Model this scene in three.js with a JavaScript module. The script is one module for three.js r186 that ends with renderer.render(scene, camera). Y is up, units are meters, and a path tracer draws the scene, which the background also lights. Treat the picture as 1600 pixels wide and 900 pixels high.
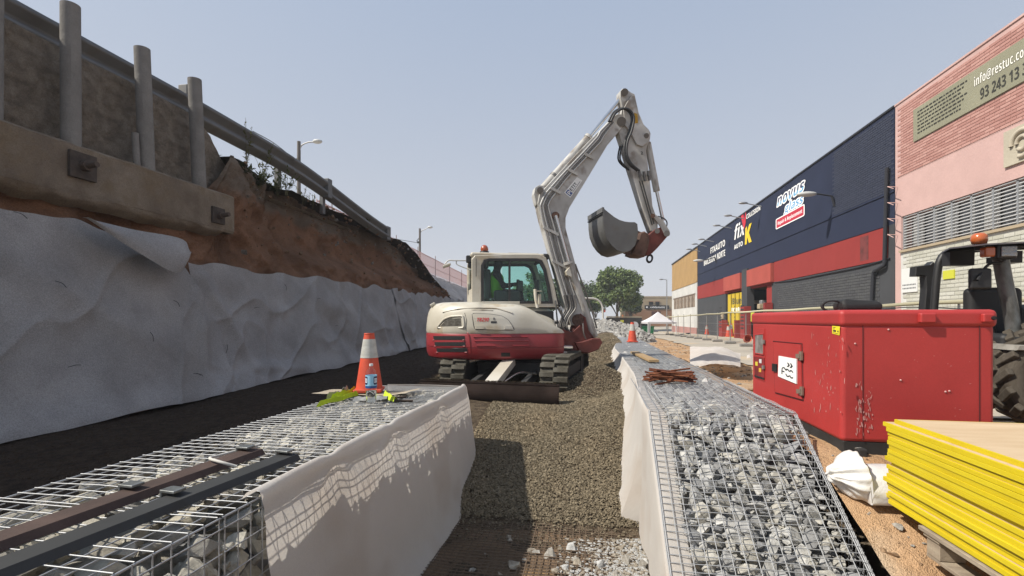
import * as THREE from 'three';
import { RoundedBoxGeometry } from 'three/addons/geometries/RoundedBoxGeometry.js';
import { ConvexGeometry } from 'three/addons/geometries/ConvexGeometry.js';
import { MarchingCubes } from 'three/addons/objects/MarchingCubes.js';
import { mergeGeometries, toCreasedNormals } from 'three/addons/utils/BufferGeometryUtils.js';

// ---------- camera ----------
const scene = new THREE.Scene();
const FOC = 760, CAMY = 1.9, YAW = Math.atan(130 / 760);           // focal length in photo pixels, eye height, turn off the trench axis
const camera = new THREE.PerspectiveCamera(2 * Math.atan(498 / FOC) * 180 / Math.PI, 1600 / 996, 0.1, 1500);
camera.position.set(0, CAMY, 0);
camera.rotation.y = YAW;
camera.setViewOffset(1600, 996, 0, 0, 1600, 900);                   // horizon sits a little below the middle

// ---------- sky ----------
const SUN = new THREE.Vector3(-Math.cos(0.855) * Math.cos(0.24), Math.sin(0.855), Math.cos(0.855) * Math.sin(0.24)).normalize();
{
  const W = 512, H = 256, d = new Float32Array(W * H * 4);
  for (let j = 0; j < H; j++) for (let i = 0; i < W; i++) {
    const el = ((j + 0.5) / H - 0.5) * Math.PI, az = ((i + 0.5) / W - 0.5) * 2 * Math.PI;
    const y = Math.sin(el), x = Math.cos(az) * Math.cos(el), z = Math.sin(az) * Math.cos(el);
    const t = Math.pow(Math.max(0, y), 0.62);
    const mu = Math.max(0, x * SUN.x + y * SUN.y + z * SUN.z);
    const glow = 0.13 * Math.pow(mu, 3) + 0.3 * Math.pow(mu, 24);
    const hor = [0.615, 0.618, 0.628], zen = [0.215, 0.31, 0.48];
    const o = (j * W + i) * 4;
    for (let c = 0; c < 3; c++) d[o + c] = hor[c] + (zen[c] - hor[c]) * t + glow * [1, 0.97, 0.92][c];
    d[o + 3] = 1;
  }
  const t = new THREE.DataTexture(d, W, H, THREE.RGBAFormat, THREE.FloatType);
  t.mapping = THREE.EquirectangularReflectionMapping; t.magFilter = THREE.LinearFilter; t.needsUpdate = true;
  scene.background = t; scene.environment = t;
}

// ---------- sun ----------
const sun = new THREE.DirectionalLight(new THREE.Color(1, 0.94, 0.84), 5.0);
sun.position.copy(SUN).multiplyScalar(80); sun.target.position.set(0, 0, -12);
sun.castShadow = true; sun.shadow.radius = 2; sun.shadow.mapSize.set(4096, 4096);
Object.assign(sun.shadow.camera, { left: -60, right: 60, top: 60, bottom: -60, near: 1, far: 200 });
scene.add(sun, sun.target);

const renderer = new THREE.WebGLRenderer({ antialias: true });
renderer.setSize(1024, 576);
renderer.toneMapping = THREE.LinearToneMapping;
renderer.toneMappingExposure = 1.2;
renderer.shadowMap.enabled = true;
scene.fog = new THREE.FogExp2(new THREE.Color(0.80, 0.83, 0.88), 0.0011);

// ---------- tools ----------
const V = (x, y, z) => new THREE.Vector3(x, y, z);
const CS = Math.cos(YAW), SN = Math.sin(YAW);
function ray(px, py) { const a = (px - 800) / FOC, b = -(py - 498) / FOC; return V(a * CS - SN, b, -a * SN - CS); }  // direction through a photo pixel, from the eye
const eye = V(0, CAMY, 0);
const onX = (px, py, X) => { const r = ray(px, py); return eye.clone().addScaledVector(r, X / r.x); };
const onY = (px, py, Y) => { const r = ray(px, py); return eye.clone().addScaledVector(r, (Y - CAMY) / r.y); };
const onZ = (px, py, Z) => { const r = ray(px, py); return eye.clone().addScaledVector(r, -Z / r.z); };
const atD = (px, py, D) => eye.clone().addScaledVector(ray(px, py), D);
const lerp = THREE.MathUtils.lerp, clamp = THREE.MathUtils.clamp, sst = (a, b, x) => THREE.MathUtils.smoothstep(x, a, b);
function rng(s) { return () => { s = (s + 0x6d2b79f5) | 0; let t = Math.imul(s ^ (s >>> 15), 1 | s); t = (t + Math.imul(t ^ (t >>> 7), 61 | t)) ^ t; return ((t ^ (t >>> 14)) >>> 0) / 4294967296; }; }
const h3 = (x, y, z) => { let h = Math.imul(x | 0, 374761393) + Math.imul(y | 0, 668265263) + Math.imul(z | 0, 1440662683); h = Math.imul(h ^ (h >>> 13), 1274126177); return ((h ^ (h >>> 16)) >>> 0) / 4294967296; };
function vn(x, y, z = 0, per = 0) {
  const X = Math.floor(x), Y = Math.floor(y), Z = Math.floor(z), f = (t) => t * t * (3 - 2 * t), u = f(x - X), v = f(y - Y), w = f(z - Z);
  const q = per ? (a, b, c) => h3(((a % per) + per) % per, ((b % per) + per) % per, c) : h3;
  const m = (c) => lerp(lerp(q(X, Y, c), q(X + 1, Y, c), u), lerp(q(X, Y + 1, c), q(X + 1, Y + 1, c), u), v);
  return z === Z ? m(Z) : lerp(m(Z), m(Z + 1), w);
}
function fbm(x, y, z = 0, oct = 4, per = 0) { let s = 0, a = 0.5, n = 0; for (let i = 0; i < oct; i++) { s += a * vn(x, y, z + i * 17, per); n += a; x *= 2; y *= 2; z *= 2; per *= 2; a *= 0.55; } return s / n; }

// ---------- textures ----------
const toS = (c) => Math.round(255 * clamp(c <= 0.0031308 ? c * 12.92 : 1.055 * Math.pow(c, 1 / 2.4) - 0.055, 0, 1));
function dataTex(N, fn, srgb) {
  const d = new Uint8Array(N * N * 4);
  for (let j = 0; j < N; j++) for (let i = 0; i < N; i++) { const c = fn(i / N, j / N, i, j), o = (j * N + i) * 4; for (let k = 0; k < 3; k++) d[o + k] = srgb ? toS(c[k]) : 255 * clamp(c[k], 0, 1); d[o + 3] = 255; }
  const t = new THREE.DataTexture(d, N, N); t.wrapS = t.wrapT = THREE.RepeatWrapping; t.magFilter = THREE.LinearFilter; t.minFilter = THREE.LinearMipmapLinearFilter;
  if (srgb) t.colorSpace = THREE.SRGBColorSpace; t.needsUpdate = true; return t;
}
// two linear colours mixed by tiling noise; sharp pushes the mix apart, speck adds fine grain
function mixTex(A, B, { seed = 1, f = 4, oct = 5, sharp = 1.6, speck = 0.12, N = 256, C = null, cf = 2, stretch = 1 } = {}) {
  return dataTex(N, (u, v, i, j) => {
    let m = fbm(u * f, v * f * stretch, seed, oct, f * (stretch === 1 ? 1 : stretch)); m = clamp((m - 0.5) * sharp + 0.5, 0, 1);
    const g = 1 + (h3(i, j, seed) - 0.5) * 2 * speck; let c = A.map((a, k) => lerp(a, B[k], m) * g);
    if (C) { const w = sst(0.55, 0.75, fbm(u * cf, v * cf, seed + 40, 4, cf)); c = c.map((x, k) => lerp(x, C[k] * g, w)); }
    return c;
  }, true);
}
const bumpTex = (seed, f, oct, N = 256, fine = 0.3) => dataTex(N, (u, v, i, j) => { const m = clamp((fbm(u * f, v * f, seed, oct, f) - 0.5) * 1.6 + 0.5, 0, 1) * (1 - fine) + fine * h3(i, j, seed); return [m, m, m]; });
const rep = (t, s) => { const c = t.clone(); c.repeat.set(s, s); c.needsUpdate = true; return c; };
const B1 = bumpTex(3, 8, 5), B2 = bumpTex(5, 24, 3, 256, 0.5), B3 = bumpTex(9, 4, 6, 256, 0.15);
const WEAR = mixTex([1, 1, 1], [0.72, 0.71, 0.69], { seed: 4, f: 3, sharp: 1.5, speck: 0.05, C: [0.84, 0.8, 0.74], cf: 5 });
const WEAR2 = mixTex([1, 1, 1], [0.5, 0.48, 0.46], { seed: 8, f: 5, sharp: 2.0, speck: 0.1 });
function mat(col, o = {}) {
  const { map, bump, bs = 0.002, s = 1, bsz = s, ...r } = o;
  const m = new THREE.MeshPhysicalMaterial({ roughness: 0.85, ...r });
  if (m.roughness >= 0.9 && r.specularIntensity === undefined) m.specularIntensity = 0.25;   // dusty, matt matter
  if (Array.isArray(col)) m.color.setRGB(...col); else m.color.set(col);
  m.color.multiplyScalar(0.8);
  if (map) m.map = rep(map, s);
  if (bump) { m.bumpMap = rep(bump, bsz); m.bumpScale = bs; }
  return m;
}

// ---------- shapes ----------
function uvm(g) {   // uv in metres from the face's main axis
  g = g.index ? g.toNonIndexed() : g; const p = g.attributes.position, uv = new Float32Array(p.count * 2);
  const a = V(), b = V(), c = V(), n = V();
  for (let i = 0; i < p.count; i += 3) {
    a.fromBufferAttribute(p, i); b.fromBufferAttribute(p, i + 1); c.fromBufferAttribute(p, i + 2);
    n.copy(b).sub(a).cross(c.sub(a)); const x = Math.abs(n.x), y = Math.abs(n.y), z = Math.abs(n.z);
    for (let k = 0; k < 3; k++) { const X = p.getX(i + k), Y = p.getY(i + k), Z = p.getZ(i + k), q = y >= x && y >= z ? [X, Z] : x >= z ? [Z, Y] : [X, Y]; uv[(i + k) * 2] = q[0]; uv[(i + k) * 2 + 1] = q[1]; }
  }
  g.setAttribute('uv', new THREE.BufferAttribute(uv, 2)); return g;
}
function tidy(g) { if (g.index) g = g.toNonIndexed(); for (const k of Object.keys(g.attributes)) if (!['position', 'normal', 'uv', 'color'].includes(k)) g.deleteAttribute(k); if (!g.attributes.uv) uvm(g); return g; }
const join = (gs) => { gs = gs.map(tidy); if (gs.length === 1) return gs[0]; const col = gs.every((g) => g.attributes.color); if (!col) gs.forEach((g) => g.deleteAttribute('color')); return mergeGeometries(gs); };
const used = {};
const numbered = (n) => { used[n] = (used[n] ?? -1) + 1; return used[n] ? n + '_' + String(used[n]).padStart(3, '0') : n; };
function obj(name, gs, m, parent) {   // one named mesh
  const o = new THREE.Mesh(Array.isArray(gs) ? join(gs) : gs, m); o.castShadow = o.receiveShadow = true;
  o.name = parent ? name : numbered(name); (parent ?? scene).add(o); return o;
}
const tag = (o, label, category, group) => { Object.assign(o.userData, { label, category }); if (group) o.userData.group = group; return o; };
const struct = (o) => { o.userData.kind = 'structure'; return o; };
const stuff = (o) => { o.userData.kind = 'stuff'; return o; };
function thing(name, label, category, pos = V(0, 0, 0), ry = 0, group) { const o = new THREE.Group(); o.name = numbered(name); o.position.copy(pos); o.rotation.y = ry; scene.add(o); return tag(o, label, category, group); }
const box = (w, h, d, x = 0, y = 0, z = 0) => uvm(new THREE.BoxGeometry(w, h, d).translate(x, y, z));
const rbox = (w, h, d, r, x = 0, y = 0, z = 0, seg = 2) => uvm(new RoundedBoxGeometry(w, h, d, seg, Math.min(r, w / 2.01, h / 2.01, d / 2.01)).translate(x, y, z));
function cyl(a, b, r1, r2 = r1, seg = 12, open = false) {
  const d = V().subVectors(b, a), L = d.length(), g = new THREE.CylinderGeometry(r2, r1, L, seg, 1, open);
  g.translate(0, L / 2, 0).applyQuaternion(new THREE.Quaternion().setFromUnitVectors(V(0, 1, 0), d.normalize())); return g.translate(a.x, a.y, a.z);
}
const tube = (pts, r, seg = 8, n = 0, tension = 0.5) => new THREE.TubeGeometry(new THREE.CatmullRomCurve3(pts, false, 'catmullrom', tension), n || pts.length * 5, r, seg);
function beam(a, b, w, h, roll = 0) {   // box from a to b
  const d = V().subVectors(b, a), L = d.length(); d.normalize();
  const side = Math.abs(d.y) > 0.98 ? V(1, 0, 0) : V(0, 1, 0).cross(d).normalize(), up = V().crossVectors(d, side);
  const g = new THREE.BoxGeometry(w, h, L); g.rotateZ(roll); uvm(g);
  return uvm(g.applyMatrix4(new THREE.Matrix4().makeBasis(side, up, d).setPosition(a.clone().add(b).multiplyScalar(0.5)))) ;
}
function plate(pts, depth, bevel = 0, holes = []) {   // outline in x,y; thickness about z = 0
  const s = new THREE.Shape(pts.map((p) => new THREE.Vector2(p[0], p[1]))); for (const h of holes) s.holes.push(new THREE.Path(h.map((p) => new THREE.Vector2(p[0], p[1]))));
  const g = new THREE.ExtrudeGeometry(s, { depth: depth - 2 * bevel, bevelEnabled: bevel > 0, bevelSize: bevel * 0.8, bevelOffset: -bevel * 0.8, bevelThickness: bevel, bevelSegments: 1, steps: 1 });
  return uvm(g.translate(0, 0, -depth / 2 + bevel));
}
function grid(nu, nv, fn, uvf) {   // smooth sheet; fn(u, v) gives a point
  const P = [], U = [], I = [], C = []; let col = false;
  for (let j = 0; j <= nv; j++) for (let i = 0; i <= nu; i++) { const p = fn(i / nu, j / nv); P.push(p.x, p.y, p.z); if (p.col) { col = true; C.push(...p.col); } const q = uvf ? uvf(i / nu, j / nv, p) : [p.x, p.z]; U.push(q[0], q[1]); }
  for (let j = 0; j < nv; j++) for (let i = 0; i < nu; i++) { const a = j * (nu + 1) + i, b = a + 1, c = a + nu + 1, d = c + 1; I.push(a, b, d, a, d, c); }
  const g = new THREE.BufferGeometry(); g.setAttribute('position', new THREE.Float32BufferAttribute(P, 3)); g.setAttribute('uv', new THREE.Float32BufferAttribute(U, 2));
  if (col) g.setAttribute('color', new THREE.Float32BufferAttribute(C, 3)); g.setIndex(I); g.computeVertexNormals(); return g;
}
const lathe = (pts, seg = 24) => new THREE.LatheGeometry(pts.map((p) => new THREE.Vector2(p[0], p[1])), seg);
function canvasTex(w, h, draw) { const c = document.createElement('canvas'); c.width = w; c.height = h; const x = c.getContext('2d'); draw(x, w, h); const t = new THREE.CanvasTexture(c); t.colorSpace = THREE.SRGBColorSpace; t.anisotropy = 8; return t; }
const decal = (t, r = 0.7) => new THREE.MeshPhysicalMaterial({ map: t, transparent: true, alphaTest: 0.4, roughness: r, side: THREE.DoubleSide });
function quad(a, b, c, d) {   // a lower left, b lower right, c upper right, d upper left, uv 0..1
  const g = new THREE.BufferGeometry(); g.setAttribute('position', new THREE.Float32BufferAttribute([a, b, c, a, c, d].flatMap((p) => [p.x, p.y, p.z]), 3));
  g.setAttribute('uv', new THREE.Float32BufferAttribute([0, 0, 1, 0, 1, 1, 0, 0, 1, 1, 0, 1], 2)); g.computeVertexNormals(); return g;
}
// broken stone: hull of random points, 20 to 40 flat faces
function rockGeo(seed, n = 16, flat = 0.7) { const r = rng(seed), p = []; for (let i = 0; i < n; i++) { const v = V(r() - 0.5, r() - 0.5, r() - 0.5).normalize().multiplyScalar(0.82 + 0.36 * r()); v.y *= flat; v.z *= 0.75 + 0.2 * (seed % 3); p.push(v); } return uvm(new ConvexGeometry(p)); }
const ROCKS = Array.from({ length: 14 }, (_, i) => rockGeo(100 + i * 7, 14 + (i % 4), 0.62 + 0.06 * (i % 5)));

// ---------- materials ----------
const M = {
  ground: mat([1, 1, 1], { map: mixTex([0.30, 0.24, 0.17], [0.22, 0.18, 0.13], { seed: 2 }), s: 0.2, roughness: 1 }),
  dirt: mat([1, 1, 1], { map: mixTex([0.56, 0.36, 0.205], [0.41, 0.24, 0.125], { seed: 11, f: 4, oct: 6, sharp: 2, speck: 0.22, C: [0.52, 0.40, 0.28], cf: 3, N: 512 }), s: 0.45, bump: B1, bs: 0.03, bsz: 1.3, roughness: 1 }),
  road: mat([1, 1, 1], { map: mixTex([0.52, 0.47, 0.39], [0.40, 0.36, 0.30], { seed: 12, f: 4, oct: 6, sharp: 1.8, speck: 0.12, C: [0.55, 0.44, 0.31], cf: 3 }), s: 0.22, bump: B2, bs: 0.004, roughness: 0.95 }),
  gravelBed: mat([1, 1, 1], { map: mixTex([0.17, 0.13, 0.088], [0.085, 0.062, 0.042], { seed: 13, f: 32, oct: 3, sharp: 2.4, speck: 0.35 }), s: 0.7, bump: B2, bs: 0.03, bsz: 1.2, roughness: 1 }),
  pebble: mat([1, 1, 1], { roughness: 0.95 }),
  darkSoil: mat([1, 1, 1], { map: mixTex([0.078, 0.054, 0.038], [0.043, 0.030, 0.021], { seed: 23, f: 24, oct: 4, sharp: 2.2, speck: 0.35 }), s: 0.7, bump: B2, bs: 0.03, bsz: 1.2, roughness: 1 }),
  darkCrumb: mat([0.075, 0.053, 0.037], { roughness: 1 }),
  floorSoil: mat([1, 1, 1], { map: mixTex([0.30, 0.20, 0.125], [0.19, 0.13, 0.085], { seed: 14, f: 5, oct: 6, sharp: 2, speck: 0.25, C: [0.36, 0.23, 0.12], cf: 3 }), s: 0.8, bump: B1, bs: 0.015, bsz: 3, roughness: 1 }),
  soil: mat([1, 1, 1], { vertexColors: true, map: mixTex([1, 1, 1], [0.62, 0.60, 0.58], { seed: 15, f: 6, oct: 6, sharp: 2.2, speck: 0.2 }), s: 0.4, bump: B1, bs: 0.05, bsz: 1.1, roughness: 1, side: THREE.DoubleSide }),
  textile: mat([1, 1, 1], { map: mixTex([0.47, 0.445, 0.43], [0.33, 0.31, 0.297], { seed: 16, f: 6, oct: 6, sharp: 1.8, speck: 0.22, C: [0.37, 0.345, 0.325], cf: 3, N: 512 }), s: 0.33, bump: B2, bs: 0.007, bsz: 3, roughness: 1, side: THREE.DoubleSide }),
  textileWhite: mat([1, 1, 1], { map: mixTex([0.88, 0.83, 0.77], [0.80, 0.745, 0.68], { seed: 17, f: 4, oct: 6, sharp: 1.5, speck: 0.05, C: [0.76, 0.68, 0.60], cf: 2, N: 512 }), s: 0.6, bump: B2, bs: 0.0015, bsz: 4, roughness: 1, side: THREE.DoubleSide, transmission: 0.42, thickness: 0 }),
  concrete: mat([1, 1, 1], { map: mixTex([0.34, 0.28, 0.215], [0.21, 0.165, 0.125], { seed: 18, f: 5, oct: 6, sharp: 2, speck: 0.14, C: [0.25, 0.19, 0.13], cf: 3 }), s: 0.5, bump: B1, bs: 0.02, bsz: 1.5, roughness: 1 }),
  concreteGrey: mat([1, 1, 1], { map: mixTex([0.30, 0.285, 0.265], [0.215, 0.2, 0.185], { seed: 19, f: 5, oct: 6, sharp: 1.8, speck: 0.12 }), s: 0.8, bump: B1, bs: 0.006, bsz: 3, roughness: 1 }),
  shotcrete: mat([1, 1, 1], { map: mixTex([0.50, 0.42, 0.335], [0.29, 0.24, 0.19], { seed: 20, f: 12, oct: 5, sharp: 2.2, speck: 0.25 }), s: 0.8, bump: B1, bs: 0.07, bsz: 2.4, roughness: 1 }),
  galv: mat([0.52, 0.53, 0.54], { metalness: 0.75, roughness: 0.5, map: WEAR, s: 0.7 }),
  rail: mat([0.21, 0.21, 0.21], { metalness: 0.35, roughness: 0.65, map: WEAR, s: 0.7 }),
  wire: mat([0.46, 0.465, 0.47], { metalness: 0.4, roughness: 0.5 }),
  stones: [[0.64, 0.63, 0.60], [0.53, 0.525, 0.51], [0.74, 0.725, 0.685], [0.65, 0.62, 0.55], [0.38, 0.38, 0.38]].map((c, i) => mat([1, 1, 1], { map: mixTex(c, c.map((x) => x * 0.6), { seed: 30 + i, f: 4, oct: 5, sharp: 1.9, speck: 0.16, N: 128 }), s: 0.45, bump: B1, bs: 0.004, bsz: 0.7, roughness: 0.95 })),
  stonesWarm: [[0.62, 0.575, 0.47], [0.50, 0.465, 0.39], [0.70, 0.66, 0.56], [0.42, 0.395, 0.345]].map((c, i) => mat([1, 1, 1], { map: mixTex(c, c.map((x) => x * 0.6), { seed: 40 + i, f: 4, oct: 5, sharp: 1.9, speck: 0.16, N: 128 }), s: 0.45, bump: B1, bs: 0.004, bsz: 0.7, roughness: 0.95 })),
  dark: mat([0.012, 0.012, 0.013], { roughness: 0.6 }),
  rubber: mat([0.05, 0.047, 0.043], { map: WEAR, s: 2, bump: B2, bs: 0.003, bsz: 5, roughness: 0.9 }),
};

// ---------- heights ----------
function gravelY(X, Z) {   // the gravel fill in the trench, Z is the distance along it
  const r = sst(-2.7, -1.5, X);
  const edge = 4.25 + 0.35 * (fbm(X * 1.6 + 3, 1.7, 0, 3) - 0.5) + 0.12 * sst(-0.3, 0.5, X);
  let t = 0.02 + 0.56 * sst(edge - 0.12, 7.25, Z) + 0.1 * sst(edge - 0.1, edge + 0.5, Z) + 0.045 * (Z > 7.5 ? Math.min(Z - 7.5, 9) : 0);
  t += 0.07 * (fbm(X * 1.1, Z * 1.1, 5, 3) - 0.5) * sst(edge, edge + 0.6, Z);
  t += 0.40 * Math.exp(-((X - 0.02) ** 2) / 0.16 - ((Z - 8.3) ** 2) / 0.35) + 0.12 * Math.exp(-((X - 0.3) ** 2) / 0.1 - ((Z - 6.3) ** 2) / 1.2);   // heaps pushed up beside the track
  t += 0.12 * sst(0.0, 0.55, X) * sst(5, 8, Z);
  const l = 0.46 + 0.10 * (fbm(X * 0.8, Z * 0.8, 9, 4) - 0.5) + 0.16 * sst(-5.2, -6.6, X) + 0.02 * Z;
  return lerp(l, t, r);
}
function dirtY(X, Z) {
  let y = Z > 3.86 ? 0.93 : 0.93 - 0.4 * (3.86 - Z);
  y = Math.max(y, 0.02) - 0.012 * Math.max(0, Z - 26);
  const rough = 1 - 0.93 * sst(3.6, 4.4, X);
  y += rough * (0.16 * (fbm(X * 0.9, Z * 0.9, 21, 4) - 0.5) * sst(3.2, 7, Z) + 0.05 * (fbm(X * 4, Z * 4, 22, 3) - 0.5));
  y += 0.10 * Math.exp(-((X - 2.5) ** 2) / 0.8 - ((Z - 10) ** 2) / 5) * rough;
  y -= 0.30 * sst(1.95, 1.62, X) * sst(4.75, 4.0, Z);
  return Math.max(y, -0.05);
}

// ---------- the setting ----------
struct(obj('ground', grid(2, 2, (u, v) => V(lerp(-700, 700, u), -0.12, lerp(60, -900, v))), M.ground));
struct(obj('trench_floor', grid(60, 60, (u, v) => { const X = lerp(-1.75, 0.85, u), Z = lerp(-3, 6.5, v); return V(X, 0.01 + 0.05 * (fbm(X * 2, Z * 2, 1, 4) - 0.5), -Z); }), M.floorSoil));
struct(obj('gravel_bed', grid(150, 240, (u, v) => { const X = lerp(-3.1, 0.75, u), Z = 0.2 + 33 * v * (0.35 + 0.65 * v); return V(X, gravelY(X, Z) - 0.012, -Z); }), M.gravelBed));
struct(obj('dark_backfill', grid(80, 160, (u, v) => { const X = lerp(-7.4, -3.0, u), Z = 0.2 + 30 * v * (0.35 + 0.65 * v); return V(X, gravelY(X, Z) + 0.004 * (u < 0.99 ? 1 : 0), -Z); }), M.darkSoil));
struct(obj('dirt_ground', grid(110, 260, (u, v) => { const X = lerp(1.545, 13, u * (0.4 + 0.6 * u)), Z = -4 + 70 * v * (0.3 + 0.7 * v); return V(X, dirtY(X, Z), -Z); }), M.dirt));
{
  const kerb = 4.6;
  struct(obj('road', grid(24, 120, (u, v) => { const X = lerp(4.15, 8.0, u), Z = lerp(7, 64, v); return V(X + (u === 0 ? 0.5 * (fbm(Z * 0.6, 3, 2, 3) - 0.5) : 0), dirtY(X, Z) + 0.03 + 0.015 * u, -Z); }), M.road));
  const g = grid(1, 100, (u, v) => { const Z = lerp(4, 64, v); return V(lerp(7.9, 9.3, u), dirtY(8, Z) + 0.14, -Z); });
  const g2 = grid(1, 100, (u, v) => { const Z = lerp(4, 64, v); return V(7.9, dirtY(8, Z) + lerp(-0.1, 0.14, u), -Z); });
  struct(obj('pavement', [g2, g], M.road));
}
struct(obj('far_ground', grid(20, 20, (u, v) => { const X = lerp(-9, 40, u), Z = lerp(29, 260, v * v); return V(X, 0.80 - 0.004 * Math.min(Z - 29, 60) - (X > 1.4 && Z < 66 ? 0.5 : 0), -Z); }), M.road));
const slopeTop = (Z) => 5.05 - 0.045 * (Math.min(Z, 60) - 24);
// upper road behind the bank
struct(obj('upper_road', grid(6, 40, (u, v) => { const Z = lerp(-6, 90, v); return V(lerp(-8.0 - 2.5 * sst(15, 19, Z), -40, u), Math.min(4.92, slopeTop(Z) - 0.1), -Z); }), M.road));

// ---------- bank on the other side of the trench ----------
// crest height and foot of the cut bank along Z
function crest(Z) { return 5.22 - 0.15 * sst(15.5, 19.3, Z) - 2.3 * sst(18.8, 23.6, Z) + 0.16 * (fbm(Z * 1.3, 4, 0, 4) - 0.5); }
function textileTop(Z) { return 3.22 - 0.27 * sst(5.4, 7.2, Z) - 0.05 * sst(10, 20, Z) + 0.24 * (fbm(Z * 0.9, 9, 0, 3) - 0.5); }
function bankX(Z, y) {   // cut face, steep below, leaning back above
  const t = (y - 0.5) / 2.6;
  let x = -6.32 - 0.68 * clamp(t, 0, 1.3) - 0.30 * Math.max(0, y - 3.25) * sst(8.6, 10.5, Z);
  return x;
}
struct(obj('bank', grid(300, 90, (u, v) => {
  const Z = lerp(-2, 24.2, u), top = Math.max(crest(Z), 1.0) * 1, capped = Z < 9.0;
  const yt = lerp(Math.min(top, 3.62), top, sst(7.9, 8.7, Z)), y = lerp(0.2, yt, v);
  const n = (fbm(Z * 0.9, y * 0.9, 3, 5) - 0.5) * 0.55 + (fbm(Z * 3.2 + y * 1.5, y * 3.2, 7, 5) - 0.5) * 0.40 + (fbm(Z * 11, y * 11, 8, 3) - 0.5) * 0.09;
  const live = sst(textileTop(Z) - 0.5, textileTop(Z) + 0.15, y);
  const p = V(bankX(Z, y) - 0.1 - 0.45 * sst(3.3, 3.8, y) * sst(10.4, 9.2, Z) + n * live, y + 0.1 * live * (fbm(Z * 2, y * 2, 12, 3) - 0.5), -Z);
  // topsoil band of dark humus over red clay
  const band = lerp(4.4, 4.75, fbm(Z * 0.7, 1, 0, 3)) - 0.5 * sst(17, 21, Z) - 1.0 * sst(20, 23.5, Z);
  const k = sst(band - 0.14, band + 0.14, y + 0.5 * (fbm(Z * 2.4, y * 2.4, 31, 4) - 0.5));
  const stain = fbm(Z * 1.2, y * 1.2, 33, 4);
  const red = [0.20 + 0.22 * stain, 0.110 + 0.115 * stain, 0.065 + 0.070 * stain], dk = [0.27, 0.21, 0.16];
  p.col = red.map((c, i) => lerp(c, dk[i], k)); return p;
}, (u, v, p) => [p.z, p.y]), M.soil));
struct(obj('bank_top', grid(60, 6, (u, v) => { const Z = lerp(8.6, 24.2, u), y = crest(Z); const p = V(lerp(bankX(Z, y) + 0.05, -9.4, v), y - 0.04 + 0.12 * (fbm(Z * 2, v * 4, 5, 3) - 0.5) - 0.2 * sst(0.5, 1, v), -Z); p.col = [0.10, 0.08, 0.06]; return p; }, (u, v, p) => [p.x, p.z]), M.soil));
// far slope, shallower
const farSlopeP = (u, v) => { const Z = lerp(20.5, 62, u); const n = (fbm(Z * 0.7, v * 4, 55, 4) - 0.5) * 0.5 + 0.1 * Math.abs(Math.sin(Z * 1.9 + v * 3)); return V(lerp(-5.4, -10.5, v) + n * 0.3, lerp(0.9, slopeTop(Z), v) + n * 0.35, -Z); };
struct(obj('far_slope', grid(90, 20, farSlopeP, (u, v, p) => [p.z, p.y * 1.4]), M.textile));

// geotextile sheets pinned to the cut bank
function bankSheet(name, label, Z0, Z1, topf, bot, off, seed, folds = []) {
  const nu = Math.round((Z1 - Z0) * 26), nv = 70;
  const g = grid(nu, nv, (u, v) => {
    const Z = lerp(Z0, Z1, u), yb = bot(Z), yt = topf(Z, u), y = lerp(yb, yt, v);
    let w = 0.17 * (fbm(Z * 0.5, y * 0.6, seed, 2) - 0.5) + 0.06 * (fbm(Z * 1.4 + y * 1.2, y * 0.5, seed + 3, 3) - 0.5) + 0.02 * (fbm(Z * 6 + y * 2.5, y * 2, seed + 5, 3) - 0.5);
    for (const [za, ya, zb, yb2, a, wd] of folds) { const dx = zb - za, dy = yb2 - ya, L2 = dx * dx + dy * dy, t = clamp(((Z - za) * dx + (y - ya) * dy) / L2, 0, 1), d = Math.hypot(Z - za - t * dx, y - ya - t * dy); w += a * Math.exp(-d * d / (wd * wd)) * (0.3 + 0.7 * Math.sin(Math.PI * clamp(t, 0.06, 0.94))); }
    const a1 = Z * 0.55 + y * 0.75, b1 = y * 0.5 - Z * 0.28, rg = 1 - Math.abs(2 * fbm(a1 * 0.5, b1 * 2.2, seed + 9, 2) - 1), rg2 = 1 - Math.abs(2 * fbm(Z * 0.8 - 0.5 * y, y * 0.35 + 0.2 * Z, seed + 13, 2) - 1); w += 0.055 * Math.pow(rg, 6) * sst(5, 9, Z) + 0.05 * Math.pow(rg2, 9);   // tension creases
    w += 0.10 * Math.exp(-((y - yb) ** 2) / 0.05);   // kicks out at the foot
    return V(bankX(Z, y) + 0.08 + off + w, y, -Z);
  }, (u, v, p) => [p.z, p.y]);
  return tag(obj(name, g, M.textile), label, 'geotextile', 'geotextile sheets on the cut bank');
}
const foot = (Z) => 0.50 + 0.02 * Z + 0.10 * (fbm(Z * 0.9, 3, 8, 3) - 0.5);
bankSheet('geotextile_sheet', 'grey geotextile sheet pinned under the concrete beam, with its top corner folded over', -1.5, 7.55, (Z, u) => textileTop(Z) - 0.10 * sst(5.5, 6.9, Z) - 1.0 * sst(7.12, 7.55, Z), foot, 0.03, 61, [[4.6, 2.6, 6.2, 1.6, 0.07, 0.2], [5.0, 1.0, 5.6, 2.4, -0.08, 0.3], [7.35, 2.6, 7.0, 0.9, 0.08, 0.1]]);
bankSheet('geotextile_sheet', 'long wrinkled grey geotextile sheet covering the bank behind the traffic cone', 7.25, 16.2, (Z) => textileTop(Z) + 0.04 * Math.sin(Z * 4), foot, 0.0, 67, [[7.5, 2.6, 8.2, 1.0, 0.12, 0.12], [8.2, 1.0, 9.6, 0.85, 0.1, 0.12], [10.5, 2.4, 12.5, 2.1, 0.12, 0.3], [11.2, 1.9, 12.4, 1.0, -0.12, 0.25], [13.5, 2.3, 14.2, 1.0, 0.14, 0.2], [9.5, 2.2, 9.0, 1.2, -0.1, 0.3]]);
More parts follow.
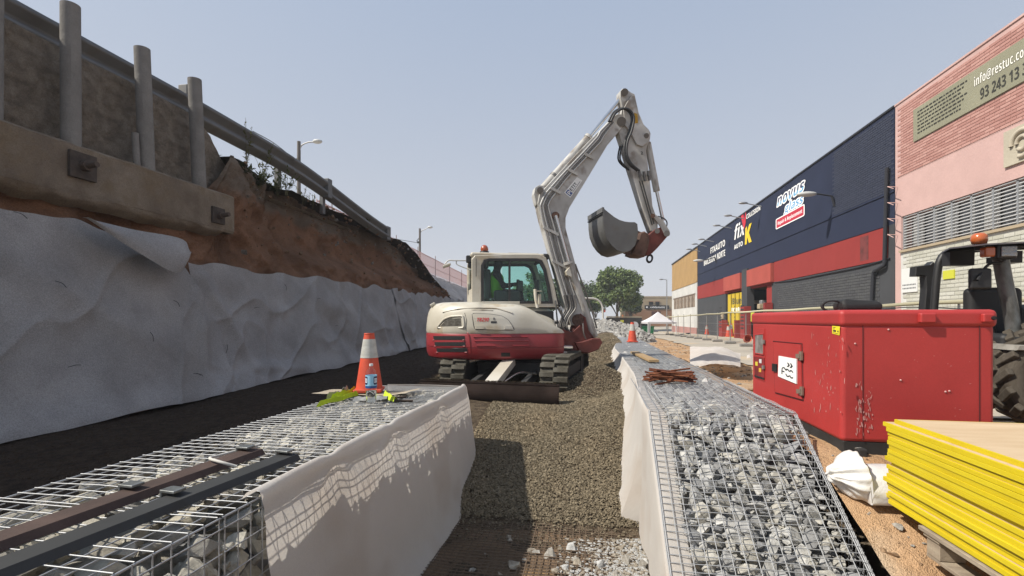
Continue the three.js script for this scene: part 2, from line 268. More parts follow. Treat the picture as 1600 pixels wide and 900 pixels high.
bankSheet('geotextile_sheet', 'ragged-topped grey geotextile sheet at the end of the bank behind the excavator', 15.6, 24.4, (Z, u) => textileTop(Z) + 0.2 * Math.abs(((Z * 1.15) % 1) - 0.5) - 0.08, foot, 0.05, 71, [[15.8, 2.2, 16.3, 0.8, 0.18, 0.13], [18, 2.5, 19, 1, 0.1, 0.3]]);
{ // the corner that has come loose and folds down over the first sheet
  const a = onX(122, 340, -6.72), b = onX(198, 358, -6.72), c = onX(285, 378, -6.70), d = onX(288, 394, -6.66), e = onX(275, 426, -6.52), f = onX(215, 398, -6.5);
  const top = new THREE.CatmullRomCurve3([a, b, c, d]), low = new THREE.CatmullRomCurve3([a.clone().add(V(0.04, 0, 0)), f, e, d]);
  tag(obj('geotextile_flap', grid(24, 8, (u, v) => top.getPoint(u).lerp(low.getPoint(u), v).add(V(0.07 * Math.sin(v * Math.PI) + 0.07, 0, 0)), (u, v, p) => [p.z, p.y]), M.textile), 'loose triangular corner of geotextile folded down below the concrete beam', 'geotextile');
}
{ // steel pins through the sheets
  const r = rng(5);
  for (const [x, y, t] of [[32, 336, -0.35], [95, 444, -0.5], [116, 572, 0.1], [237, 526, -1.2], [276, 474, -0.7], [308, 585, -0.3], [401, 481, 0.1], [446, 449, -1.2], [498, 467, 0.1], [526, 509, 0.1], [448, 580, 0], [354, 545, 1.4], [606, 536, 0.2], [312, 586, -0.4]]) {
    const p = onX(x, y, bankX(8, 1.5) + 0.02); for (let k = 0; k < 12; k++) { const q = onX(x, y, bankX(-p.z, p.y) + 0.2); p.copy(q); }
    const d = V(0, Math.sin(t), -Math.cos(t)).multiplyScalar(0.075);
    tag(obj('fixing_pin', [tube([p.clone().sub(d), p.clone().add(V(0.02, 0.012, 0)), p.clone().add(d)], 0.004, 5, 8)], M.dark), 'short dark steel fixing pin holding the grey geotextile to the bank', 'pin', 'pins in the geotextile');
  }
}

// ---------- concrete beam, posts, wall, guard rail on the bank ----------
{
  const X = -7.0;
  const zEnd = -onX(366, 360, X).z, yl = 1.9 + 0.234 * 7.1, yt = 1.9 + 0.338 * 7.1;
  const beamT = thing('concrete_beam', 'stained concrete capping beam with bolted anchor plates under the posts', 'beam');
  obj('beam_body', [(() => { const prof = [[X, yl + 0.05], [X - 0.03, yl], [X - 0.5, yl], [X - 0.5, yt], [X - 0.03, yt], [X, yt - 0.03]];
    const g = new THREE.ExtrudeGeometry(new THREE.Shape(prof.map((p) => new THREE.Vector2(p[0], p[1]))), { depth: zEnd + 2, bevelEnabled: false, steps: 60 }); g.translate(0, 0, -zEnd);
    const p = g.attributes.position; for (let i = 0; i < p.count; i++) { const z = p.getZ(i), y = p.getY(i); p.setX(i, p.getX(i) + 0.02 * (fbm(z * 3, y * 3, 2, 3) - 0.5)); p.setY(i, y + 0.03 * (fbm(z * 2, 5, 2, 3) - 0.5)); } g.computeVertexNormals(); return uvm(g); })()], M.concrete, beamT);
  // rough lower lip of poured concrete
  obj('lower_lip', grid(90, 6, (u, v) => { const Z = lerp(-2, zEnd - 0.35, u), n = fbm(Z * 2.2, 3, 0, 4); return V(X + 0.06 + 0.05 * Math.sin(v * 3.1) - 0.18 * v + 0.05 * (fbm(Z * 5, v * 3, 4, 3) - 0.5), yl + 0.03 - v * (0.06 + 0.16 * n), -Z); }, (u, v, p) => [p.z, p.y]), M.concrete, beamT);
  for (const [px, py, w] of [[128, 260, 0.36], [340, 337, 0.3]]) {
    const c = onX(px, py, X + 0.01);
    obj('anchor_plate', rbox(0.05, w, w, 0.008, c.x + 0.012, c.y, c.z), mat([0.10, 0.075, 0.06], { map: WEAR2, s: 3 }), beamT);
    obj('anchor_bolt', [cyl(V(c.x + 0.03, c.y, c.z), V(c.x + 0.24, c.y + 0.02, c.z - 0.01), 0.045, 0.04, 10), cyl(V(c.x + 0.03, c.y, c.z), V(c.x + 0.11, c.y + 0.005, c.z), 0.075, 0.075, 6)], mat([0.12, 0.085, 0.065], { metalness: 0.3, roughness: 0.8 }), beamT);
  }
  const zw = 8.9, wall = obj('retaining_wall', (() => { const g = grid(120, 30, (u, v) => { const Z = lerp(-2, zw, u), y = lerp(yt - 0.1, 5.72 - 0.75 * sst(8.0, 8.9, Z), v); return V(-7.42 + 0.12 * (fbm(Z * 3, y * 3, 4, 4) - 0.5), y, -Z); }, (u, v, p) => [p.z, p.y]); return g; })(), M.shotcrete);
  tag(wall, 'rough brown sprayed-concrete wall behind the round posts', 'wall');
  struct(obj('wall_backing', box(0.3, 2.8, zw + 1.2, -7.80, 4.2, -(zw - 2.8) / 2), M.shotcrete));
  // round posts
  const posts = [[110, 8, 226, 27, 'tallest'], [224, 76, 272, 24, 'middle'], [306, 124, 300, 21, 'last']];
  const labs = ['round concrete post standing over the large anchor plate of the beam', 'round concrete post with a short stub pipe beside it', 'round concrete post beside the guard rail weeds at the end of the wall'];
  posts.forEach(([px, y0, y1, w], i) => {
    const a = onX(px + (i ? 6 : 1), y1, -7.12), b = onX(px - (i ? 2 : 0), y0, -7.15), r = 0.115;
    tag(obj('round_post', (() => { const g = cyl(a.clone().add(V(0, -0.1, 0)), b, r, r * 0.97, 20); return uvm(g); })(), M.concreteGrey), labs[i], 'post', 'round posts on the beam');
  });
  { const a = onX(-16, 200, -7.12), b = onX(-14, -40, -7.15); tag(obj('round_post', uvm(cyl(a, b, 0.115, 0.112, 20)), M.concreteGrey), 'round concrete post cut off by the picture edge beside the wall', 'post', 'round posts on the beam'); }
  tag(obj('stub_pipe', uvm(cyl(onX(214, 260, -7.1), onX(211, 208, -7.12), 0.05, 0.05, 12)), M.concreteGrey), 'short grey stub pipe beside the middle round post', 'pipe');
  // guard rail: W profile
  const prof = [[0, 0], [0.02, 0.03], [0.075, 0.055], [0.075, 0.10], [0.015, 0.135], [0.015, 0.175], [0.075, 0.21], [0.075, 0.255], [0.02, 0.28], [0, 0.31]];
  const path = (Z) => V(-7.66 - 0.0 * Z, 5.72 - 0.06 * sst(8, 11, Z) - 0.80 * sst(10.0, 18, Z), -Z);
  const t = thing('guard_rail', 'weathered grey steel guard rail sloping down into the ground along the bank top', 'guard rail');
  for (let k = 0; k < 6; k++) { const z0 = -2 + k * 3.3, z1 = z0 + 3.31; if (z0 > 17) break; obj('rail_panel', grid(16, prof.length - 1, (u, v) => { const q = prof[Math.round(v * (prof.length - 1))], p = path(lerp(z0, Math.min(z1, 17.0), u)); return V(p.x + q[0] * 2.2 - 0.02 + (k % 2) * 0.003, p.y + q[1] * 1.75 - 0.07, p.z); }, (u, v, p) => [p.z, p.y]), M.railD ??= Object.assign(M.rail.clone(), { side: THREE.DoubleSide }), t); }
  for (const Z of [1, 3.6, 6.3, 8.1, 10.9, 12.9]) { const p = path(Z); obj('post', box(0.10, 0.95, 0.14, p.x - 0.09, p.y - 0.02, p.z), M.rail, t); }
  { const p = path(17); obj('end_plate', rbox(0.24, 0.5, 0.3, 0.02, p.x + 0.02, p.y + 0.17, p.z), M.rail, t); }
  { const p = path(12.9); obj('splice_bracket', rbox(0.2, 0.55, 0.22, 0.02, p.x + 0.06, p.y + 0.22, p.z), M.rail, t); }
  { const p = path(8.1); obj('splice_bracket', rbox(0.2, 0.2, 0.24, 0.02, p.x + 0.0, p.y + 0.5, p.z), M.rail, t); }
}
// ---------- weeds along the crest ----------
{
  const leafM = [mat([0.115, 0.135, 0.05], { roughness: 0.9, side: THREE.DoubleSide, transmission: 0.3 }), mat([0.16, 0.165, 0.075], { roughness: 0.9, side: THREE.DoubleSide, transmission: 0.3 }), mat([0.07, 0.085, 0.035], { roughness: 0.9, side: THREE.DoubleSide, transmission: 0.25 })];
  const stemM = mat([0.13, 0.12, 0.06]);
  const labs = { tall: 'tall wispy weed growing up through the guard rail', low: 'low dark weed clump under the guard rail on the bank crest', dry: 'small dry weed at the foot of the guard rail', sp: 'tiny sprig of weed beside the guard rail end plate' };
  const weed = (X, Z, y, h, n, seed, mi, kind, spread = 0.3, leaf = 0.05) => {
    const r = rng(seed), t = thing('weed_plant', labs[kind], 'weed', V(X, y, -Z), 0, 'weeds on the crest of the bank'), stems = [], leaves = [];
    for (let i = 0; i < n; i++) {
      const a = r() * 6.28, hh = h * (0.45 + 0.55 * r()), sp = spread * (0.3 + r()), top = V(Math.cos(a) * sp, hh, Math.sin(a) * sp), mid = V(top.x * 0.35, hh * 0.55, top.z * 0.35), base = V(0.06 * (r() - 0.5), 0, 0.3 * spread * (r() - 0.5));
      const c = new THREE.CatmullRomCurve3([base, mid, top]); stems.push(new THREE.TubeGeometry(c, 6, 0.004, 4));
      const nl = Math.round(12 + 22 * r());
      for (let k = 0; k < nl; k++) { const p = c.getPoint(0.25 + 0.75 * r()), L = leaf * (0.5 + r()); const g = new THREE.PlaneGeometry(L * 0.45, L, 1, 2); const q = g.attributes.position; for (let m = 0; m < q.count; m++) { const yy = q.getY(m) / L; q.setX(m, q.getX(m) * (1 - 1.7 * Math.abs(yy))); q.setZ(m, -0.3 * L * yy * yy); } g.translate(0, L / 2, 0); g.rotateX(0.4 + r() * 1.6); g.rotateY(r() * 6.28); g.translate(p.x, p.y, p.z); g.computeVertexNormals(); leaves.push(g); }
    }
    obj('stems', stems, stemM, t); obj('leaves', leaves, leafM[mi], t);
  };
  weed(-7.55, 10.1, 5.0, 1.25, 7, 1, 1, 'tall', 0.28, 0.07); weed(-7.5, 9.5, 5.0, 1.35, 5, 2, 1, 'tall', 0.2, 0.07); weed(-7.5, 10.9, 4.95, 0.75, 8, 3, 0, 'tall', 0.35, 0.08);
  weed(-7.45, 9.1, 4.8, 0.45, 12, 4, 2, 'low', 0.35, 0.10); weed(-7.5, 9.9, 4.85, 0.4, 12, 5, 2, 'low', 0.35, 0.09); weed(-7.55, 10.6, 4.85, 0.42, 10, 6, 2, 'low', 0.3, 0.08); weed(-7.6, 8.6, 4.75, 0.4, 10, 16, 2, 'low', 0.3, 0.09);
  weed(-7.7, 11.9, 4.95, 0.6, 5, 7, 1, 'dry', 0.18, 0.05); weed(-7.75, 12.4, 4.95, 0.5, 4, 8, 1, 'dry', 0.15, 0.05); weed(-7.6, 15.4, 4.95, 0.4, 5, 9, 0, 'dry', 0.2, 0.06); weed(-7.65, 16.6, 4.9, 0.35, 6, 10, 1, 'sp', 0.2, 0.05);
}
{ // loose clods and stones on the bare soil
  const r = rng(77); let k = 0;
  const cl = mat([0.30, 0.185, 0.115], { map: WEAR2, s: 0.5, roughness: 1 }), cl2 = mat([0.33, 0.29, 0.25], { map: WEAR2, s: 0.5, roughness: 1 });
  const gs = [], gs2 = [];
  for (let i = 0; i < 420; i++) { const Z = 8.8 + r() * 14, y = lerp(textileTop(Z) + 0.1, crest(Z), Math.pow(r(), 0.6)), s = 0.015 + 0.06 * Math.pow(r(), 3); const g = ROCKS[i % 14].clone().scale(s, s, s).rotateY(r() * 6).rotateX(r() * 6).translate(bankX(Z, y) - 0.04 + 0.12 * r(), y, -Z); (r() < 0.8 ? gs : gs2).push(g); }
  stuff(tag(obj('soil_clods', gs, cl), 'loose dark clods of earth on the bare bank', 'clods')); stuff(tag(obj('pale_stones', gs2, cl2), 'pale pebbles scattered in the bare soil of the bank', 'stones'));
}
// ---------- safety net on the far slope ----------
{
  const t = thing('safety_net_fence', 'pale pink plastic safety net on thin posts along the far slope', 'fence');
  const pink = mat([0.80, 0.50, 0.46], { roughness: 0.7 }), post = mat([0.30, 0.2, 0.19]);
  const base = (Z) => V(-10.45, slopeTop(Z) - 0.05, -Z), H = 1.15, gs = [];
  for (let k = 0; k <= 11; k++) { const p = []; for (let Z = 17; Z <= 62; Z += 1.5) p.push(base(Z).add(V(0, 0.1 + (k / 11) * (H - 0.1) - 0.08 * Math.abs(Math.sin(Z * 1.05)), 0))); for (let i = 0; i < p.length - 1; i++) gs.push(beam(p[i], p[i + 1], 0.02, k === 11 || k === 5 ? 0.05 : 0.024)); }
  for (let Z = 17; Z < 62; Z += 0.16) { const p = base(Z); gs.push(box(0.02, H - 0.1, 0.03, p.x, p.y + 0.05 + H / 2, p.z)); }
  obj('net', gs, pink, t);
  for (let Z = 18; Z < 62; Z += 3.2) { const p = base(Z); obj('post', cyl(V(p.x + 0.05, p.y - 0.2, p.z), V(p.x + 0.05, p.y + H + 0.2, p.z), 0.02, 0.02, 6), post, t); }
}
// ---------- street lamps on the upper road ----------
{
  const wood = mat([0.20, 0.18, 0.16], { map: WEAR2, s: 1.5 }), headM = mat([0.62, 0.63, 0.62], { roughness: 0.5 }), arm = mat([0.45, 0.45, 0.45], { metalness: 0.5, roughness: 0.5 });
  const lamp = (px, py, hx, hy, X, yb, label) => {
    const top = onX(px, py, X), d = Math.abs(top.z), t = thing('street_lamp', label, 'street lamp', V(top.x, yb, top.z), 0, 'street lamps on the upper road');
    const h = top.y - yb, hd = onZ(hx, hy, d), w = V(hd.x - top.x, hd.y - yb, 0);
    obj('pole', cyl(V(0, -0.5, 0), V(0, h, 0), 0.12, 0.085, 12), wood, t);
    obj('bracket_arm', tube([V(0.02, h - 0.7, 0), V(0.12, h - 0.25, 0), V(0.5, h - 0.08, 0), V(w.x * 0.8, w.y - 0.02, 0)], 0.035, 6, 16), arm, t);
    const g = new THREE.SphereGeometry(0.5, 14, 8).scale(w.x * 0.5, 0.22, 0.35).translate(w.x, w.y, 0);
    obj('lamp_head', g, headM, t);
    obj('cable_clamp', [cyl(V(-0.3, h - 1.1, 0), V(0, h - 0.75, 0), 0.03, 0.03, 6), box(0.2, 0.16, 0.2, -0.12, h - 1.2, 0)], M.dark, t);
    return top;
  };
  const a = lamp(467, 221, 496, 221, -15, 4.3, 'street lamp with curved arm rising behind the guard rail weeds');
  const b = lamp(656, 357, 672, 355, -15, 4.0, 'street lamp with curved arm standing behind the pink safety net');
  const cab = mat([0.06, 0.06, 0.06]);
  tag(obj('overhead_cable', [tube([onZ(395, 205, 17), onZ(430, 225, 19), V(a.x, a.y - 1.1, a.z)], 0.018, 5, 16)], cab), 'thin overhead cable running to the lamp post behind the guard rail', 'cable');
  tag(obj('overhead_cable', [tube([V(a.x, a.y - 1.2, a.z), V((a.x + b.x) / 2, (a.y + b.y) / 2 - 2.4, (a.z + b.z) / 2), V(b.x, b.y - 1.3, b.z)], 0.02, 5, 24)], cab), 'thin overhead cable sagging between the two upper road lamps', 'cable');
}

// ---------- gabion baskets ----------
function pack(w, L, radii, tries, seed) {   // non-overlapping discs, big ones first
  const r = rng(seed), out = [], cell = {}, key = (a, b) => a * 1000 + b, S = 0.16;
  for (const [rmin, rmax, tr] of radii) for (let k = 0; k < tr * tries; k++) {
    const rad = lerp(rmin, rmax, r()), x = lerp(rad * 0.7, w - rad * 0.7, r()), y = r() * L, a = Math.floor(x / S), b = Math.floor(y / S); let ok = true;
    for (let i = a - 2; i <= a + 2 && ok; i++) for (let j = b - 2; j <= b + 2 && ok; j++) for (const q of cell[key(i, j)] ?? []) if (Math.hypot(q[0] - x, q[1] - y) < (q[2] + rad) * 0.84) { ok = false; break; }
    if (ok) { const q = [x, y, rad]; out.push(q); (cell[key(a, b)] ??= []).push(q); }
  }
  return out;
}
const stoneMesh = (parent, i, m, p, s, r, name = 'stone') => { const o = new THREE.Mesh(ROCKS[i % 14], m); o.name = name; o.position.copy(p); o.scale.set(s[0], s[1], s[2]); o.rotation.set(r[0], r[1], r[2]); o.castShadow = o.receiveShadow = true; parent.add(o); return o; };
const RX0 = 0.44, RX1 = 1.55, BREAK = 4.12, SLOPE = 0.655;
const rightTop = (Z) => Z >= BREAK ? 1.15 : Math.max(0.05, 1.15 - SLOPE * (BREAK - Z));
const rightLeftEdge = (Z) => RX0 + 0.10 * sst(4.5, 7, Z) + 0.05 * Math.sin(Z * 0.35) * sst(9, 14, Z) + 0.22 * sst(12, 17, Z) - 0.28 * sst(18, 26, Z);
const wireR = 0.0032;
function wireGrid(pt, us, vs, r, seg = 5) {   // pt(u, v) on a sheet; wires along both ways
  const gs = [], mk = (list) => { for (let i = 0; i < list.length - 1; i++) gs.push(cyl(list[i], list[i + 1], r, r, seg, true)); };
  const jit = (a, b) => 0;
  const u0 = us[0], u1 = us[us.length - 1], v0 = vs[0], v1 = vs[vs.length - 1];
  const segs = (a, b, L) => { const n = Math.max(1, Math.round(Math.abs(b - a) / L)); return Array.from({ length: n + 1 }, (_, i) => lerp(a, b, i / n)); };
  for (const u of us) mk(segs(v0, v1, 0.33).map((v) => pt(u, v, 0)));
  for (const v of vs) mk(segs(u0, u1, 0.28).map((u) => pt(u, v, 1)));
  return gs;
}
const steps = (a, b, d) => { const n = Math.round((b - a) / d); return Array.from({ length: n + 1 }, (_, i) => lerp(a, b, i / n)); };

function rightBasket(Z0, Z1, label, opt) {
  const t = thing('gabion_basket', label, 'gabion', V(1, 0, -(Z0 + Z1) / 2), 0, 'gabion baskets of the low wall beside the generator');
  const O = t.position.clone(), loc = (p) => p.sub(O);
  const slope = Z1 <= BREAK + 0.01, ang = slope ? Math.atan(SLOPE) : 0, L = (Z1 - Z0) / Math.cos(ang), w = RX1 - 0.03 - (RX0 + 0.10);
  const nrm = V(0, Math.cos(ang), Math.sin(ang));
  const at = (x, s, dep) => { const Z = Z0 + s * Math.cos(ang); return V(RX0 + 0.10 + x, rightTop(Z), -Z).addScaledVector(nrm, -dep); };
  const r = rng(opt.seed), late = [];
  const put = (x, s, rad, dep, single) => {
    const p = loc(at(x, s, dep)), sc = [rad * (0.95 + 0.7 * r()), rad * (0.75 + 0.35 * r()), rad * (0.85 + 0.3 * r())], ro = [ang + (r() - 0.5) * 1.3, r() * 6.28, (r() - 0.5) * 1.3], mi = Math.floor(r() * 5);
    if (single) stoneMesh(t, Math.floor(r() * 14), M.stones[mi], p, sc, ro);
    else (late[mi] ??= []).push(ROCKS[Math.floor(r() * 14)].clone().applyMatrix4(new THREE.Matrix4().compose(p, new THREE.Quaternion().setFromEuler(new THREE.Euler(...ro)), V(...sc))));
  };
  let n = 0; const P = pack(w, L, opt.radii, 1, opt.seed); P.sort((a, b) => a[1] - b[1]);
  for (const [x, s, rad] of P) put(x, s, rad, rad * 0.62 + 0.012 + 0.02 * r(), opt.single && n++ < 298);
  if (opt.under) for (const [x, s, rad] of pack(w, L, [[0.06, 0.085, 500]], 1, opt.seed + 1)) put(x, s, rad, 0.15 + 0.03 * r(), false);
  late.forEach((g, i) => stuff(obj('stone_fill', g, M.stones[i], t)));
  // dark core so that the gaps do not look through
  const y0 = -0.1, core = new THREE.Shape(); const pr = slope ? [[Z0, rightTop(Z0) - 0.26], [Z1, rightTop(Z1) - 0.26]] : [[Z0, 1.15 - 0.24], [Z1, 1.15 - 0.24]];
  core.moveTo(-Z0, y0); core.lineTo(-Z0, Math.max(y0 + 0.01, pr[0][1])); core.lineTo(-Z1, pr[1][1]); core.lineTo(-Z1, y0);
  const cg = new THREE.ExtrudeGeometry(core, { depth: w - 0.1, bevelEnabled: false }).rotateY(-Math.PI / 2); cg.translate(RX1 - 0.06, 0, 0);
  { const m4 = cg.attributes.position; for (let i = 0; i < m4.count; i++) { const z = m4.getZ(i); m4.setZ(i, z); } }
  obj('stone_core', uvm(cg.translate(-O.x, -O.y, -O.z)), M.stones[4], t);
  // wires: lid and the two long sides
  const bend = (x, Z, k) => 0.006 * (fbm(x * 5, Z * 5, 3 + k, 2) - 0.5) * 2;
  const lid = (x, Z) => loc(V(x, rightTop(Z) + 0.005 + bend(x, Z, 0), -Z).add(V(bend(Z, x, 4), 0, 0)));
  const xs = steps(0, 1, opt.dx ?? 1 / 15), zs = steps(Z0 + 0.01, Z1 - 0.01, slope ? 0.052 * Math.cos(ang) * 1.0 : (opt.dz ?? 0.07));
  const X = (u, Z) => lerp(rightLeftEdge(Z) - 0.01, RX1, u);
  obj('wire_lid', wireGrid((u, Z) => lid(X(u, Z), Z), xs, zs, opt.r ?? wireR, opt.seg ?? 5), M.wire, t);
  if (opt.sides) {
    const g = []; for (const Z of zs) g.push(cyl(loc(V(RX1 + 0.004, 0, -Z)), loc(V(RX1 + 0.004, rightTop(Z) + 0.01, -Z)), opt.r ?? wireR, opt.r ?? wireR, 4, true));
    for (let y = 0.05; y < 1.15; y += 0.07) { const za = slope ? Math.max(Z0, BREAK - (1.15 - y) / SLOPE) : Z0; if (za < Z1) g.push(cyl(loc(V(RX1 + 0.006, y, -za)), loc(V(RX1 + 0.006, y, -Z1)), wireR, wireR, 4, true)); }
    for (const x of [RX0 + 0.0, RX1 - 0.008, RX1 - 0.02]) g.push(cyl(lid(x, Z0 + 0.01), lid(x, Z1 - 0.01), 0.0045, 0.0045, 5, true));
    obj('wire_side', g, M.wire, t);
    for (let k = 0; k < 2; k++) { /* selvedge spiral along the edges */
      const pts = []; for (let s = 0; s <= 260; s++) { const Z = lerp(Z0 + 0.01, Z1 - 0.01, s / 260), a = s * 0.9; pts.push(lid(k ? RX1 - 0.012 : RX0 + 0.125, Z).add(V(0.016 * Math.cos(a), 0.016 * Math.sin(a), 0))); }
      obj('lacing_wire', new THREE.TubeGeometry(new THREE.CatmullRomCurve3(pts), 520, 0.0018, 4), M.wire, t);
    }
  }
  return t;
}
rightBasket(2.46, BREAK, 'gabion basket whose stone top slopes down in front of the red generator', { seed: 301, radii: [[0.055, 0.072, 220], [0.036, 0.052, 2200], [0.024, 0.034, 2600], [0.014, 0.022, 1500]], single: true, under: true, sides: true });
rightBasket(BREAK + 0.01, 6.2, 'level gabion basket with the rusty bar pile lying on its stones', { seed: 311, radii: [[0.065, 0.09, 400], [0.045, 0.065, 1300], [0.03, 0.045, 900]], single: true, under: true, sides: true, dz: 0.075 });
rightBasket(6.21, 8.3, 'level gabion basket with the timber plank lying across its end', { seed: 321, radii: [[0.065, 0.09, 300], [0.045, 0.065, 900]], sides: false, dz: 0.08, seg: 4 });
rightBasket(8.31, 13, 'long gabion basket with a traffic cone standing on its mesh', { seed: 331, radii: [[0.07, 0.1, 900]], dz: 0.09, seg: 3, r: 0.0035 });
rightBasket(13.01, 20, 'far gabion basket beyond the traffic cone where the wall bends', { seed: 341, radii: [[0.08, 0.12, 900]], dz: 0.12, seg: 3, r: 0.0045 });

// white geotextile hanging down the trench side of this wall
{
  const g = grid(330, 26, (u, v) => {
    const Z = lerp(2.15, 20.5, u * (0.35 + 0.65 * u)), top = rightTop(Math.max(Z, 2.4)) + 0.0, e = rightLeftEdge(Z) - 0.02;
    const b = Z < 4.5 ? lerp(0.03, 0.05, 1) : gravelY(0.4, Z) - 0.1;
    if (v < 0.16) { const k = v / 0.16; return V(lerp(e + 0.15, e, k), top + 0.004 - 0.03 * (1 - k) + 0.01 * (fbm(Z * 5, k * 2, 3, 2) - 0.5), -Z); }
    const k = (v - 0.16) / 0.84, y = lerp(top, b, k);
    const fl = 0.20 * sst(4.5, 3.6, Z) * Math.pow(k, 2.2);
    const pl = 0.012 * Math.sin(Z * 11 + 5 * fbm(Z * 2, 1, 0, 2)) * k * (0.3 + fbm(Z * 2.3, 8, 0, 2)) + 0.05 * (fbm(Z * 1.7, y * 1.3, 2, 3) - 0.5) * Math.sin(Math.min(1, k * 1.3) * 1.57);
    return V(e - 0.03 * Math.sqrt(k) - fl + pl, y - 0.02 * fl, -Z);
  }, (u, v, p) => [p.z, p.y - p.x]);
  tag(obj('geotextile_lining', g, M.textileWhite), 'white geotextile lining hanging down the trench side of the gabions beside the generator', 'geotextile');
}

// ---------- the gabion row along the other side of the trench ----------
const LX0 = -2.60, LX1 = -1.48, LTOP = 1.085;
function leftBasket(Z0, Z1, label, seed, single) {
  const t = thing('gabion_basket', label, 'gabion', V((LX0 + LX1) / 2, 0, -(Z0 + Z1) / 2), 0, 'gabion baskets beside the white draped sheet');
  const O = t.position.clone(), loc = (p) => p.sub(O), r = rng(seed), late = [], w = LX1 - LX0 - 0.04, L = Z1 - Z0; let n = 0;
  const put = (p, rad, ro, one) => { const sc = [rad * (1 + 0.4 * r()), rad * (0.8 + 0.3 * r()), rad * (0.9 + 0.3 * r())], mi = Math.floor(r() * 4); if (one && n++ < 280) stoneMesh(t, Math.floor(r() * 14), M.stonesWarm[mi], loc(p), sc, ro); else (late[mi] ??= []).push(ROCKS[Math.floor(r() * 14)].clone().applyMatrix4(new THREE.Matrix4().compose(loc(p), new THREE.Quaternion().setFromEuler(new THREE.Euler(...ro)), V(...sc)))); };
  for (const [x, s, rad] of pack(w, L, [[0.065, 0.09, 260], [0.042, 0.06, 1500], [0.026, 0.04, 1500]], 1, seed)) put(V(LX0 + 0.02 + x, LTOP - rad * 0.66 - 0.012 - 0.03 * r() - 0.11 * sst(0.90, 1.02, x), -(Z0 + s)), rad, [(r() - 0.5) * 0.7, r() * 6.28, (r() - 0.5) * 0.7], single);
  if (single) for (const [y, s, rad] of pack(0.92, L, [[0.055, 0.08, 300], [0.035, 0.05, 900], [0.022, 0.032, 700]], 1, seed + 2)) put(V(LX1 - rad * 0.75 - 0.02, y, -(Z0 + s)), rad, [r() * 6, (r() - 0.5) * 0.7, 1.57 + (r() - 0.5) * 0.6], Z0 + s > 1.0 && Z0 + s < 2.4);
  for (const [x, s, rad] of pack(w, L, [[0.07, 0.09, 500]], 1, seed + 1)) put(V(LX0 + 0.02 + x, LTOP - 0.21, -(Z0 + s)), rad, [r(), r() * 6.28, r()], false);
  late.forEach((g, i) => stuff(obj('stone_fill', g, M.stonesWarm[i], t)));
  obj('stone_core', box(w - 0.12, LTOP - 0.28, L - 0.02, 0, (LTOP - 0.28) / 2, 0), M.stones[4], t);
  const lid = (x, Z, k) => loc(V(x, LTOP + 0.012 + (k ? 0.009 : 0) + 0.010 * (fbm(x * 3, Z * 3, 7, 2) - 0.5), -Z));
  obj('wire_lid', wireGrid((x, Z, k) => lid(x, Z, k), steps(LX0, LX1, 0.075), steps(Z0 + 0.01, Z1 - 0.01, 0.07), 0.003), M.wire, t);
  const g = []; for (const Z of steps(Z0 + 0.01, Z1 - 0.01, 0.075)) g.push(cyl(loc(V(LX1 + 0.006, 0, -Z)), loc(V(LX1 + 0.006, LTOP + 0.02, -Z)), 0.003, 0.003, 5, true));
  for (let y = 0.06; y < LTOP; y += 0.1) g.push(cyl(loc(V(LX1 + 0.011, y, -Z0)), loc(V(LX1 + 0.011, y, -Z1)), 0.003, 0.003, 5, true));
  g.push(cyl(lid(LX1, Z0), lid(LX1, Z1), 0.005, 0.005, 6, true), cyl(loc(V(LX1 + 0.004, LTOP - 0.03, -Z0)), loc(V(LX1 + 0.004, LTOP - 0.03, -Z1)), 0.004, 0.004, 6, true), cyl(lid(LX0, Z0), lid(LX0, Z1), 0.005, 0.005, 6, true));
  obj('wire_side', g, M.wire, t);
  return t;
}
leftBasket(0.0, 1.72, 'gabion basket with its bare stone side open beside the draped sheet edge', 401, true);
leftBasket(1.73, 3.55, 'gabion basket carrying the ends of the two dark steel bars', 411, true);
leftBasket(3.56, 5.42, 'gabion basket carrying the traffic cone, bottle and vest', 421, true);

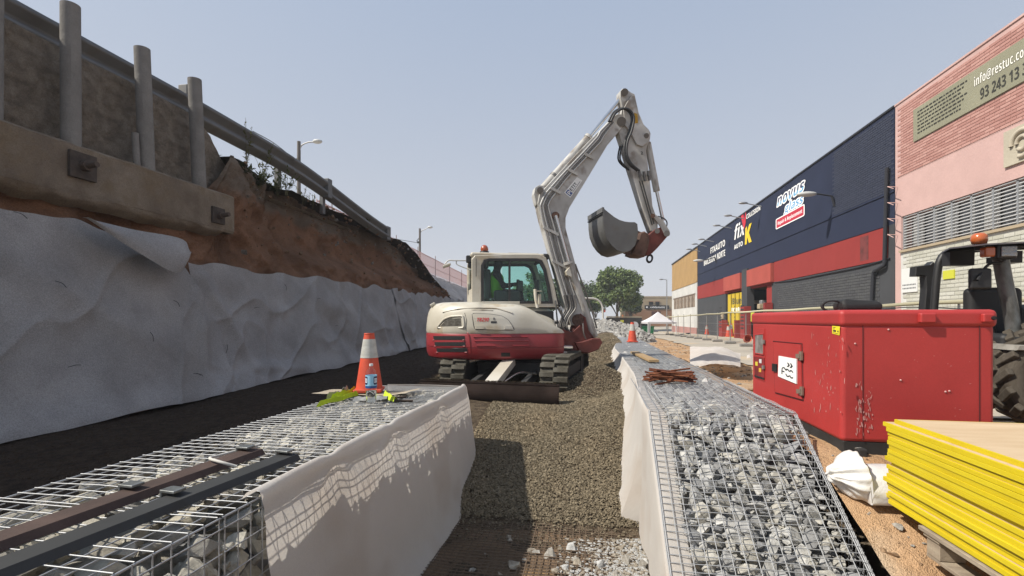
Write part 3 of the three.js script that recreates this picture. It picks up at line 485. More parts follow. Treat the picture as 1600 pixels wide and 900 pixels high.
// white sheet draped over the trench side of that row
{
  const Z0 = 1.90, Z1 = 5.46, ties = [2.55, 3.35, 4.45];
  const face = (Z, v) => {   // v 0 on the lid .. 1 at the floor
    let pin = 0; for (const k of ties) pin = Math.max(pin, Math.exp(-((Z - k) ** 2) / 0.006));
    const lift = 0.028 * (1 - 0.7 * pin) * (0.6 + 0.6 * fbm(Z * 3, 2, 1, 2)) + 0.012, inn = 0.035 - 0.02 * pin + 0.03 * (fbm(Z * 4, 7, 1, 2) - 0.5);
    const arcs = [[LX1 - inn, LTOP + 0.03], [LX1 - inn * 0.4, LTOP + 0.03 + lift * 0.8], [LX1 + 0.02, LTOP + 0.02 + lift * 0.5], [LX1 + 0.035 - 0.01 * pin, LTOP - 0.05], [LX1 + 0.055 - 0.02 * pin, LTOP - 0.14], [LX1 + 0.075, LTOP - 0.3], [LX1 + 0.11, 0.55], [LX1 + 0.16, 0.2], [LX1 + 0.24, 0.02]];
    const f = v * (arcs.length - 1), i = Math.min(arcs.length - 2, Math.floor(f)), t = f - i, a = arcs[Math.max(0, i - 1)], b = arcs[i], c = arcs[i + 1], d = arcs[Math.min(arcs.length - 1, i + 2)];
    const cr = (k) => 0.5 * (2 * b[k] + (c[k] - a[k]) * t + (2 * a[k] - 5 * b[k] + 4 * c[k] - d[k]) * t * t + (3 * b[k] - a[k] - 3 * c[k] + d[k]) * t * t * t);
    const k = sst(0.3, 1, v); let fold = 0;
    for (const q of ties) { const dz = Z - q, dv = v - 0.3; fold += 0.005 * Math.sin(Math.atan2(dz, dv + 0.02) * 8 + q) * Math.exp(-(dz * dz * 5 + dv * dv * 7)) * sst(0.02, 0.12, Math.hypot(dz, dv)); }
    return [cr(0) + sst(0.2, 0.4, v) * fold + k * (0.06 * (fbm(Z * 0.9, v * 1.6, 11, 2) - 0.5) + 0.006 * Math.sin(Z * 7 + 2 * v)) + 0.005 * (fbm(Z * 9, v * 8, 15, 2) - 0.5), cr(1)];
  };
  const g = grid(170, 60, (u, v) => {
    const e0 = Z0 + 0.10 * (fbm(v * 5, 3, 2, 3) - 0.5) + 0.03 * v, Z = lerp(e0, Z1, u), [x, y] = face(Z, v);
    return V(x - 0.02 * sst(0.97, 1, u), y, -(Z + 0.1 * sst(0.9, 1, u) * v * 0.6));
  }, (u, v, p) => [p.z, p.y]);
  const wrap = grid(30, 40, (u, v) => { const [x, y] = face(Z1, v); return V(lerp(x - 0.02, LX0 + 0.15, u), Math.min(y, LTOP + 0.03), -(Z1 + 0.06 * v + 0.05 * Math.sin(u * 3.1) + 0.012)); }, (u, v, p) => [p.x, p.y]);
  tag(obj('draped_sheet', [g, wrap], M.textileWhite), 'white geotextile sheet draped over the gabion edge, tied along the top', 'geotextile');
}

// ---------- pebbles of the gravel fill ----------
{
  const r = rng(900), geo = [0, 1, 2].map((k) => { const g = rockGeo(700 + k, 9, 0.75); return g; });
  const lists = [[], [], []];
  const scat = (X0, X1, Z0, Z1, n, s0, s1) => { for (let i = 0; i < n; i++) { const X = lerp(X0, X1, r()), Z = lerp(Z0, Z1, r()), y = gravelY(X, Z); if (X > -2 && y < 0.06 && r() < 0.85) continue; lists[i % 3].push([X, y - 0.004 + 0.012 * r(), Z, lerp(s0, s1, r() * r()), r() * 6.28, r() * 6.28, r()]); } };
  scat(-1.5, 0.5, 4.0, 7.3, 52000, 0.0085, 0.0185); scat(-3.0, 0.75, 7.2, 11.5, 40000, 0.009, 0.018); scat(-1.6, 0.8, 11.5, 24, 16000, 0.013, 0.027);
  const col = new THREE.Color(), m4 = new THREE.Matrix4(), q = new THREE.Quaternion(), e = new THREE.Euler();
  lists.forEach((L, k) => {
    const im = new THREE.InstancedMesh(geo[k], M.pebble, L.length); im.name = numbered('gravel'); im.castShadow = im.receiveShadow = true;
    L.forEach(([x, y, z, s, a, b, c], i) => {
      im.setMatrixAt(i, m4.compose(V(x, y, -z), q.setFromEuler(e.set(a, b, 0)), V(s * 1.15, s * 0.9, s)));
      const big = fbm(x * 1.3, z * 1.3, 44, 3), f = (0.7 + 0.8 * c), tan = sst(0.45, 0.75, big) * 0.45;
      im.setColorAt(i, col.setRGB(lerp(0.210, 0.29, tan) * f, lerp(0.173, 0.225, tan) * f, lerp(0.118, 0.145, tan) * f));
    });
    stuff(tag(im, 'brown fine gravel filling the trench around the excavator', 'gravel')); scene.add(im);
  });
}
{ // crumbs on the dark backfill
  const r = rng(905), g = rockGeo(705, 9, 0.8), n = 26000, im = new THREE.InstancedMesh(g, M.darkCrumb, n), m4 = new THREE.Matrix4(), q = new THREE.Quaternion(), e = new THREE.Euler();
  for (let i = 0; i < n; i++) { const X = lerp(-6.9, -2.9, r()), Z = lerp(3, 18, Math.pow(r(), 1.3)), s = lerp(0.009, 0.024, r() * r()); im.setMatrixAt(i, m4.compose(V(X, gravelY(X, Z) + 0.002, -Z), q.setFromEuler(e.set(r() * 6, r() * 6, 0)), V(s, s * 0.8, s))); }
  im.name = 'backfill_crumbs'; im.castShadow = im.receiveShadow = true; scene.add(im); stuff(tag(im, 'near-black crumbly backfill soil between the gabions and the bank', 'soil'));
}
// ---------- rubble and geogrid on the trench floor ----------
{
  const r = rng(950), pale = [[0.52, 0.46, 0.37], [0.58, 0.55, 0.49], [0.42, 0.37, 0.30]].map((c, i) => mat(c, { map: WEAR2, s: 0.4, bump: B1, bs: 0.003, bsz: 0.7, roughness: 1 }));
  for (const [px, py, w] of [[795, 841, 10], [837, 862, 14], [803, 884, 17], [858, 868, 24], [797, 845, 8], [820, 875, 11], [832, 861, 16], [868, 893, 12], [760, 866, 7], [738, 891, 9], [783, 898, 9]]) {
    const p = onY(px, py, 0.03), s = w / 2 * 4.0 / 760 * 1.15;
    const o = new THREE.Mesh(ROCKS[Math.floor(r() * 14)], pale[Math.floor(r() * 3)]); o.position.copy(p); o.scale.set(s, s * 0.75, s); o.rotation.set(r(), r() * 6, r() * 0.5); o.name = numbered('loose_stone'); o.castShadow = o.receiveShadow = true; scene.add(o);
    tag(o, 'loose pale broken stone lying on the shaded trench floor', 'stone', 'loose stones on the trench floor');
  }
  for (let i = 0; i < 130; i++) {
    const px = lerp(872, 1008, r()), py = lerp(846, 905, r()) + 12 * (px < 900 ? 1 : 0), p = onY(px, py, 0.03), big = r() < 0.08, s = big ? 0.03 + 0.02 * r() : 0.009 + 0.016 * r() * r(); if (p.x > 0.42) continue;
    const o = new THREE.Mesh(ROCKS[Math.floor(r() * 14)], r() < 0.5 ? pale[Math.floor(r() * 3)] : M.stones[Math.floor(r() * 4)]); o.position.set(p.x, 0.02 + s * 0.4, p.z); o.scale.set(s * 1.2, s * 0.8, s); o.rotation.set(r(), r() * 6, r()); o.name = numbered('rubble_stone'); o.castShadow = o.receiveShadow = true; scene.add(o);
    tag(o, 'small grey stone in the sunlit rubble patch at the foot of the white lining', 'stone', 'rubble stones at the gravel edge');
  }
  { const a = [], b = []; for (let i = 0; i < 1500; i++) { const p = onY(lerp(868, 1012, Math.sqrt(r())), lerp(843, 910, r()), 0.03), s = 0.006 + 0.011 * r(); if (p.x > 0.45) continue; (i % 2 ? a : b).push(ROCKS[i % 14].clone().scale(s * 1.2, s * 0.8, s).rotateY(r() * 6).translate(p.x, 0.03 + s * 0.4, p.z)); } stuff(tag(obj('grey_chippings', a, M.stones[0]), 'fine grey chippings in the sunlit corner of the trench floor', 'gravel')); stuff(tag(obj('beige_chippings', b, pale[0]), 'fine beige chippings mixed into the sunlit trench corner', 'gravel')); }
  const gs = [], gy = (X, Z) => 0.032 + 0.05 * (fbm(X * 2, Z * 2, 1, 4) - 0.5);
  for (const X of steps(-1.4, 0.25, 0.055)) for (let Z = 2.8; Z < 4.5; Z += 0.3) gs.push(beam(V(X, gy(X, Z), -Z), V(X, gy(X, Z + 0.3), -(Z + 0.3)), 0.007, 0.004));
  for (let Z = 2.8; Z < 4.6; Z += 0.045) for (const X of steps(-1.4, 0.1, 0.3)) gs.push(beam(V(X, gy(X, Z) + 0.003, -Z), V(X + 0.3, gy(X + 0.3, Z) + 0.003, -Z), 0.009, 0.004));
  tag(obj('geogrid', gs, mat([0.16, 0.115, 0.08], { roughness: 0.9 })), 'brown geogrid netting laid on the trench floor', 'netting');
}
// ---------- far end of the wall: rubble heap and loose sheet ----------
{
  const r = rng(33), gs = []; const grey = mat([0.50, 0.485, 0.45], { map: WEAR2, s: 0.4, roughness: 1 });
  const heap = (cx, cz, rx, rz, h, n, y0) => { for (let i = 0; i < n; i++) { const a = r() * 6.28, q = Math.sqrt(r()), x = Math.cos(a) * q, z = Math.sin(a) * q, y = h * (1 - q * q) * (0.7 + 0.5 * fbm(x * 2 + cx, z * 2, 3, 3)), s = 0.09 + 0.2 * r() * r(); gs.push(ROCKS[i % 14].clone().scale(s, s * 0.8, s).rotateY(r() * 6).rotateX(r()).translate(cx + x * rx, y0 + y, -(cz + z * rz))); } };
  heap(0.4, 30, 3.0, 5, 0.95, 1500, 0.75);
  stuff(tag(obj('rubble_heap', gs, grey), 'pale grey rubble heap at the far end of the trench', 'rubble'));
  struct(obj('rubble_mound', grid(30, 30, (u, v) => { const x = u * 2 - 1, z = v * 2 - 1, q = Math.min(1, x * x + z * z); return V(0.4 + 3.2 * x, 0.6 + 0.9 * (1 - q) * (0.8 + 0.4 * fbm(x * 2 + 0.4, z * 2, 3, 3)), -(30 + 5.2 * z)); }), grey));
}

// ---------- excavator ----------
const EX = thing('excavator', 'white and red tracked excavator with raised boom standing on the gravel', 'excavator', V(-1.38, 0.60, -9.25), 20 * Math.PI / 180);
{
  EX.updateMatrixWorld(true);
  const inv = EX.matrixWorld.clone().invert(), le = eye.clone().applyMatrix4(inv);
  // photo pixel on the machine's own plane z = zl -> [x, y]
  const el = (px, py, zl) => { const d = ray(px, py).transformDirection(inv).normalize(), s = (zl - le.z) / d.z; return [le.x + d.x * s, le.y + d.y * s]; };
  const els = (list, zl) => list.map(([x, y]) => el(x, y, zl));
  const EV = (px, py, zl) => { const p = el(px, py, zl); return V(p[0], p[1], zl); };
  const GRIME = mixTex([1, 1, 1], [0.66, 0.645, 0.62], { seed: 120, f: 4, oct: 6, sharp: 2.2, speck: 0.06, C: [0.42, 0.36, 0.31], cf: 4 });
  const MX = {
    cream: mat([0.70, 0.665, 0.575], { map: mixTex([1, 1, 1], [0.82, 0.79, 0.73], { seed: 121, f: 3, oct: 6, sharp: 1.9, speck: 0.04, C: [0.74, 0.64, 0.50], cf: 4 }), s: 0.7, roughness: 0.42, clearcoat: 0.25, clearcoatRoughness: 0.35 }),
    boom: mat([0.66, 0.65, 0.62], { map: GRIME, s: 0.9, roughness: 0.55, bump: B3, bs: 0.002 }),
    red: mat([0.36, 0.030, 0.038], { map: WEAR, s: 0.6, roughness: 0.42, clearcoat: 0.2, clearcoatRoughness: 0.4 }),
    redDull: mat([0.23, 0.055, 0.042], { map: WEAR2, s: 1.2, roughness: 0.75 }),
    rust: mat([0.17, 0.095, 0.07], { map: WEAR2, s: 2, roughness: 0.85 }),
    bucket: mat([0.20, 0.20, 0.195], { map: WEAR, s: 1.2, roughness: 0.5, metalness: 0.35 }),
    pin: mat([0.22, 0.21, 0.20], { metalness: 0.6, roughness: 0.5 }),
    chrome: mat([0.72, 0.73, 0.74], { metalness: 0.95, roughness: 0.22 }),
    hose: mat([0.035, 0.035, 0.037], { roughness: 0.5 }),
    frame: mat([0.045, 0.045, 0.045], { roughness: 0.7, map: WEAR, s: 2 }),
    track: mat([0.15, 0.14, 0.115], { map: WEAR2, s: 2.2, bump: B2, bs: 0.004, bsz: 4, roughness: 0.95 }),
    blade: mat([0.036, 0.024, 0.020], { map: WEAR2, s: 0.8, roughness: 0.95, specularIntensity: 0.3 }),
    glass: new THREE.MeshPhysicalMaterial({ color: new THREE.Color(0.62, 0.86, 0.80), transmission: 1, thickness: 0, roughness: 0.02, ior: 1.45 }),
  };
  // --- undercarriage, built along its own heading, 14 degrees less than the house
  const turn = new THREE.Matrix4().makeRotationY((84 - 20) * Math.PI / 180), CH = (g) => g.applyMatrix4(turn);   // chassis forward = +x
  const trackLoop = (s) => { const R = 0.31, h = 1.08; const per = 4 * h + 2 * Math.PI * R; let d = ((s % 1) + 1) % 1 * per; if (d < 2 * h) return [-h + d, 2 * R + 0.03, Math.PI / 2]; d -= 2 * h; if (d < Math.PI * R) { const a = Math.PI / 2 - d / R; return [h + R * Math.cos(a), R + 0.03 + R * Math.sin(a) - 0, a]; } d -= Math.PI * R; if (d < 2 * h) return [h - d, 0.03, -Math.PI / 2]; d -= 2 * h; const a = -Math.PI / 2 - d / R; return [-h + R * Math.cos(a), R + 0.03 + R * Math.sin(a), a]; };
  for (const side of [-1, 1]) {
    const zc = side * 0.875, W = 0.45, tr = obj('track', CH(uvm(grid(96, 1, (u, v) => { const [x, y] = trackLoop(u); return V(x, y, zc + (v - 0.5) * W); }))), Object.assign(MX.track.clone(), { side: THREE.DoubleSide }), EX);
    const inner = CH(uvm(grid(96, 1, (u, v) => { const [x, y, a] = trackLoop(u); return V(x - 0.05 * Math.cos(a), y - 0.05 * Math.sin(a), zc + (v - 0.5) * W); })));
    obj('track_lining', inner, Object.assign(MX.track.clone(), { side: THREE.DoubleSide }), tr);
    for (let k = 0; k < 2; k++) obj('track_edge', CH(uvm(grid(96, 1, (u, v) => { const [x, y, a] = trackLoop(u); return V(x - 0.05 * v * Math.cos(a), y - 0.05 * v * Math.sin(a), zc + (k - 0.5) * W); }))), MX.trackD ??= Object.assign(MX.track.clone(), { side: THREE.DoubleSide }), tr);
    const n = 44, lug = (() => { const g = rbox(0.052, 0.085, 0.24, 0.012, 0, 0, 0, 1); return g; })();
    for (let i = 0; i < n; i++) for (const q of [-1, 1]) { const [x, y, a] = trackLoop((i + (q > 0 ? 0.5 : 0)) / n); obj('tread_lug', CH(lug.clone().rotateZ(a).rotateX(0).translate(x + 0.02 * Math.cos(a), y + 0.02 * Math.sin(a), zc + q * 0.11)), MX.track, tr); }
    for (const x of [-1.08, 1.08]) obj('sprocket_wheel', CH(cyl(V(x, 0.34, zc - 0.14), V(x, 0.34, zc + 0.14), 0.255, 0.255, 20)), MX.frame, tr);
    for (const x of [-0.65, -0.22, 0.22, 0.65]) obj('roller', CH(cyl(V(x, 0.17, zc - 0.15), V(x, 0.17, zc + 0.15), 0.09, 0.09, 14)), MX.frame, tr);
    obj('track_frame', CH(rbox(1.75, 0.2, 0.26, 0.03, 0, 0.36, zc)), MX.frame, tr);
  }
  obj('chassis', [CH(rbox(1.5, 0.22, 1.3, 0.03, 0, 0.42, 0)), CH(rbox(0.9, 0.2, 1.6, 0.03, 0, 0.40, 0)), CH(cyl(V(0, 0.5, 0), V(0, 0.66, 0), 0.55, 0.55, 28))], MX.frame, EX);
  // blade with push arms
  { const bl = obj('blade', (() => { const prof = []; for (let i = 0; i <= 12; i++) { const a = i / 12; prof.push([-2.12 - 0.07 * Math.sin(a * Math.PI), 0.0 + 0.33 * a]); } for (let i = 12; i >= 0; i--) { const a = i / 12; prof.push([-2.095 - 0.07 * Math.sin(a * Math.PI), 0.33 * a]); } const g = plate(prof, 2.2, 0); return CH(g); })(), MX.blade, EX);
    obj('blade_top_edge', CH(rbox(0.07, 0.028, 2.2, 0.006, -2.10, 0.335, 0)), MX.blade, bl); obj('cutting_edge', CH(rbox(0.03, 0.07, 2.2, 0.004, -2.125, 0.0, 0)), MX.pin, bl);
    for (const z of [-0.42, 0.42]) obj('push_arm', CH(beam(V(-2.08, 0.16, z), V(-0.6, 0.34, z), 0.09, 0.15)), MX.frame, bl);
    obj('blade_cylinder', [CH(beam(V(-2.06, 0.27, 0.02), V(-0.95, 0.56, 0.02), 0.20, 0.12))], MX.cream, bl);
    obj('blade_hose', CH(tube([V(-1.9, 0.33, 0.2), V(-1.4, 0.42, 0.32), V(-1.0, 0.36, 0.5)], 0.016, 6)), MX.chrome, bl);
    // gravel lying along the top of the blade
    const r = rng(4), cr = []; for (let i = 0; i < 420; i++) { const s = 0.009 + 0.009 * r(); cr.push(CH(rockGeo(i % 9 + 50, 8).scale(s, s, s).translate(-2.10 + 0.05 * (r() - 0.5), 0.354 + 0.012 * r(), (r() - 0.5) * 2.1))); } stuff(obj('gravel_on_blade', cr, M.gravelBed, bl)); }
  // --- house: counterweight and hood
  const plan = new THREE.CatmullRomCurve3([[0.46, 1.0], [0.0, 1.05], [-0.6, 1.06], [-1.12, 0.98], [-1.52, 0.74], [-1.76, 0.38], [-1.82, 0], [-1.76, -0.38], [-1.52, -0.74], [-1.12, -0.98], [-0.6, -1.06], [0.0, -1.05], [0.46, -1.0], [0.62, -0.7], [0.66, 0], [0.62, 0.7]].map(([x, z]) => V(x, 0, z)), true, 'catmullrom', 0.5).getSpacedPoints(120);
  const hull = (layers, yf, cap) => { const n = 120; const g = grid(n, layers.length - 1 + (cap ? 1 : 0), (u, v) => {
      const k = Math.round(v * (layers.length - 1 + (cap ? 1 : 0))), p = plan[Math.round(u * n) % n], nx = p.x + 0.45, L = k < layers.length ? layers[k] : [layers[layers.length - 1][0], 9];
      const s = L[1] >= 9 ? 0.001 : 1 - L[1] / Math.max(0.6, Math.hypot(nx, p.z)); const x = -0.45 + nx * s, z = p.z * s; return V(x, yf ? yf(L[0], x, z) : L[0], z); }); return uvm(toCreasedNormals(g, 0.7)); };
  const body = obj('counterweight', hull([[0.60, 9], [0.60, 0.10], [0.63, 0.04], [0.70, 0.01], [0.80, 0.0], [0.803, 0.014], [0.812, 0.014], [0.815, 0], [1.02, 0.0], [1.045, 0.012]], null, false), MX.red, EX);
  const top = (y, x, z) => { const f = 1 - 0.80 * Math.pow(sst(-0.45, 0.62, x), 1.5) * sst(-0.1, 0.25, z) - 0.06 * sst(-0.9, -1.9, x); return 1.046 + (y - 1.046) * f; };
  const hood = obj('engine_hood', hull([[1.046, 0.012], [1.075, 0.0], [1.18, 0.005], [1.32, 0.02], [1.41, 0.04], [1.48, 0.07], [1.53, 0.11], [1.57, 0.17], [1.592, 0.27], [1.60, 0.5]], top, true), MX.cream, EX);
  EX.updateMatrixWorld(true);
  const rc = new THREE.Raycaster();
  const hit = (px, py, off) => { rc.set(eye, ray(px, py).normalize()); const keep = [body.material.side, hood.material.side]; body.material.side = hood.material.side = THREE.DoubleSide; const h = rc.intersectObjects([body, hood], false)[0]; [body.material.side, hood.material.side] = keep; if (!h) return null; const n = h.face.normal.clone(); if (n.dot(h.point.clone().applyMatrix4(inv).sub(le)) > 0) n.negate(); return h.point.clone().applyMatrix4(inv).addScaledVector(n, off); };
  const hullPoly = (list, off, inset = 6) => {   // a raised panel following the body
    const sh = new THREE.Shape(list.map(([x, y]) => new THREE.Vector2(x, y))), gx = []; let xs = list.map((p) => p[0]), x0 = Math.min(...xs), x1 = Math.max(...xs);
    const g = new THREE.ShapeGeometry(sh, 4), p = g.attributes.position, P = [], idx = g.index.array; let tri = []; for (let i = 0; i < idx.length; i += 3) tri.push([0, 1, 2].map((k) => [p.getX(idx[i + k]), p.getY(idx[i + k])])); const mid = (a, b) => [(a[0] + b[0]) / 2, (a[1] + b[1]) / 2];
    for (let k = 0; k < 4; k++) tri = tri.flatMap(([a, b, c]) => Math.max(Math.hypot(a[0] - b[0], a[1] - b[1]), Math.hypot(c[0] - b[0], c[1] - b[1]), Math.hypot(a[0] - c[0], a[1] - c[1])) < 5 ? [[a, b, c]] : [[a, mid(a, b), mid(a, c)], [mid(a, b), b, mid(b, c)], [mid(a, c), mid(b, c), c], [mid(a, b), mid(b, c), mid(a, c)]]);
    const front = []; for (let i = 0; i < p.count; i++) front.push(hit(p.getX(i), p.getY(i), off) ?? V(0, 0, 0));
    const back = []; for (let i = 0; i < p.count; i++) back.push(hit(p.getX(i), p.getY(i), -0.012) ?? V(0, 0, 0));
    for (const q of tri.flat()) { const h = hit(q[0], q[1], off) ?? V(0, 0, 0); P.push(h.x, h.y, h.z); }
    for (let i = 0; i < p.count; i++) { const j = (i + 1) % p.count; for (const q of [front[i], front[j], back[j], front[i], back[j], back[i]]) P.push(q.x, q.y, q.z); }
    const o = new THREE.BufferGeometry(); o.setAttribute('position', new THREE.Float32BufferAttribute(P, 3)); o.computeVertexNormals(); return uvm(o);
  };
  const hullTube = (list, r, off = 0, close) => { const pts = list.map(([x, y]) => hit(x, y, off)).filter(Boolean); return new THREE.TubeGeometry(new THREE.CatmullRomCurve3(pts, !!close, 'catmullrom', 0.15), pts.length * 8, r, 6, !!close); };
  // side access panel, its latches, the grille window, the slots
  const pan = [[738, 491], [742, 490], [765, 491], [784, 494], [794, 500], [800, 509], [803, 516], [770, 515], [742, 514]];
  obj('access_panel', hullPoly(pan, 0.010), MX.cream, hood); obj('panel_gap', hullTube(pan, 0.007, 0.004, true), MX.hose, hood);
  for (const x of [749.5, 794]) obj('panel_latch', hullPoly([[x - 6, 509.5], [x + 6, 509.5], [x + 7, 514], [x - 6, 514]], 0.028), MX.cream, hood);
  obj('key_lock', [hullPoly([[770.5, 496.5], [773, 496.5], [773, 499.5], [770.5, 499.5]], 0.016)], MX.pin, hood); obj('panel_slot', hullPoly([[767, 502], [776, 502], [776, 505], [767, 505]], 0.013), MX.hose, hood);
  const gv = [[688, 510], [696, 501], [704, 498], [720, 497], [721, 509]]; obj('grille_frame', hullTube([[684, 512], [694, 499], [704, 495], [723, 494], [724, 512]], 0.022, 0.0, true), MX.cream, hood); obj('vent_grille', hullPoly(gv, 0.004), mat([0.16, 0.15, 0.13], { map: WEAR2, s: 9, roughness: 0.9 }), hood);
  obj('hood_crease', [hullTube([[692, 488], [715, 483], [745, 481], [775, 482], [800, 489]], 0.014, 0.003), hullTube([[700, 486], [740, 484], [770, 485]], 0.008, 0.002)], MX.cream, hood);
  obj('hood_seam', [hullTube([[728, 517], [729, 500], [726, 489]], 0.004, 0.002)], MX.hose, hood);
  for (const [y, a, b] of [[528, 677, 726], [537.5, 679, 727], [547, 682, 730]]) { obj('vent_slot', hullPoly([[a, y - 3], [b, y - 3], [b + 0.6, y + 3], [a + 1, y + 3]], 0.004), M.dark, body); obj('vent_lip', hullTube([[a, y + 3.6], [b, y + 3.6]], 0.012, 0.006), MX.red, body); }
  for (const [y, a, b] of [[526.5, 740, 824], [533, 742, 826], [540, 745, 774], [540, 801, 827]]) obj('pressed_rib', hullTube([[a, y], [(a + b) / 2, y], [b, y]], 0.013, 0.001), MX.red, body);
  obj('vent_surround', hullTube([[671, 523], [731, 520], [735, 552]], 0.010, 0.002), MX.red, body); obj('tow_hole', hullPoly([[783, 551], [797, 551], [797, 557], [783, 557]], 0.003), M.dark, body);
  { const t = canvasTex(512, 160, (x) => { x.fillStyle = '#c4202c'; x.font = 'italic bold 132px sans-serif'; x.textAlign = 'center'; x.textBaseline = 'middle'; x.fillText('TB290', 256, 86, 490); });
    obj('model_lettering', grid(14, 4, (u, v) => hit(lerp(741, 767, u), lerp(504, 494.5, v), 0.0145), (u, v) => [u, v]), decal(t), hood); }
  // --- swing post and bracket at the front
  const zb = 0.02;
  obj('swing_bracket', [plate(els([[868, 521], [880, 515], [893, 519], [905, 508], [925, 530], [934, 531], [932, 543], [918, 552], [900, 552], [885, 545], [868, 548]], zb + 0.2), 0.10, 0.01).translate(0, 0, zb + 0.2), plate(els([[893, 519], [897, 500], [903, 490], [911, 496], [915, 515], [925, 528]], zb), 0.34, 0.015).translate(0, 0, zb), rbox(0.5, 0.35, 0.5, 0.05, 0.85, 0.78, 0)], MX.redDull, EX);
  obj('swing_lip', plate(els([[893, 534], [905, 533], [920, 528], [932, 528], [936, 534], [930, 545], [915, 551], [900, 549]], zb + 0.1), 0.42, 0.02).translate(0, 0, zb + 0.1), MX.redDull, EX);
  obj('swing_cylinder', cyl(EV(866, 543, 0.75), EV(892, 543, 0.45), 0.045, 0.045, 14), MX.chrome, EX);
  obj('step_plate', plate(els([[848, 562], [872, 553], [884, 549], [883, 560], [866, 563]], 0.8), 0.3, 0.01).translate(0, 0, 0.75), MX.cream, EX);
  // --- boom
  const BZ = 0.02, bw = 0.26;
  const bo = [[893, 508], [883, 473], [869, 425], [846, 344], [840, 318], [843, 303], [851, 294], [900, 241], [951, 189], [964, 178], [972, 178], [977, 187], [972, 200], [949, 227], [914, 285], [890, 324], [884, 340], [884, 356], [901, 419], [911, 468], [914, 497], [903, 509]];
  const boom = obj('boom', plate(els(bo, BZ + bw / 2), bw, 0.012).translate(0, 0, BZ), MX.boom, EX);
  obj('cylinder_mount', plate(els([[838, 320], [834, 303], [836, 293], [842, 289], [849, 290], [855, 296]], BZ + 0.1), 0.2, 0.01).translate(0, 0, BZ), MX.boom, boom);
  for (const [px, py, r] of [[903, 500, 0.115], [868, 337, 0.075], [971, 190, 0.09], [844, 297, 0.06]]) obj('pivot_pin', cyl(EV(px, py, BZ - bw / 2 - 0.04).setZ(BZ - bw / 2 - 0.04), V(...el(px, py, BZ + bw / 2 + 0.05), BZ + bw / 2 + 0.05), r, r, 16), px === 903 || px === 868 ? MX.rust : MX.pin, boom);
  // hydraulic pipes running along the boom side
  const zf = BZ + bw / 2 + 0.022; let off = 0;
  for (const dx of [0, 5.5, 11, 16.5]) { const k = dx / 16.5; obj('hydraulic_pipe', new THREE.TubeGeometry(new THREE.CatmullRomCurve3([[881 + dx, 462], [862 + dx * 1.0, 400], [848 + dx * 0.9, 345], [844 + dx * 0.75, 322], [852 + dx * 0.55, 303 + dx * 0.5], [880 + dx * 0.25, 271 + dx * 0.55], [915 + dx * 0.2, 234 + dx * 0.55], [934 + dx * 0.25, 213 + dx * 0.55], [938 + dx * 0.3, 205 + dx * 0.5], [956 + dx * 0.2, 187 + dx * 0.3]].map(([x, y]) => EV(x, y, zf)), false, 'catmullrom', 0.15), 90, 0.0155, 7), dx === 11 ? MX.pin : MX.galvP ??= mat([0.55, 0.545, 0.53], { metalness: 0.3, roughness: 0.5 }), boom); }
  for (const [x, y, a] of [[858, 360, 20], [872, 412, 20], [866, 297, 14], [893, 268, 13], [918, 243, 12]]) obj('pipe_clamp', beam(EV(x - a * 0.45, y - a * 0.25, zf + 0.012), EV(x + a * 0.75, y + a * 0.35, zf + 0.012), 0.03, 0.05), MX.boom, boom);
  // hoses at the boom foot and at the top joint
  for (let k = 0; k < 5; k++) obj('hose', tube([[881 + 4 * k, 461], [884 + 4 * k, 480], [877 + 3 * k, 497], [874 + 3 * k, 511], [884 + 2 * k, 520]].map(([x, y]) => EV(x, y, zf + 0.02 * k)), 0.017, 7, 28), k % 2 ? MX.hose : MX.pin, boom);
  // arm cylinder
  const cz = BZ, arm1 = EV(846, 297, cz), arm2 = EV(918, 217, cz), arm3 = EV(974, 149, cz);
  const ac = obj('arm_cylinder', [cyl(arm1, arm2, 0.078, 0.078, 18), cyl(arm2, arm2.clone().lerp(arm3, 0.05), 0.09, 0.09, 18)], MX.boom, EX); obj('piston_rod', cyl(arm2, arm3, 0.038, 0.038, 14), MX.chrome, ac); obj('cylinder_band', cyl(arm1.clone().lerp(arm2, 0.25), arm1.clone().lerp(arm2, 0.29), 0.088, 0.088, 18), MX.pin, ac);
  // boom cylinder in front of the boom
  const bz = BZ + 0.05, c1 = EV(928, 526, bz), c2 = EV(889, 413, bz + 0.12), c3 = EV(868, 337, bz + 0.12), bc = obj('boom_cylinder', [cyl(c1, c2, 0.082, 0.082, 18), cyl(c2, c2.clone().lerp(c3, 0.06), 0.10, 0.10, 18)], MX.boom, EX);
  obj('piston_rod', cyl(c2, c3, 0.042, 0.042, 14), MX.chrome, bc); obj('feed_pipe', [tube([c2.clone().add(V(0.1, 0, 0.08)), c1.clone().lerp(c2, 0.4).add(V(0.11, 0, 0.08)), c1.clone().lerp(c2, 0.12).add(V(0.09, 0, 0.08))], 0.015, 6), tube([EV(911, 505, 0.25), EV(912, 520, 0.28), EV(917, 532, 0.25), EV(922, 528, 0.2)], 0.014, 6, 20)], MX.pin, bc);
  obj('cylinder_guard', plate(els([[884, 424], [890, 417], [894, 433], [886, 430]], bz + 0.2), 0.1, 0.005).translate(0, 0, bz + 0.16), MX.cream, bc);
  // --- dipper arm
  const ao = [[969, 152], [969, 142], [973, 138], [980, 139], [986, 144], [992, 147], [994, 158], [998, 175], [1006, 194], [1014, 202], [1017, 208], [1016, 217], [1011, 228], [1010, 236], [1015, 275], [1020, 322], [1028, 345], [1028, 360], [1022, 366], [1017, 360], [1003, 322], [986, 268], [974, 228], [967, 207], [968, 188], [972, 168]];
  const arm = obj('dipper_arm', plate(els(ao, BZ + 0.1), 0.2, 0.012).translate(0, 0, BZ), MX.boom, EX);
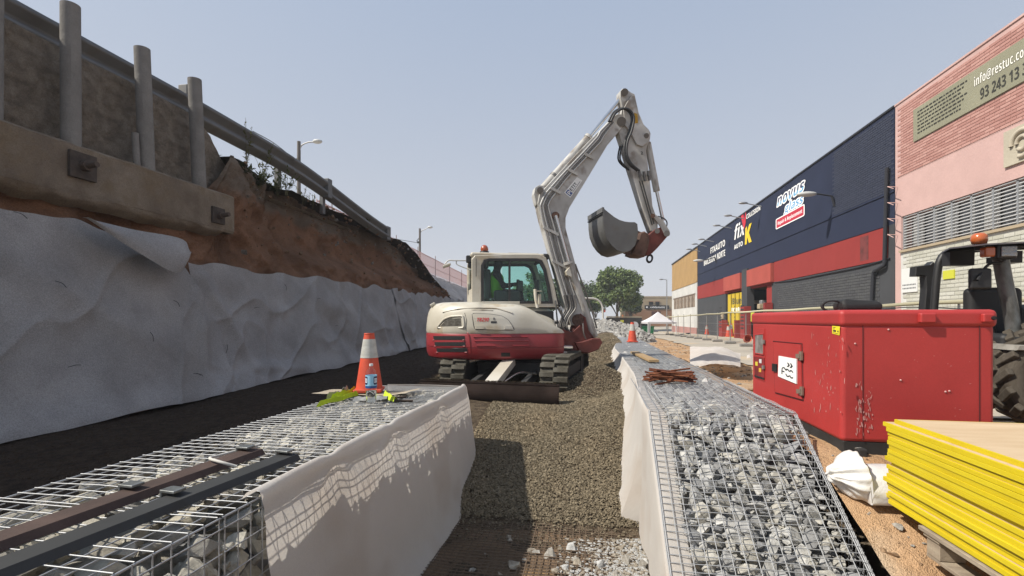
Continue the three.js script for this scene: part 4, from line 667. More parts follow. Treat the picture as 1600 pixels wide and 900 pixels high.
  obj('arm_cheek', plate(els([[974, 170], [985, 150], [992, 149], [998, 176], [1006, 195], [1014, 204], [1013, 222], [1004, 229], [995, 226], [984, 205], [976, 195]], BZ + 0.14), 0.03, 0.008).translate(0, 0, BZ + 0.13), MX.boom, arm);
  for (const [px, py, r, m] of [[976, 144, 0.07, MX.pin], [1010, 212, 0.05, MX.pin], [1020, 337, 0.045, MX.rust], [1027, 361, 0.05, MX.pin]]) obj('pivot_pin', cyl(V(...el(px, py, BZ - 0.16), BZ - 0.16), V(...el(px, py, BZ + 0.17), BZ + 0.17), r, r, 14), m, arm);
  obj('warning_sticker', quad(...[[991, 193], [997, 192], [996, 178], [991, 176]].map(([x, y]) => EV(x, y, BZ + 0.149))), mat([0.62, 0.36, 0.03], { map: WEAR2, s: 3 }), arm);
  for (const dx of [0, 3.5]) obj('pressure_hose', tube([[951 + dx, 190], [958 + dx, 177], [969 + dx, 170], [980 + dx, 172], [987 + dx, 184], [984 + dx, 203], [977 + dx, 222], [976 + dx, 241], [983 + dx, 256], [996 + dx, 267]].map(([x, y]) => EV(x, y, BZ + 0.2 + dx * 0.008)), 0.024, 8, 70), MX.hose, arm);
  for (const dx of [0, 3]) obj('drip_hose', tube([[971 + dx, 222], [967 + dx, 236], [966 + dx, 249], [972 + dx, 258], [983, 266]].map(([x, y]) => EV(x, y, BZ - 0.03 + 0.1 * (dx / 3))), 0.017, 7, 40), MX.hose, arm);
  for (const [x, y] of [[999, 268], [1006, 268], [1013, 267]]) obj('hose_coupling', [cyl(EV(x, y, BZ + 0.15), EV(x + 2, y + 15, BZ + 0.14), 0.028, 0.028, 8), cyl(EV(x + 0.5, y + 4, BZ + 0.15), EV(x + 1, y + 8, BZ + 0.15), 0.036, 0.036, 6)], MX.pin, arm);
  obj('arm_pipe', [[999, 282, 1019, 352], [1003, 282, 1022, 350]].map(([a, b, c, d]) => cyl(EV(a, b, BZ + 0.125), EV(c, d, BZ + 0.125), 0.012, 0.012, 6)), MX.hose, arm);
  { const t = canvasTex(64, 96, (x) => { x.fillStyle = '#222'; x.font = 'bold 80px sans-serif'; x.textAlign = 'center'; x.textBaseline = 'middle'; x.fillText('2', 32, 50); }); obj('number_decal', quad(...[[1001, 243], [1006, 243], [1005, 235], [1000, 235]].map(([x, y]) => EV(x, y, BZ + 0.106))), decal(t), arm); }
  const k1 = EV(1010, 213, BZ), k2 = EV(1026, 299, BZ), k3 = EV(1036, 345, BZ), bk = obj('bucket_cylinder', [cyl(k1.clone().lerp(k2, 0.12), k2, 0.066, 0.066, 16), cyl(k1, k1.clone().lerp(k2, 0.15), 0.045, 0.05, 10)], MX.boom, EX); obj('piston_rod', cyl(k2, k3, 0.033, 0.033, 12), MX.chrome, bk); obj('cylinder_hose', tube([[1028, 338], [1037, 341], [1042, 347], [1041, 355], [1036, 358]].map(([x, y]) => EV(x, y, BZ + 0.08)), 0.012, 6, 24), MX.hose, bk);
  for (const z of [BZ - 0.13, BZ + 0.13]) obj('bucket_link', plate(els([[1017, 335], [1021, 333], [1036, 345], [1046, 361], [1046, 368], [1039, 369], [1030, 352]], z), 0.035, 0.006).translate(0, 0, z), MX.boom, EX);
  obj('link_pin', cyl(V(...el(1042, 365, BZ - 0.2), BZ - 0.2), V(...el(1042, 365, BZ + 0.22), BZ + 0.22), 0.06, 0.06, 16), MX.pin, EX);
  // quick coupler with its rotator
  obj('quick_coupler', [plate(els([[1017, 364], [1024, 358], [1032, 355], [1046, 366], [1036, 378], [1027, 388], [1019, 396], [1010, 400], [1007, 392], [1011, 378], [1010, 370]], BZ + 0.14), 0.28, 0.012).translate(0, 0, BZ)], MX.redDull, EX);
  obj('tilt_rotator', [plate(els([[998, 364], [1005, 362], [1011, 366], [1013, 376], [1010, 392], [1005, 402], [992, 401], [984, 398], [990, 384], [996, 372]], BZ + 0.1), 0.36, 0.03).translate(0, 0, BZ), plate(els([[997, 358], [1004, 361], [1011, 363], [1012, 368], [1000, 367]], BZ + 0.16), 0.16, 0.01).translate(0, 0, BZ)], MX.rust, EX);
  { const c = EV(1015, 404, BZ), g = new THREE.TorusGeometry(0.075, 0.024, 8, 18).scale(0.75, 1, 1).rotateZ(-0.3).translate(c.x, c.y, c.z); obj('lifting_eye', g, M.dark, EX); }
  // bucket
  const sp = [[942.5, 325], [942, 334], [942, 346], [944, 361], [949, 374], [956, 384], [964, 391], [974, 394], [984, 392], [992, 384], [996, 372], [997, 361]], bz1 = 0.42, bz0 = -0.40;
  const sl = els(sp, bz1), cen = el(968, 362, bz1), shell = sl.map((p, i) => { const a = sl[Math.max(0, i - 1)], b = sl[Math.min(sl.length - 1, i + 1)], dx = b[0] - a[0], dy = b[1] - a[1], L = Math.hypot(dx, dy); let nx = dy / L, ny = -dx / L; if ((cen[0] - p[0]) * nx + (cen[1] - p[1]) * ny < 0) { nx = -nx; ny = -ny; } return [p[0] + nx * 0.025, p[1] + ny * 0.025]; });
  const bucket = obj('bucket', toCreasedNormals(uvm(new THREE.ExtrudeGeometry(new THREE.Shape([...sl, ...shell.reverse()].map((p) => new THREE.Vector2(...p))), { depth: bz1 - bz0, bevelEnabled: false }).translate(0, 0, bz0)), 0.6), MX.bucket, EX);
  const ck = els([[942.5, 325], [950, 331], [960, 339], [968, 343.5], [976, 346], [984, 347], [992, 347], [996, 350], [997, 361], [996, 372], [992, 384], [984, 392], [974, 394], [964, 391], [956, 384], [949, 374], [944, 361], [942, 346], [942, 334]], bz1);
  for (const z of [bz0 + 0.012, bz1 - 0.012]) obj('bucket_cheek', plate(ck, 0.03, 0.006).translate(0, 0, z), MX.bucket, bucket);
  { const a = sl[0], b = sl[1]; obj('cutting_lip', beam(V(a[0] - 0.004, a[1] - 0.03, bz0 - 0.01), V(a[0] - 0.004, a[1] - 0.03, bz1 + 0.01), 0.035, 0.09), MX.bucket, bucket); obj('wear_seam', beam(V(b[0] - 0.012, b[1], bz0), V(b[0] - 0.012, b[1], bz1), 0.02, 0.02), M.dark, bucket); }
  obj('bucket_ears', [-0.13, 0.13].map((z) => plate(els([[964, 391], [985, 392], [996, 372], [1000, 374], [992, 401], [980, 399]], z), 0.04, 0.006).translate(0, 0, z)), MX.rust, bucket);
  // company decal on the boom: pale plate with a blue letter block
  { const t = canvasTex(512, 200, (x) => { x.fillStyle = '#e9e9e6'; x.fillRect(0, 0, 512, 200); x.fillStyle = '#2b4a86'; x.fillRect(24, 22, 104, 156); x.fillStyle = '#e9e9e6'; x.font = 'bold 150px sans-serif'; x.textBaseline = 'middle'; x.textAlign = 'center'; x.fillText('P', 78, 106); x.fillStyle = '#23262b'; x.font = 'bold 118px sans-serif'; x.textAlign = 'left'; x.fillText('ETIT', 140, 82, 350); for (let i = 0; i < 12; i++) x.fillRect(142 + i * 27, 150, 19, 20); });
    obj('name_plate', quad(...[[891, 309], [910, 282], [901.6, 276.7], [881.5, 301]].map(([x, y]) => EV(x, y, BZ + bw / 2 + 0.006))), decal(t), boom); }
  // --- cab
  const cr = 0.10, clf = -0.90, CAB = [[737, 480], [737, 405], [742, 399], [800, 397], [842, 397], [853, 402], [858, 416], [866, 446], [873, 480]], WIN = [[752, 474], [752, 414], [756, 406], [764, 404], [838, 404], [847, 407], [853, 420], [859, 446], [864, 474]];
  const cabP = els(CAB, cr), winP = els(WIN, cr), cab = obj('cab_side', plate(cabP, 0.07, 0.012, [winP.slice().reverse()]).translate(0, 0, cr - 0.035), MX.cream, EX); cab.name = 'cab';
  obj('cab_far_side', plate(cabP, 0.07, 0.012, [winP.slice().reverse()]).translate(0, 0, clf + 0.035), MX.cream, cab);
  const winO = els([[752, 474], [752, 414], [756, 406], [764, 404], [838, 404], [847, 407], [853, 420], [859, 446], [864, 474]], cr), winI = els([[756, 471], [756, 415], [760, 409], [765, 408], [836, 408], [843, 411], [849, 422], [855, 447], [858, 471]], cr);
  for (const z of [cr - 0.02, clf + 0.05]) { obj('window_seal', plate(winO, 0.05, 0.004, [winI.slice().reverse()]).translate(0, 0, z), MX.hose, cab); }
  const dv = (x) => [[x - 1.2, 472], [x - 1.2, 406], [x + 1.8, 406], [x + 1.8, 472]]; obj('window_divider', plate(els(dv(796), cr), 0.05, 0.003).translate(0, 0, cr - 0.02), MX.hose, cab);
  const [xr0, yb0] = cabP[0], xf = cabP[8][0], yTop = cabP[3][1], zm = (cr + clf) / 2, wid = cr - clf;
  obj('roof', rbox(1.42, 0.09, wid - 0.02, 0.04, (xr0 + el(850, 400, cr)[0]) / 2, yTop - 0.02, zm), MX.cream, cab); obj('roof_hatch', rbox(0.62, 0.05, 0.5, 0.02, (xr0 + xf) / 2 + 0.2, yTop + 0.04, zm), MX.boom, cab);
  // rear frame, front frame and their panes
  obj('rear_frame', [box(0.06, 0.5, wid - 0.14, xr0 + 0.035, yb0 + 0.1, zm), rbox(0.06, 0.9, 0.09, 0.02, xr0 + 0.035, yTop - 0.45, clf + 0.11), box(0.05, 0.10, wid - 0.14, xr0 + 0.035, yTop - 0.09, zm)], MX.cream, cab);
  const fp = (x, y) => V(...el(x, y, cr), 0); const fA = fp(853, 404), fB = fp(874, 480);
  obj('front_frame', [beam(V(fA.x, fA.y, cr - 0.04), V(fB.x, fB.y, cr - 0.04), 0.05, 0.05), beam(V(fA.x, fA.y, clf + 0.04), V(fB.x, fB.y, clf + 0.04), 0.05, 0.05), beam(V(fA.x, fA.y, clf + 0.04), V(fA.x, fA.y, cr - 0.04), 0.05, 0.05), beam(V(fB.x, fB.y - 0.3, clf + 0.04), V(fB.x, fB.y - 0.3, cr - 0.04), 0.05, 0.05)], MX.frame, cab);
  const paneL = els([[755, 473], [755, 413], [759, 407], [795, 407], [795, 473]], cr), paneR = els([[797, 473], [797, 407], [840, 407], [848, 412], [854, 430], [861, 473]], cr);
  for (const [p, z, n] of [[paneL, cr - 0.022, 'rear_side_pane'], [paneR, cr - 0.03, 'front_side_pane'], [paneL, clf + 0.05, 'rear_side_pane'], [paneR, clf + 0.06, 'front_side_pane']]) obj(n, new THREE.ShapeGeometry(new THREE.Shape(p.map((q) => new THREE.Vector2(...q)))).translate(0, 0, z), MX.glass, cab);
  obj('windscreen', quad(V(fB.x, fB.y, cr - 0.06), V(fB.x, fB.y, clf + 0.06), V(fA.x, fA.y, clf + 0.06), V(fA.x, fA.y, cr - 0.06)), MX.glass, cab);
  obj('rear_pane', quad(V(xr0 + 0.03, yb0 + 0.33, clf + 0.1), V(xr0 + 0.03, yb0 + 0.33, cr - 0.08), V(xr0 + 0.03, yTop - 0.13, cr - 0.08), V(xr0 + 0.03, yTop - 0.13, clf + 0.1)), MX.glass, cab);
  obj('cab_floor', rbox(1.5, 0.5, wid - 0.04, 0.02, (xr0 + xf) / 2, yb0 - 0.32, zm), MX.frame, cab); obj('lower_rail', plate(els([[752, 478], [752, 471], [812, 471], [812, 478]], cr + 0.01), 0.02, 0.003).translate(0, 0, cr + 0.012), MX.cream, cab);
  obj('dark_door_base', plate(els([[812, 480], [812, 470], [864, 470], [868, 483]], cr - 0.05), 0.02, 0.003).translate(0, 0, cr - 0.06), MX.frame, cab);
  // seat inside
  const sx = el(772, 470, zm)[0], sy = el(772, 470, zm)[1];
  obj('seat', [rbox(0.46, 0.14, 0.48, 0.05, sx + 0.1, sy - 0.02, zm), rbox(0.14, 0.62, 0.44, 0.05, sx - 0.16, sy + 0.3, zm).rotateZ(0), rbox(0.10, 0.2, 0.26, 0.04, sx - 0.17, sy + 0.72, zm)], MX.hose, cab);
  obj('control_console', [rbox(0.5, 0.22, 0.16, 0.04, sx + 0.2, sy + 0.08, cr - 0.16), rbox(0.12, 0.2, 0.14, 0.03, sx + 0.45, sy + 0.28, cr - 0.16), cyl(V(sx + 0.4, sy + 0.15, cr - 0.16), V(sx + 0.42, sy + 0.4, cr - 0.16), 0.025, 0.03, 8)], MX.hose, cab);
  obj('monitor', rbox(0.05, 0.2, 0.26, 0.02, sx + 0.8, sy + 0.3, cr - 0.2), MX.hose, cab);
  // lights, beacon, mirrors, handrail
  { const b = el(757, 398, zm); const bz3 = zm + 0.35; const q = el(757, 397, bz3); obj('beacon_base', cyl(V(q[0], q[1] - 0.02, bz3), V(q[0], q[1] + 0.05, bz3), 0.10, 0.085, 16), MX.hose, cab); obj('beacon_lens', new THREE.SphereGeometry(0.075, 16, 10).scale(1, 1.15, 1).translate(q[0], q[1] + 0.09, bz3), mat([0.42, 0.09, 0.03], { roughness: 0.25, clearcoat: 0.6 }), cab); }
  { const q = EV(734, 404, 0); obj('work_lamp', [rbox(0.12, 0.14, 0.10, 0.02, q.x, q.y, -0.1), rbox(0.10, 0.09, 0.09, 0.02, q.x + 0.02, q.y - 0.12, -0.1)], MX.hose, cab); obj('aerial', cyl(EV(744, 404, cr), EV(744, 432, cr + 0.01), 0.006, 0.006, 5), MX.hose, cab); const f = EV(853, 401, 0.0); obj('front_lamp', rbox(0.12, 0.12, 0.12, 0.03, f.x, f.y, -0.05), MX.hose, cab); }
  { obj('mirror_arm', tube([EV(736, 407, -0.5), EV(712, 407, -0.6), EV(701, 407, -0.65), EV(695, 413, -0.65)], 0.014, 6, 24), MX.galvP, EX); obj('mirror_brace', tube([EV(736, 422, -0.5), EV(725, 418, -0.55), EV(714, 413, -0.6), EV(713, 408, -0.6)], 0.012, 6, 24), MX.galvP, EX); const m = EV(698, 415, -0.65); obj('mirror', rbox(0.16, 0.05, 0.22, 0.02, 0, 0, 0).rotateZ(0.35).translate(m.x, m.y, m.z), MX.cream, EX); }
  obj('handrail', [tube([EV(836, 452, 0.35), EV(837, 466, 0.38), EV(840, 481, 0.4)], 0.03, 8, 12), cyl(EV(834, 455, 0.33), EV(846, 455, 0.2), 0.01, 0.01, 6), rbox(0.05, 0.2, 0.06, 0.01, ...Object.values(EV(843, 468, 0.3)))], MX.cream, EX);
  obj('hood_mirror', rbox(0.1, 0.05, 0.12, 0.015, 0, 0, 0).rotateZ(0.5).translate(...Object.values(EV(676, 476, 0.2))), MX.cream, EX);
  obj('front_rail', [cyl(EV(868, 470, 0.12), EV(873, 528, 0.5), 0.016, 0.016, 6), cyl(EV(868, 477, 0.1), EV(876, 476, 0.1), 0.012, 0.012, 6)], MX.frame, EX);
  EX.userData.seat = undefined; delete EX.userData.seat;

  // --- operator sitting in the cab, hi-vis vest over dark clothes
  const S = V(sx + 0.05, sy + 0.06, zm), J = { pel: [0, 0.08, 0], chest: [-0.02, 0.36, 0], neck: [0, 0.52, 0], head: [0.03, 0.66, 0], sl: [-0.02, 0.46, -0.19], sr: [-0.02, 0.46, 0.19], elL: [0.1, 0.22, -0.27], elR: [0.1, 0.22, 0.27], haL: [0.34, 0.26, -0.24], haR: [0.34, 0.26, 0.24], kl: [0.44, 0.1, -0.11], kr: [0.44, 0.1, 0.11], fl: [0.56, -0.28, -0.11], fr: [0.56, -0.28, 0.11] };
  const bones = [['pel', 'chest', 0.13, 0.15], ['chest', 'neck', 0.14, 0.06], ['neck', 'head', 0.055, 0.095], ['sl', 'sr', 0.07, 0.07], ['sl', 'elL', 0.058, 0.045], ['elL', 'haL', 0.045, 0.034], ['sr', 'elR', 0.058, 0.045], ['elR', 'haR', 0.045, 0.034], ['pel', 'kl', 0.1, 0.065], ['pel', 'kr', 0.1, 0.065], ['kl', 'fl', 0.06, 0.04], ['kr', 'fr', 0.06, 0.04]];
  const N = 60, mc = new MarchingCubes(N, MX.hose, false, false, 200000); mc.isolation = 0; const R = 0.62, c0 = [0.2, 0.22, 0];
  const sd = (x, y, z, list) => { let d = 9; for (const [a, b, r1, r2] of list) { const A = J[a], B = J[b], vx = B[0] - A[0], vy = B[1] - A[1], vz = B[2] - A[2], t = clamp(((x - A[0]) * vx + (y - A[1]) * vy + (z - A[2]) * vz) / (vx * vx + vy * vy + vz * vz), 0, 1), q = Math.hypot(x - A[0] - vx * t, y - A[1] - vy * t, z - A[2] - vz * t) - lerp(r1, r2, t), k = 0.05, h = Math.max(k - Math.abs(d - q), 0) / k; d = Math.min(d, q) - h * h * k * 0.25; } return d; };
  const meshOf = (list, grow) => { for (let k = 0; k < N; k++) for (let j = 0; j < N; j++) for (let i = 0; i < N; i++) mc.field[i + j * N + k * N * N] = -(sd(c0[0] + (i / (N / 2) - 1) * R, c0[1] + (j / (N / 2) - 1) * R, c0[2] + (k / (N / 2) - 1) * R, list) - grow); mc.update(); const g = new THREE.BufferGeometry(); g.setAttribute('position', new THREE.BufferAttribute(mc.positionArray.slice(0, mc.count * 3), 3)); g.setAttribute('normal', new THREE.BufferAttribute(mc.normalArray.slice(0, mc.count * 3), 3)); g.scale(R, R, R).translate(...c0); return uvm(g); };
  const per = thing('person', 'excavator operator in a green hi-vis vest sitting in the cab', 'person', S.clone().applyMatrix4(EX.matrixWorld), EX.rotation.y);
  obj('body', meshOf(bones, 0), mat([0.03, 0.032, 0.04], { roughness: 0.9 }), per);
  obj('hi_vis_vest', meshOf([['pel', 'chest', 0.13, 0.15], ['sl', 'sr', 0.055, 0.055]], 0.015), mat([0.22, 0.62, 0.02], { roughness: 0.8 }), per);
}

// ---------- traffic cones ----------
const coneM = { or: mat([0.78, 0.10, 0.045], { roughness: 0.55, map: WEAR, s: 2 }), wh: mat([0.62, 0.62, 0.58], { roughness: 0.5, map: WEAR, s: 2 }) };
function cone(p, h, label, ry = 0, base = true) {
  const t = thing('traffic_cone', label, 'traffic cone', p, ry, 'traffic cones on site'), r = (k) => lerp(0.135, 0.05, k) * h / 0.6, y0 = 0.035 * h / 0.6;
  const band = (a, b, o = 0) => { const q = []; for (let i = 0; i <= 6; i++) { const k = lerp(a, b, i / 6); q.push([r(k) + o, y0 + k * (h - y0)]); } return lathe(q, 28); };
  const two = (m) => (m.two ??= Object.assign(m.clone(), { side: THREE.DoubleSide }));
  obj('cone_body', [band(0, 1)], two(coneM.or), t); obj('reflective_band', band(0.56, 0.9, 0.003), two(coneM.wh), t); obj('top_rim', [lathe([[r(1) - 0.008, h - 0.012], [r(1) + 0.002, h - 0.012], [r(1) + 0.003, h + 0.004], [r(1) - 0.008, h + 0.004]], 20)], two(coneM.or), t);
  if (base) obj('cone_base', rbox(0.28 * h / 0.6, y0, 0.28 * h / 0.6, 0.012, 0, y0 / 2 + 0.004, 0), coneM.or, t);
  return t;
}
const LT = LTOP + 0.025;
const c1p = onY(577, 611, LT + 0.03); cone(V(c1p.x, LT + 0.025, c1p.z), 0.61, 'orange and white traffic cone behind the water bottle on the gabion', 0.3);
{ // mat under the cone
  const g = grid(24, 12, (u, v) => { const a = lerp(-0.52, 0.5, u), b = lerp(-0.20, 0.28, v); return V(c1p.x + a * 1.0 + 0.1 * b + 0.0, LT + 0.014 + 0.012 * fbm(u * 5, v * 5, 3, 3) + 0.03 * sst(0.8, 1, u), c1p.z - b * 0.7 + 0.06); });
  tag(obj('folded_cloth', g, mat([0.50, 0.43, 0.33], { map: WEAR, s: 2, side: THREE.DoubleSide, roughness: 1 })), 'beige dusty cloth spread under the traffic cone on the gabion', 'cloth');
}
{ // hi-vis vest
  const y = mat([0.62, 0.80, 0.02], { roughness: 0.8, side: THREE.DoubleSide, map: WEAR, s: 3 }), gr = mat([0.30, 0.30, 0.29], { roughness: 0.5, side: THREE.DoubleSide });
  const A = onY(500, 636, LT), B = onY(556, 621, LT), C = onY(615, 624, LT), t = thing('hi_vis_vest', 'crumpled yellow hi-vis vest lying around the bottle on the gabion', 'vest', V(A.x, LT, A.z));
  const strip = (a, b, w, h, seed) => grid(30, 10, (u, v) => { const p = a.clone().lerp(b, u), q = (v - 0.5) * 2; return V(p.x - A.x, 0.012 + h * (1 - q * q) * (0.4 + 0.9 * fbm(u * 5, v * 3, seed, 3)) + 0.005 * Math.sin(u * 11 + v * 4), p.z - A.z + q * w * (0.7 + 0.6 * fbm(u * 3, 2, seed, 2))); }, (u, v, p) => [p.x, p.z]);
  obj('vest_cloth', [strip(A, B, 0.07, 0.05, 3), strip(onY(520, 628, LT), onY(553, 616, LT), 0.06, 0.07, 5), strip(onY(602, 621, LT), onY(618, 629, LT), 0.05, 0.05, 7)], y, t);
  obj('reflective_stripe', [strip(onY(512, 627, LT), onY(530, 622, LT), 0.03, 0.075, 9), strip(onY(555, 627, LT), onY(607, 625, LT), 0.06, 0.035, 11), strip(onY(536, 622, LT), onY(542, 618, LT), 0.05, 0.09, 13)], gr, t);
}
{ // water bottle on the mesh
  const p = onY(580, 629, LT + 0.005), D = Math.hypot(p.x, p.z), t = thing('water_bottle', 'clear plastic water bottle with a blue label standing on the gabion mesh', 'bottle', V(p.x, LT + 0.004, p.z));
  const h = 0.36, r = 0.052, pr = [[0.004, 0.004], [r * 0.85, 0], [r, 0.02], [r * 0.96, 0.05], [r, 0.06], [r * 0.97, 0.13], [r, 0.15], [r, 0.24], [r * 0.95, 0.27], [r * 0.8, 0.295], [r * 0.45, 0.325], [r * 0.3, 0.335], [r * 0.3, h - 0.012]];
  const gl = new THREE.MeshPhysicalMaterial({ color: 0xffffff, transmission: 1, roughness: 0.05, thickness: 0, ior: 1.4 });
  obj('bottle_shell', lathe(pr, 28), gl, t); obj('cap', cyl(V(0, h - 0.016, 0), V(0, h + 0.004, 0), 0.018, 0.018, 14), mat([0.75, 0.75, 0.75]), t);
  const tx = canvasTex(512, 128, (x) => { x.fillStyle = '#8fc3dc'; x.fillRect(0, 0, 512, 128); x.fillStyle = '#1f4f88'; x.fillRect(0, 104, 512, 24); x.fillStyle = '#1d2f52'; for (let k = 0; k < 3; k++) { x.beginPath(); x.roundRect(70 + k * 170, 12, 86, 82, 18); x.fill(); } x.strokeStyle = '#dfe9f2'; x.lineWidth = 6; for (let k = 0; k < 3; k++) { x.strokeRect(84 + k * 170, 34, 18, 36); x.strokeRect(108 + k * 170, 34, 14, 36); x.strokeRect(128 + k * 170, 34, 16, 36); } });
  const lb = new THREE.CylinderGeometry(r + 0.0015, r + 0.0015, 0.12, 28, 1, true).translate(0, 0.2, 0); lb.rotateY(2.1); obj('bottle_label', lb, new THREE.MeshPhysicalMaterial({ map: tx, roughness: 0.4, side: THREE.DoubleSide }), t);
  obj('water', lathe([[0.002, 0.008], [r - 0.006, 0.01], [r - 0.004, 0.115], [0.002, 0.115]], 24), new THREE.MeshPhysicalMaterial({ color: new THREE.Color(0.75, 0.78, 0.78), transmission: 1, roughness: 0.02, thickness: 0.05, ior: 1.33 }), t);
}
{ // short rods by the vest
  const rm = mat([0.09, 0.07, 0.06], { roughness: 0.9 }); [[614, 622, 634, 620], [617, 626, 645, 626], [606, 617, 628, 615]].forEach(([a, b, c, d], i) => tag(obj('short_rod', cyl(onY(a, b, LT + 0.012), onY(c, d, LT + 0.012), 0.012, 0.012, 8), rm), 'short dark rod lying on the gabion mesh beside the vest', 'rod', 'short rods on the gabion'));
}
// ---------- two steel bars lying along the gabion ----------
{
  const rustB = mat([0.105, 0.062, 0.048], { map: WEAR2, s: 1.2, roughness: 0.8, bump: B2, bs: 0.001, bsz: 5 }), steel = mat([0.055, 0.056, 0.056], { map: WEAR, s: 1.2, roughness: 0.7, metalness: 0.3 }), zinc = mat([0.34, 0.36, 0.36], { metalness: 0.7, roughness: 0.5, map: WEAR2, s: 4 });
  const bar = (px0, py0, px1, py1, m, label, y, clips) => {
    const a = onY(px0, py0, y), b = onY(px1, py1, y), d = V().subVectors(b, a).normalize(), s = a.clone().addScaledVector(d, -1.2), t = thing('steel_bar', label, 'steel bar', V(s.x, LTOP + 0.026, s.z), 0, 'steel bars on the gabion');
    const e = b.clone().sub(s), w = 0.13, side = V(d.z, 0, -d.x); const prof = [[-w / 2, 0], [-w / 2 + 0.02, 0.030], [w / 2 - 0.02, 0.034], [w / 2, 0.004], [w / 2 - 0.008, 0.0], [w / 2 - 0.026, 0.026], [-w / 2 + 0.026, 0.022], [-w / 2 + 0.008, 0]];
    const g = new THREE.ExtrudeGeometry(new THREE.Shape(prof.map((p) => new THREE.Vector2(...p))), { depth: e.length(), bevelEnabled: false, steps: 20 }); const f = V(e.x, 0, e.z).normalize(), sd = V(0, 1, 0).cross(f); g.applyMatrix4(new THREE.Matrix4().makeBasis(sd, V(0, 1, 0), f)); obj('bar_profile', uvm(g), m, t);
    for (const [x, yy] of clips) { const q = onY(x, yy, LTOP + 0.06).sub(t.position); const gg = rbox(0.075, 0.012, 0.06, 0.003, 0, 0, 0).applyMatrix4(new THREE.Matrix4().makeBasis(sd, V(0, 1, 0), f)).translate(q.x, 0.052, q.z); obj('clip_plate', gg, zinc, t); const g2 = rbox(0.012, 0.05, 0.055, 0.003, 0, 0, 0).applyMatrix4(new THREE.Matrix4().makeBasis(sd, V(0, 1, 0), f)).translate(q.x + sd.x * 0.04, 0.032, q.z + sd.z * 0.04); obj('clip_plate', g2, zinc, t); }
    return t;
  };
  bar(0, 841, 400, 702, rustB, 'brown rusty steel bar beside the dark grey bar on the gabion', LTOP + 0.05, [[206, 763], [384, 703]]);
  bar(0, 884, 455, 710, steel, 'dark grey steel bar with zinc clips lying nearer the draped sheet', LTOP + 0.05, [[271, 772], [446, 709]]);
  tag(obj('binding_strap', [tube([onY(405, 695, LTOP + 0.05), onY(345, 711, LTOP + 0.055), onY(328, 716, LTOP + 0.075), onY(345, 722, LTOP + 0.07), onY(370, 729, LTOP + 0.04)], 0.008, 6, 40)], mat([0.66, 0.63, 0.57])), 'pale binding strap wound round the rusty steel bar', 'strap');
}
// ---------- rusty bars and plank on the other gabion wall ----------
{
  const r = rng(61), c = onY(1045, 592, 1.2), rm = [mat([0.22, 0.085, 0.05], { map: WEAR2, s: 3, roughness: 0.95 }), mat([0.13, 0.05, 0.035], { map: WEAR2, s: 3, roughness: 0.95 }), mat([0.30, 0.12, 0.065], { map: WEAR2, s: 3, roughness: 0.95 })];
  for (let i = 0; i < 30; i++) { const a = (r() - 0.5) * 1.1 + 0.15, L = 0.20 + 0.06 * r(), y = 1.175 + 0.012 + 0.105 * Math.pow(r(), 1.4), cx = c.x + (r() - 0.5) * 0.14, cz = c.z + (r() - 0.5) * 0.26, tl = (r() - 0.5) * 0.08; tag(obj('rusty_bar', cyl(V(cx - L * Math.cos(a), y - tl, cz - L * Math.sin(a)), V(cx + L * Math.cos(a), y + tl, cz + L * Math.sin(a)), 0.011, 0.011, 7), rm[i % 3]), 'short rusty reinforcing bar in the heap on the gabion mesh', 'rebar', 'rusty bars heaped on the gabion'); }
  const w = mat([0.48, 0.33, 0.17], { map: mixTex([1, 1, 1], [0.7, 0.66, 0.6], { seed: 70, f: 4, stretch: 4, oct: 5 }), s: 1.5 });
  { const a = onY(991, 551, 1.185), b = onY(1022, 565, 1.185); tag(obj('timber_plank', beam(a.setY(1.195), b.setY(1.195), 0.16, 0.035), w), 'light timber plank lying on the gabion mesh near the cone', 'plank'); }
  const c2 = onY(988, 535, 1.16); cone(V(c2.x, 1.168, c2.z), 0.62, 'orange traffic cone standing on the far gabion wall near the plank', 0.2);
}
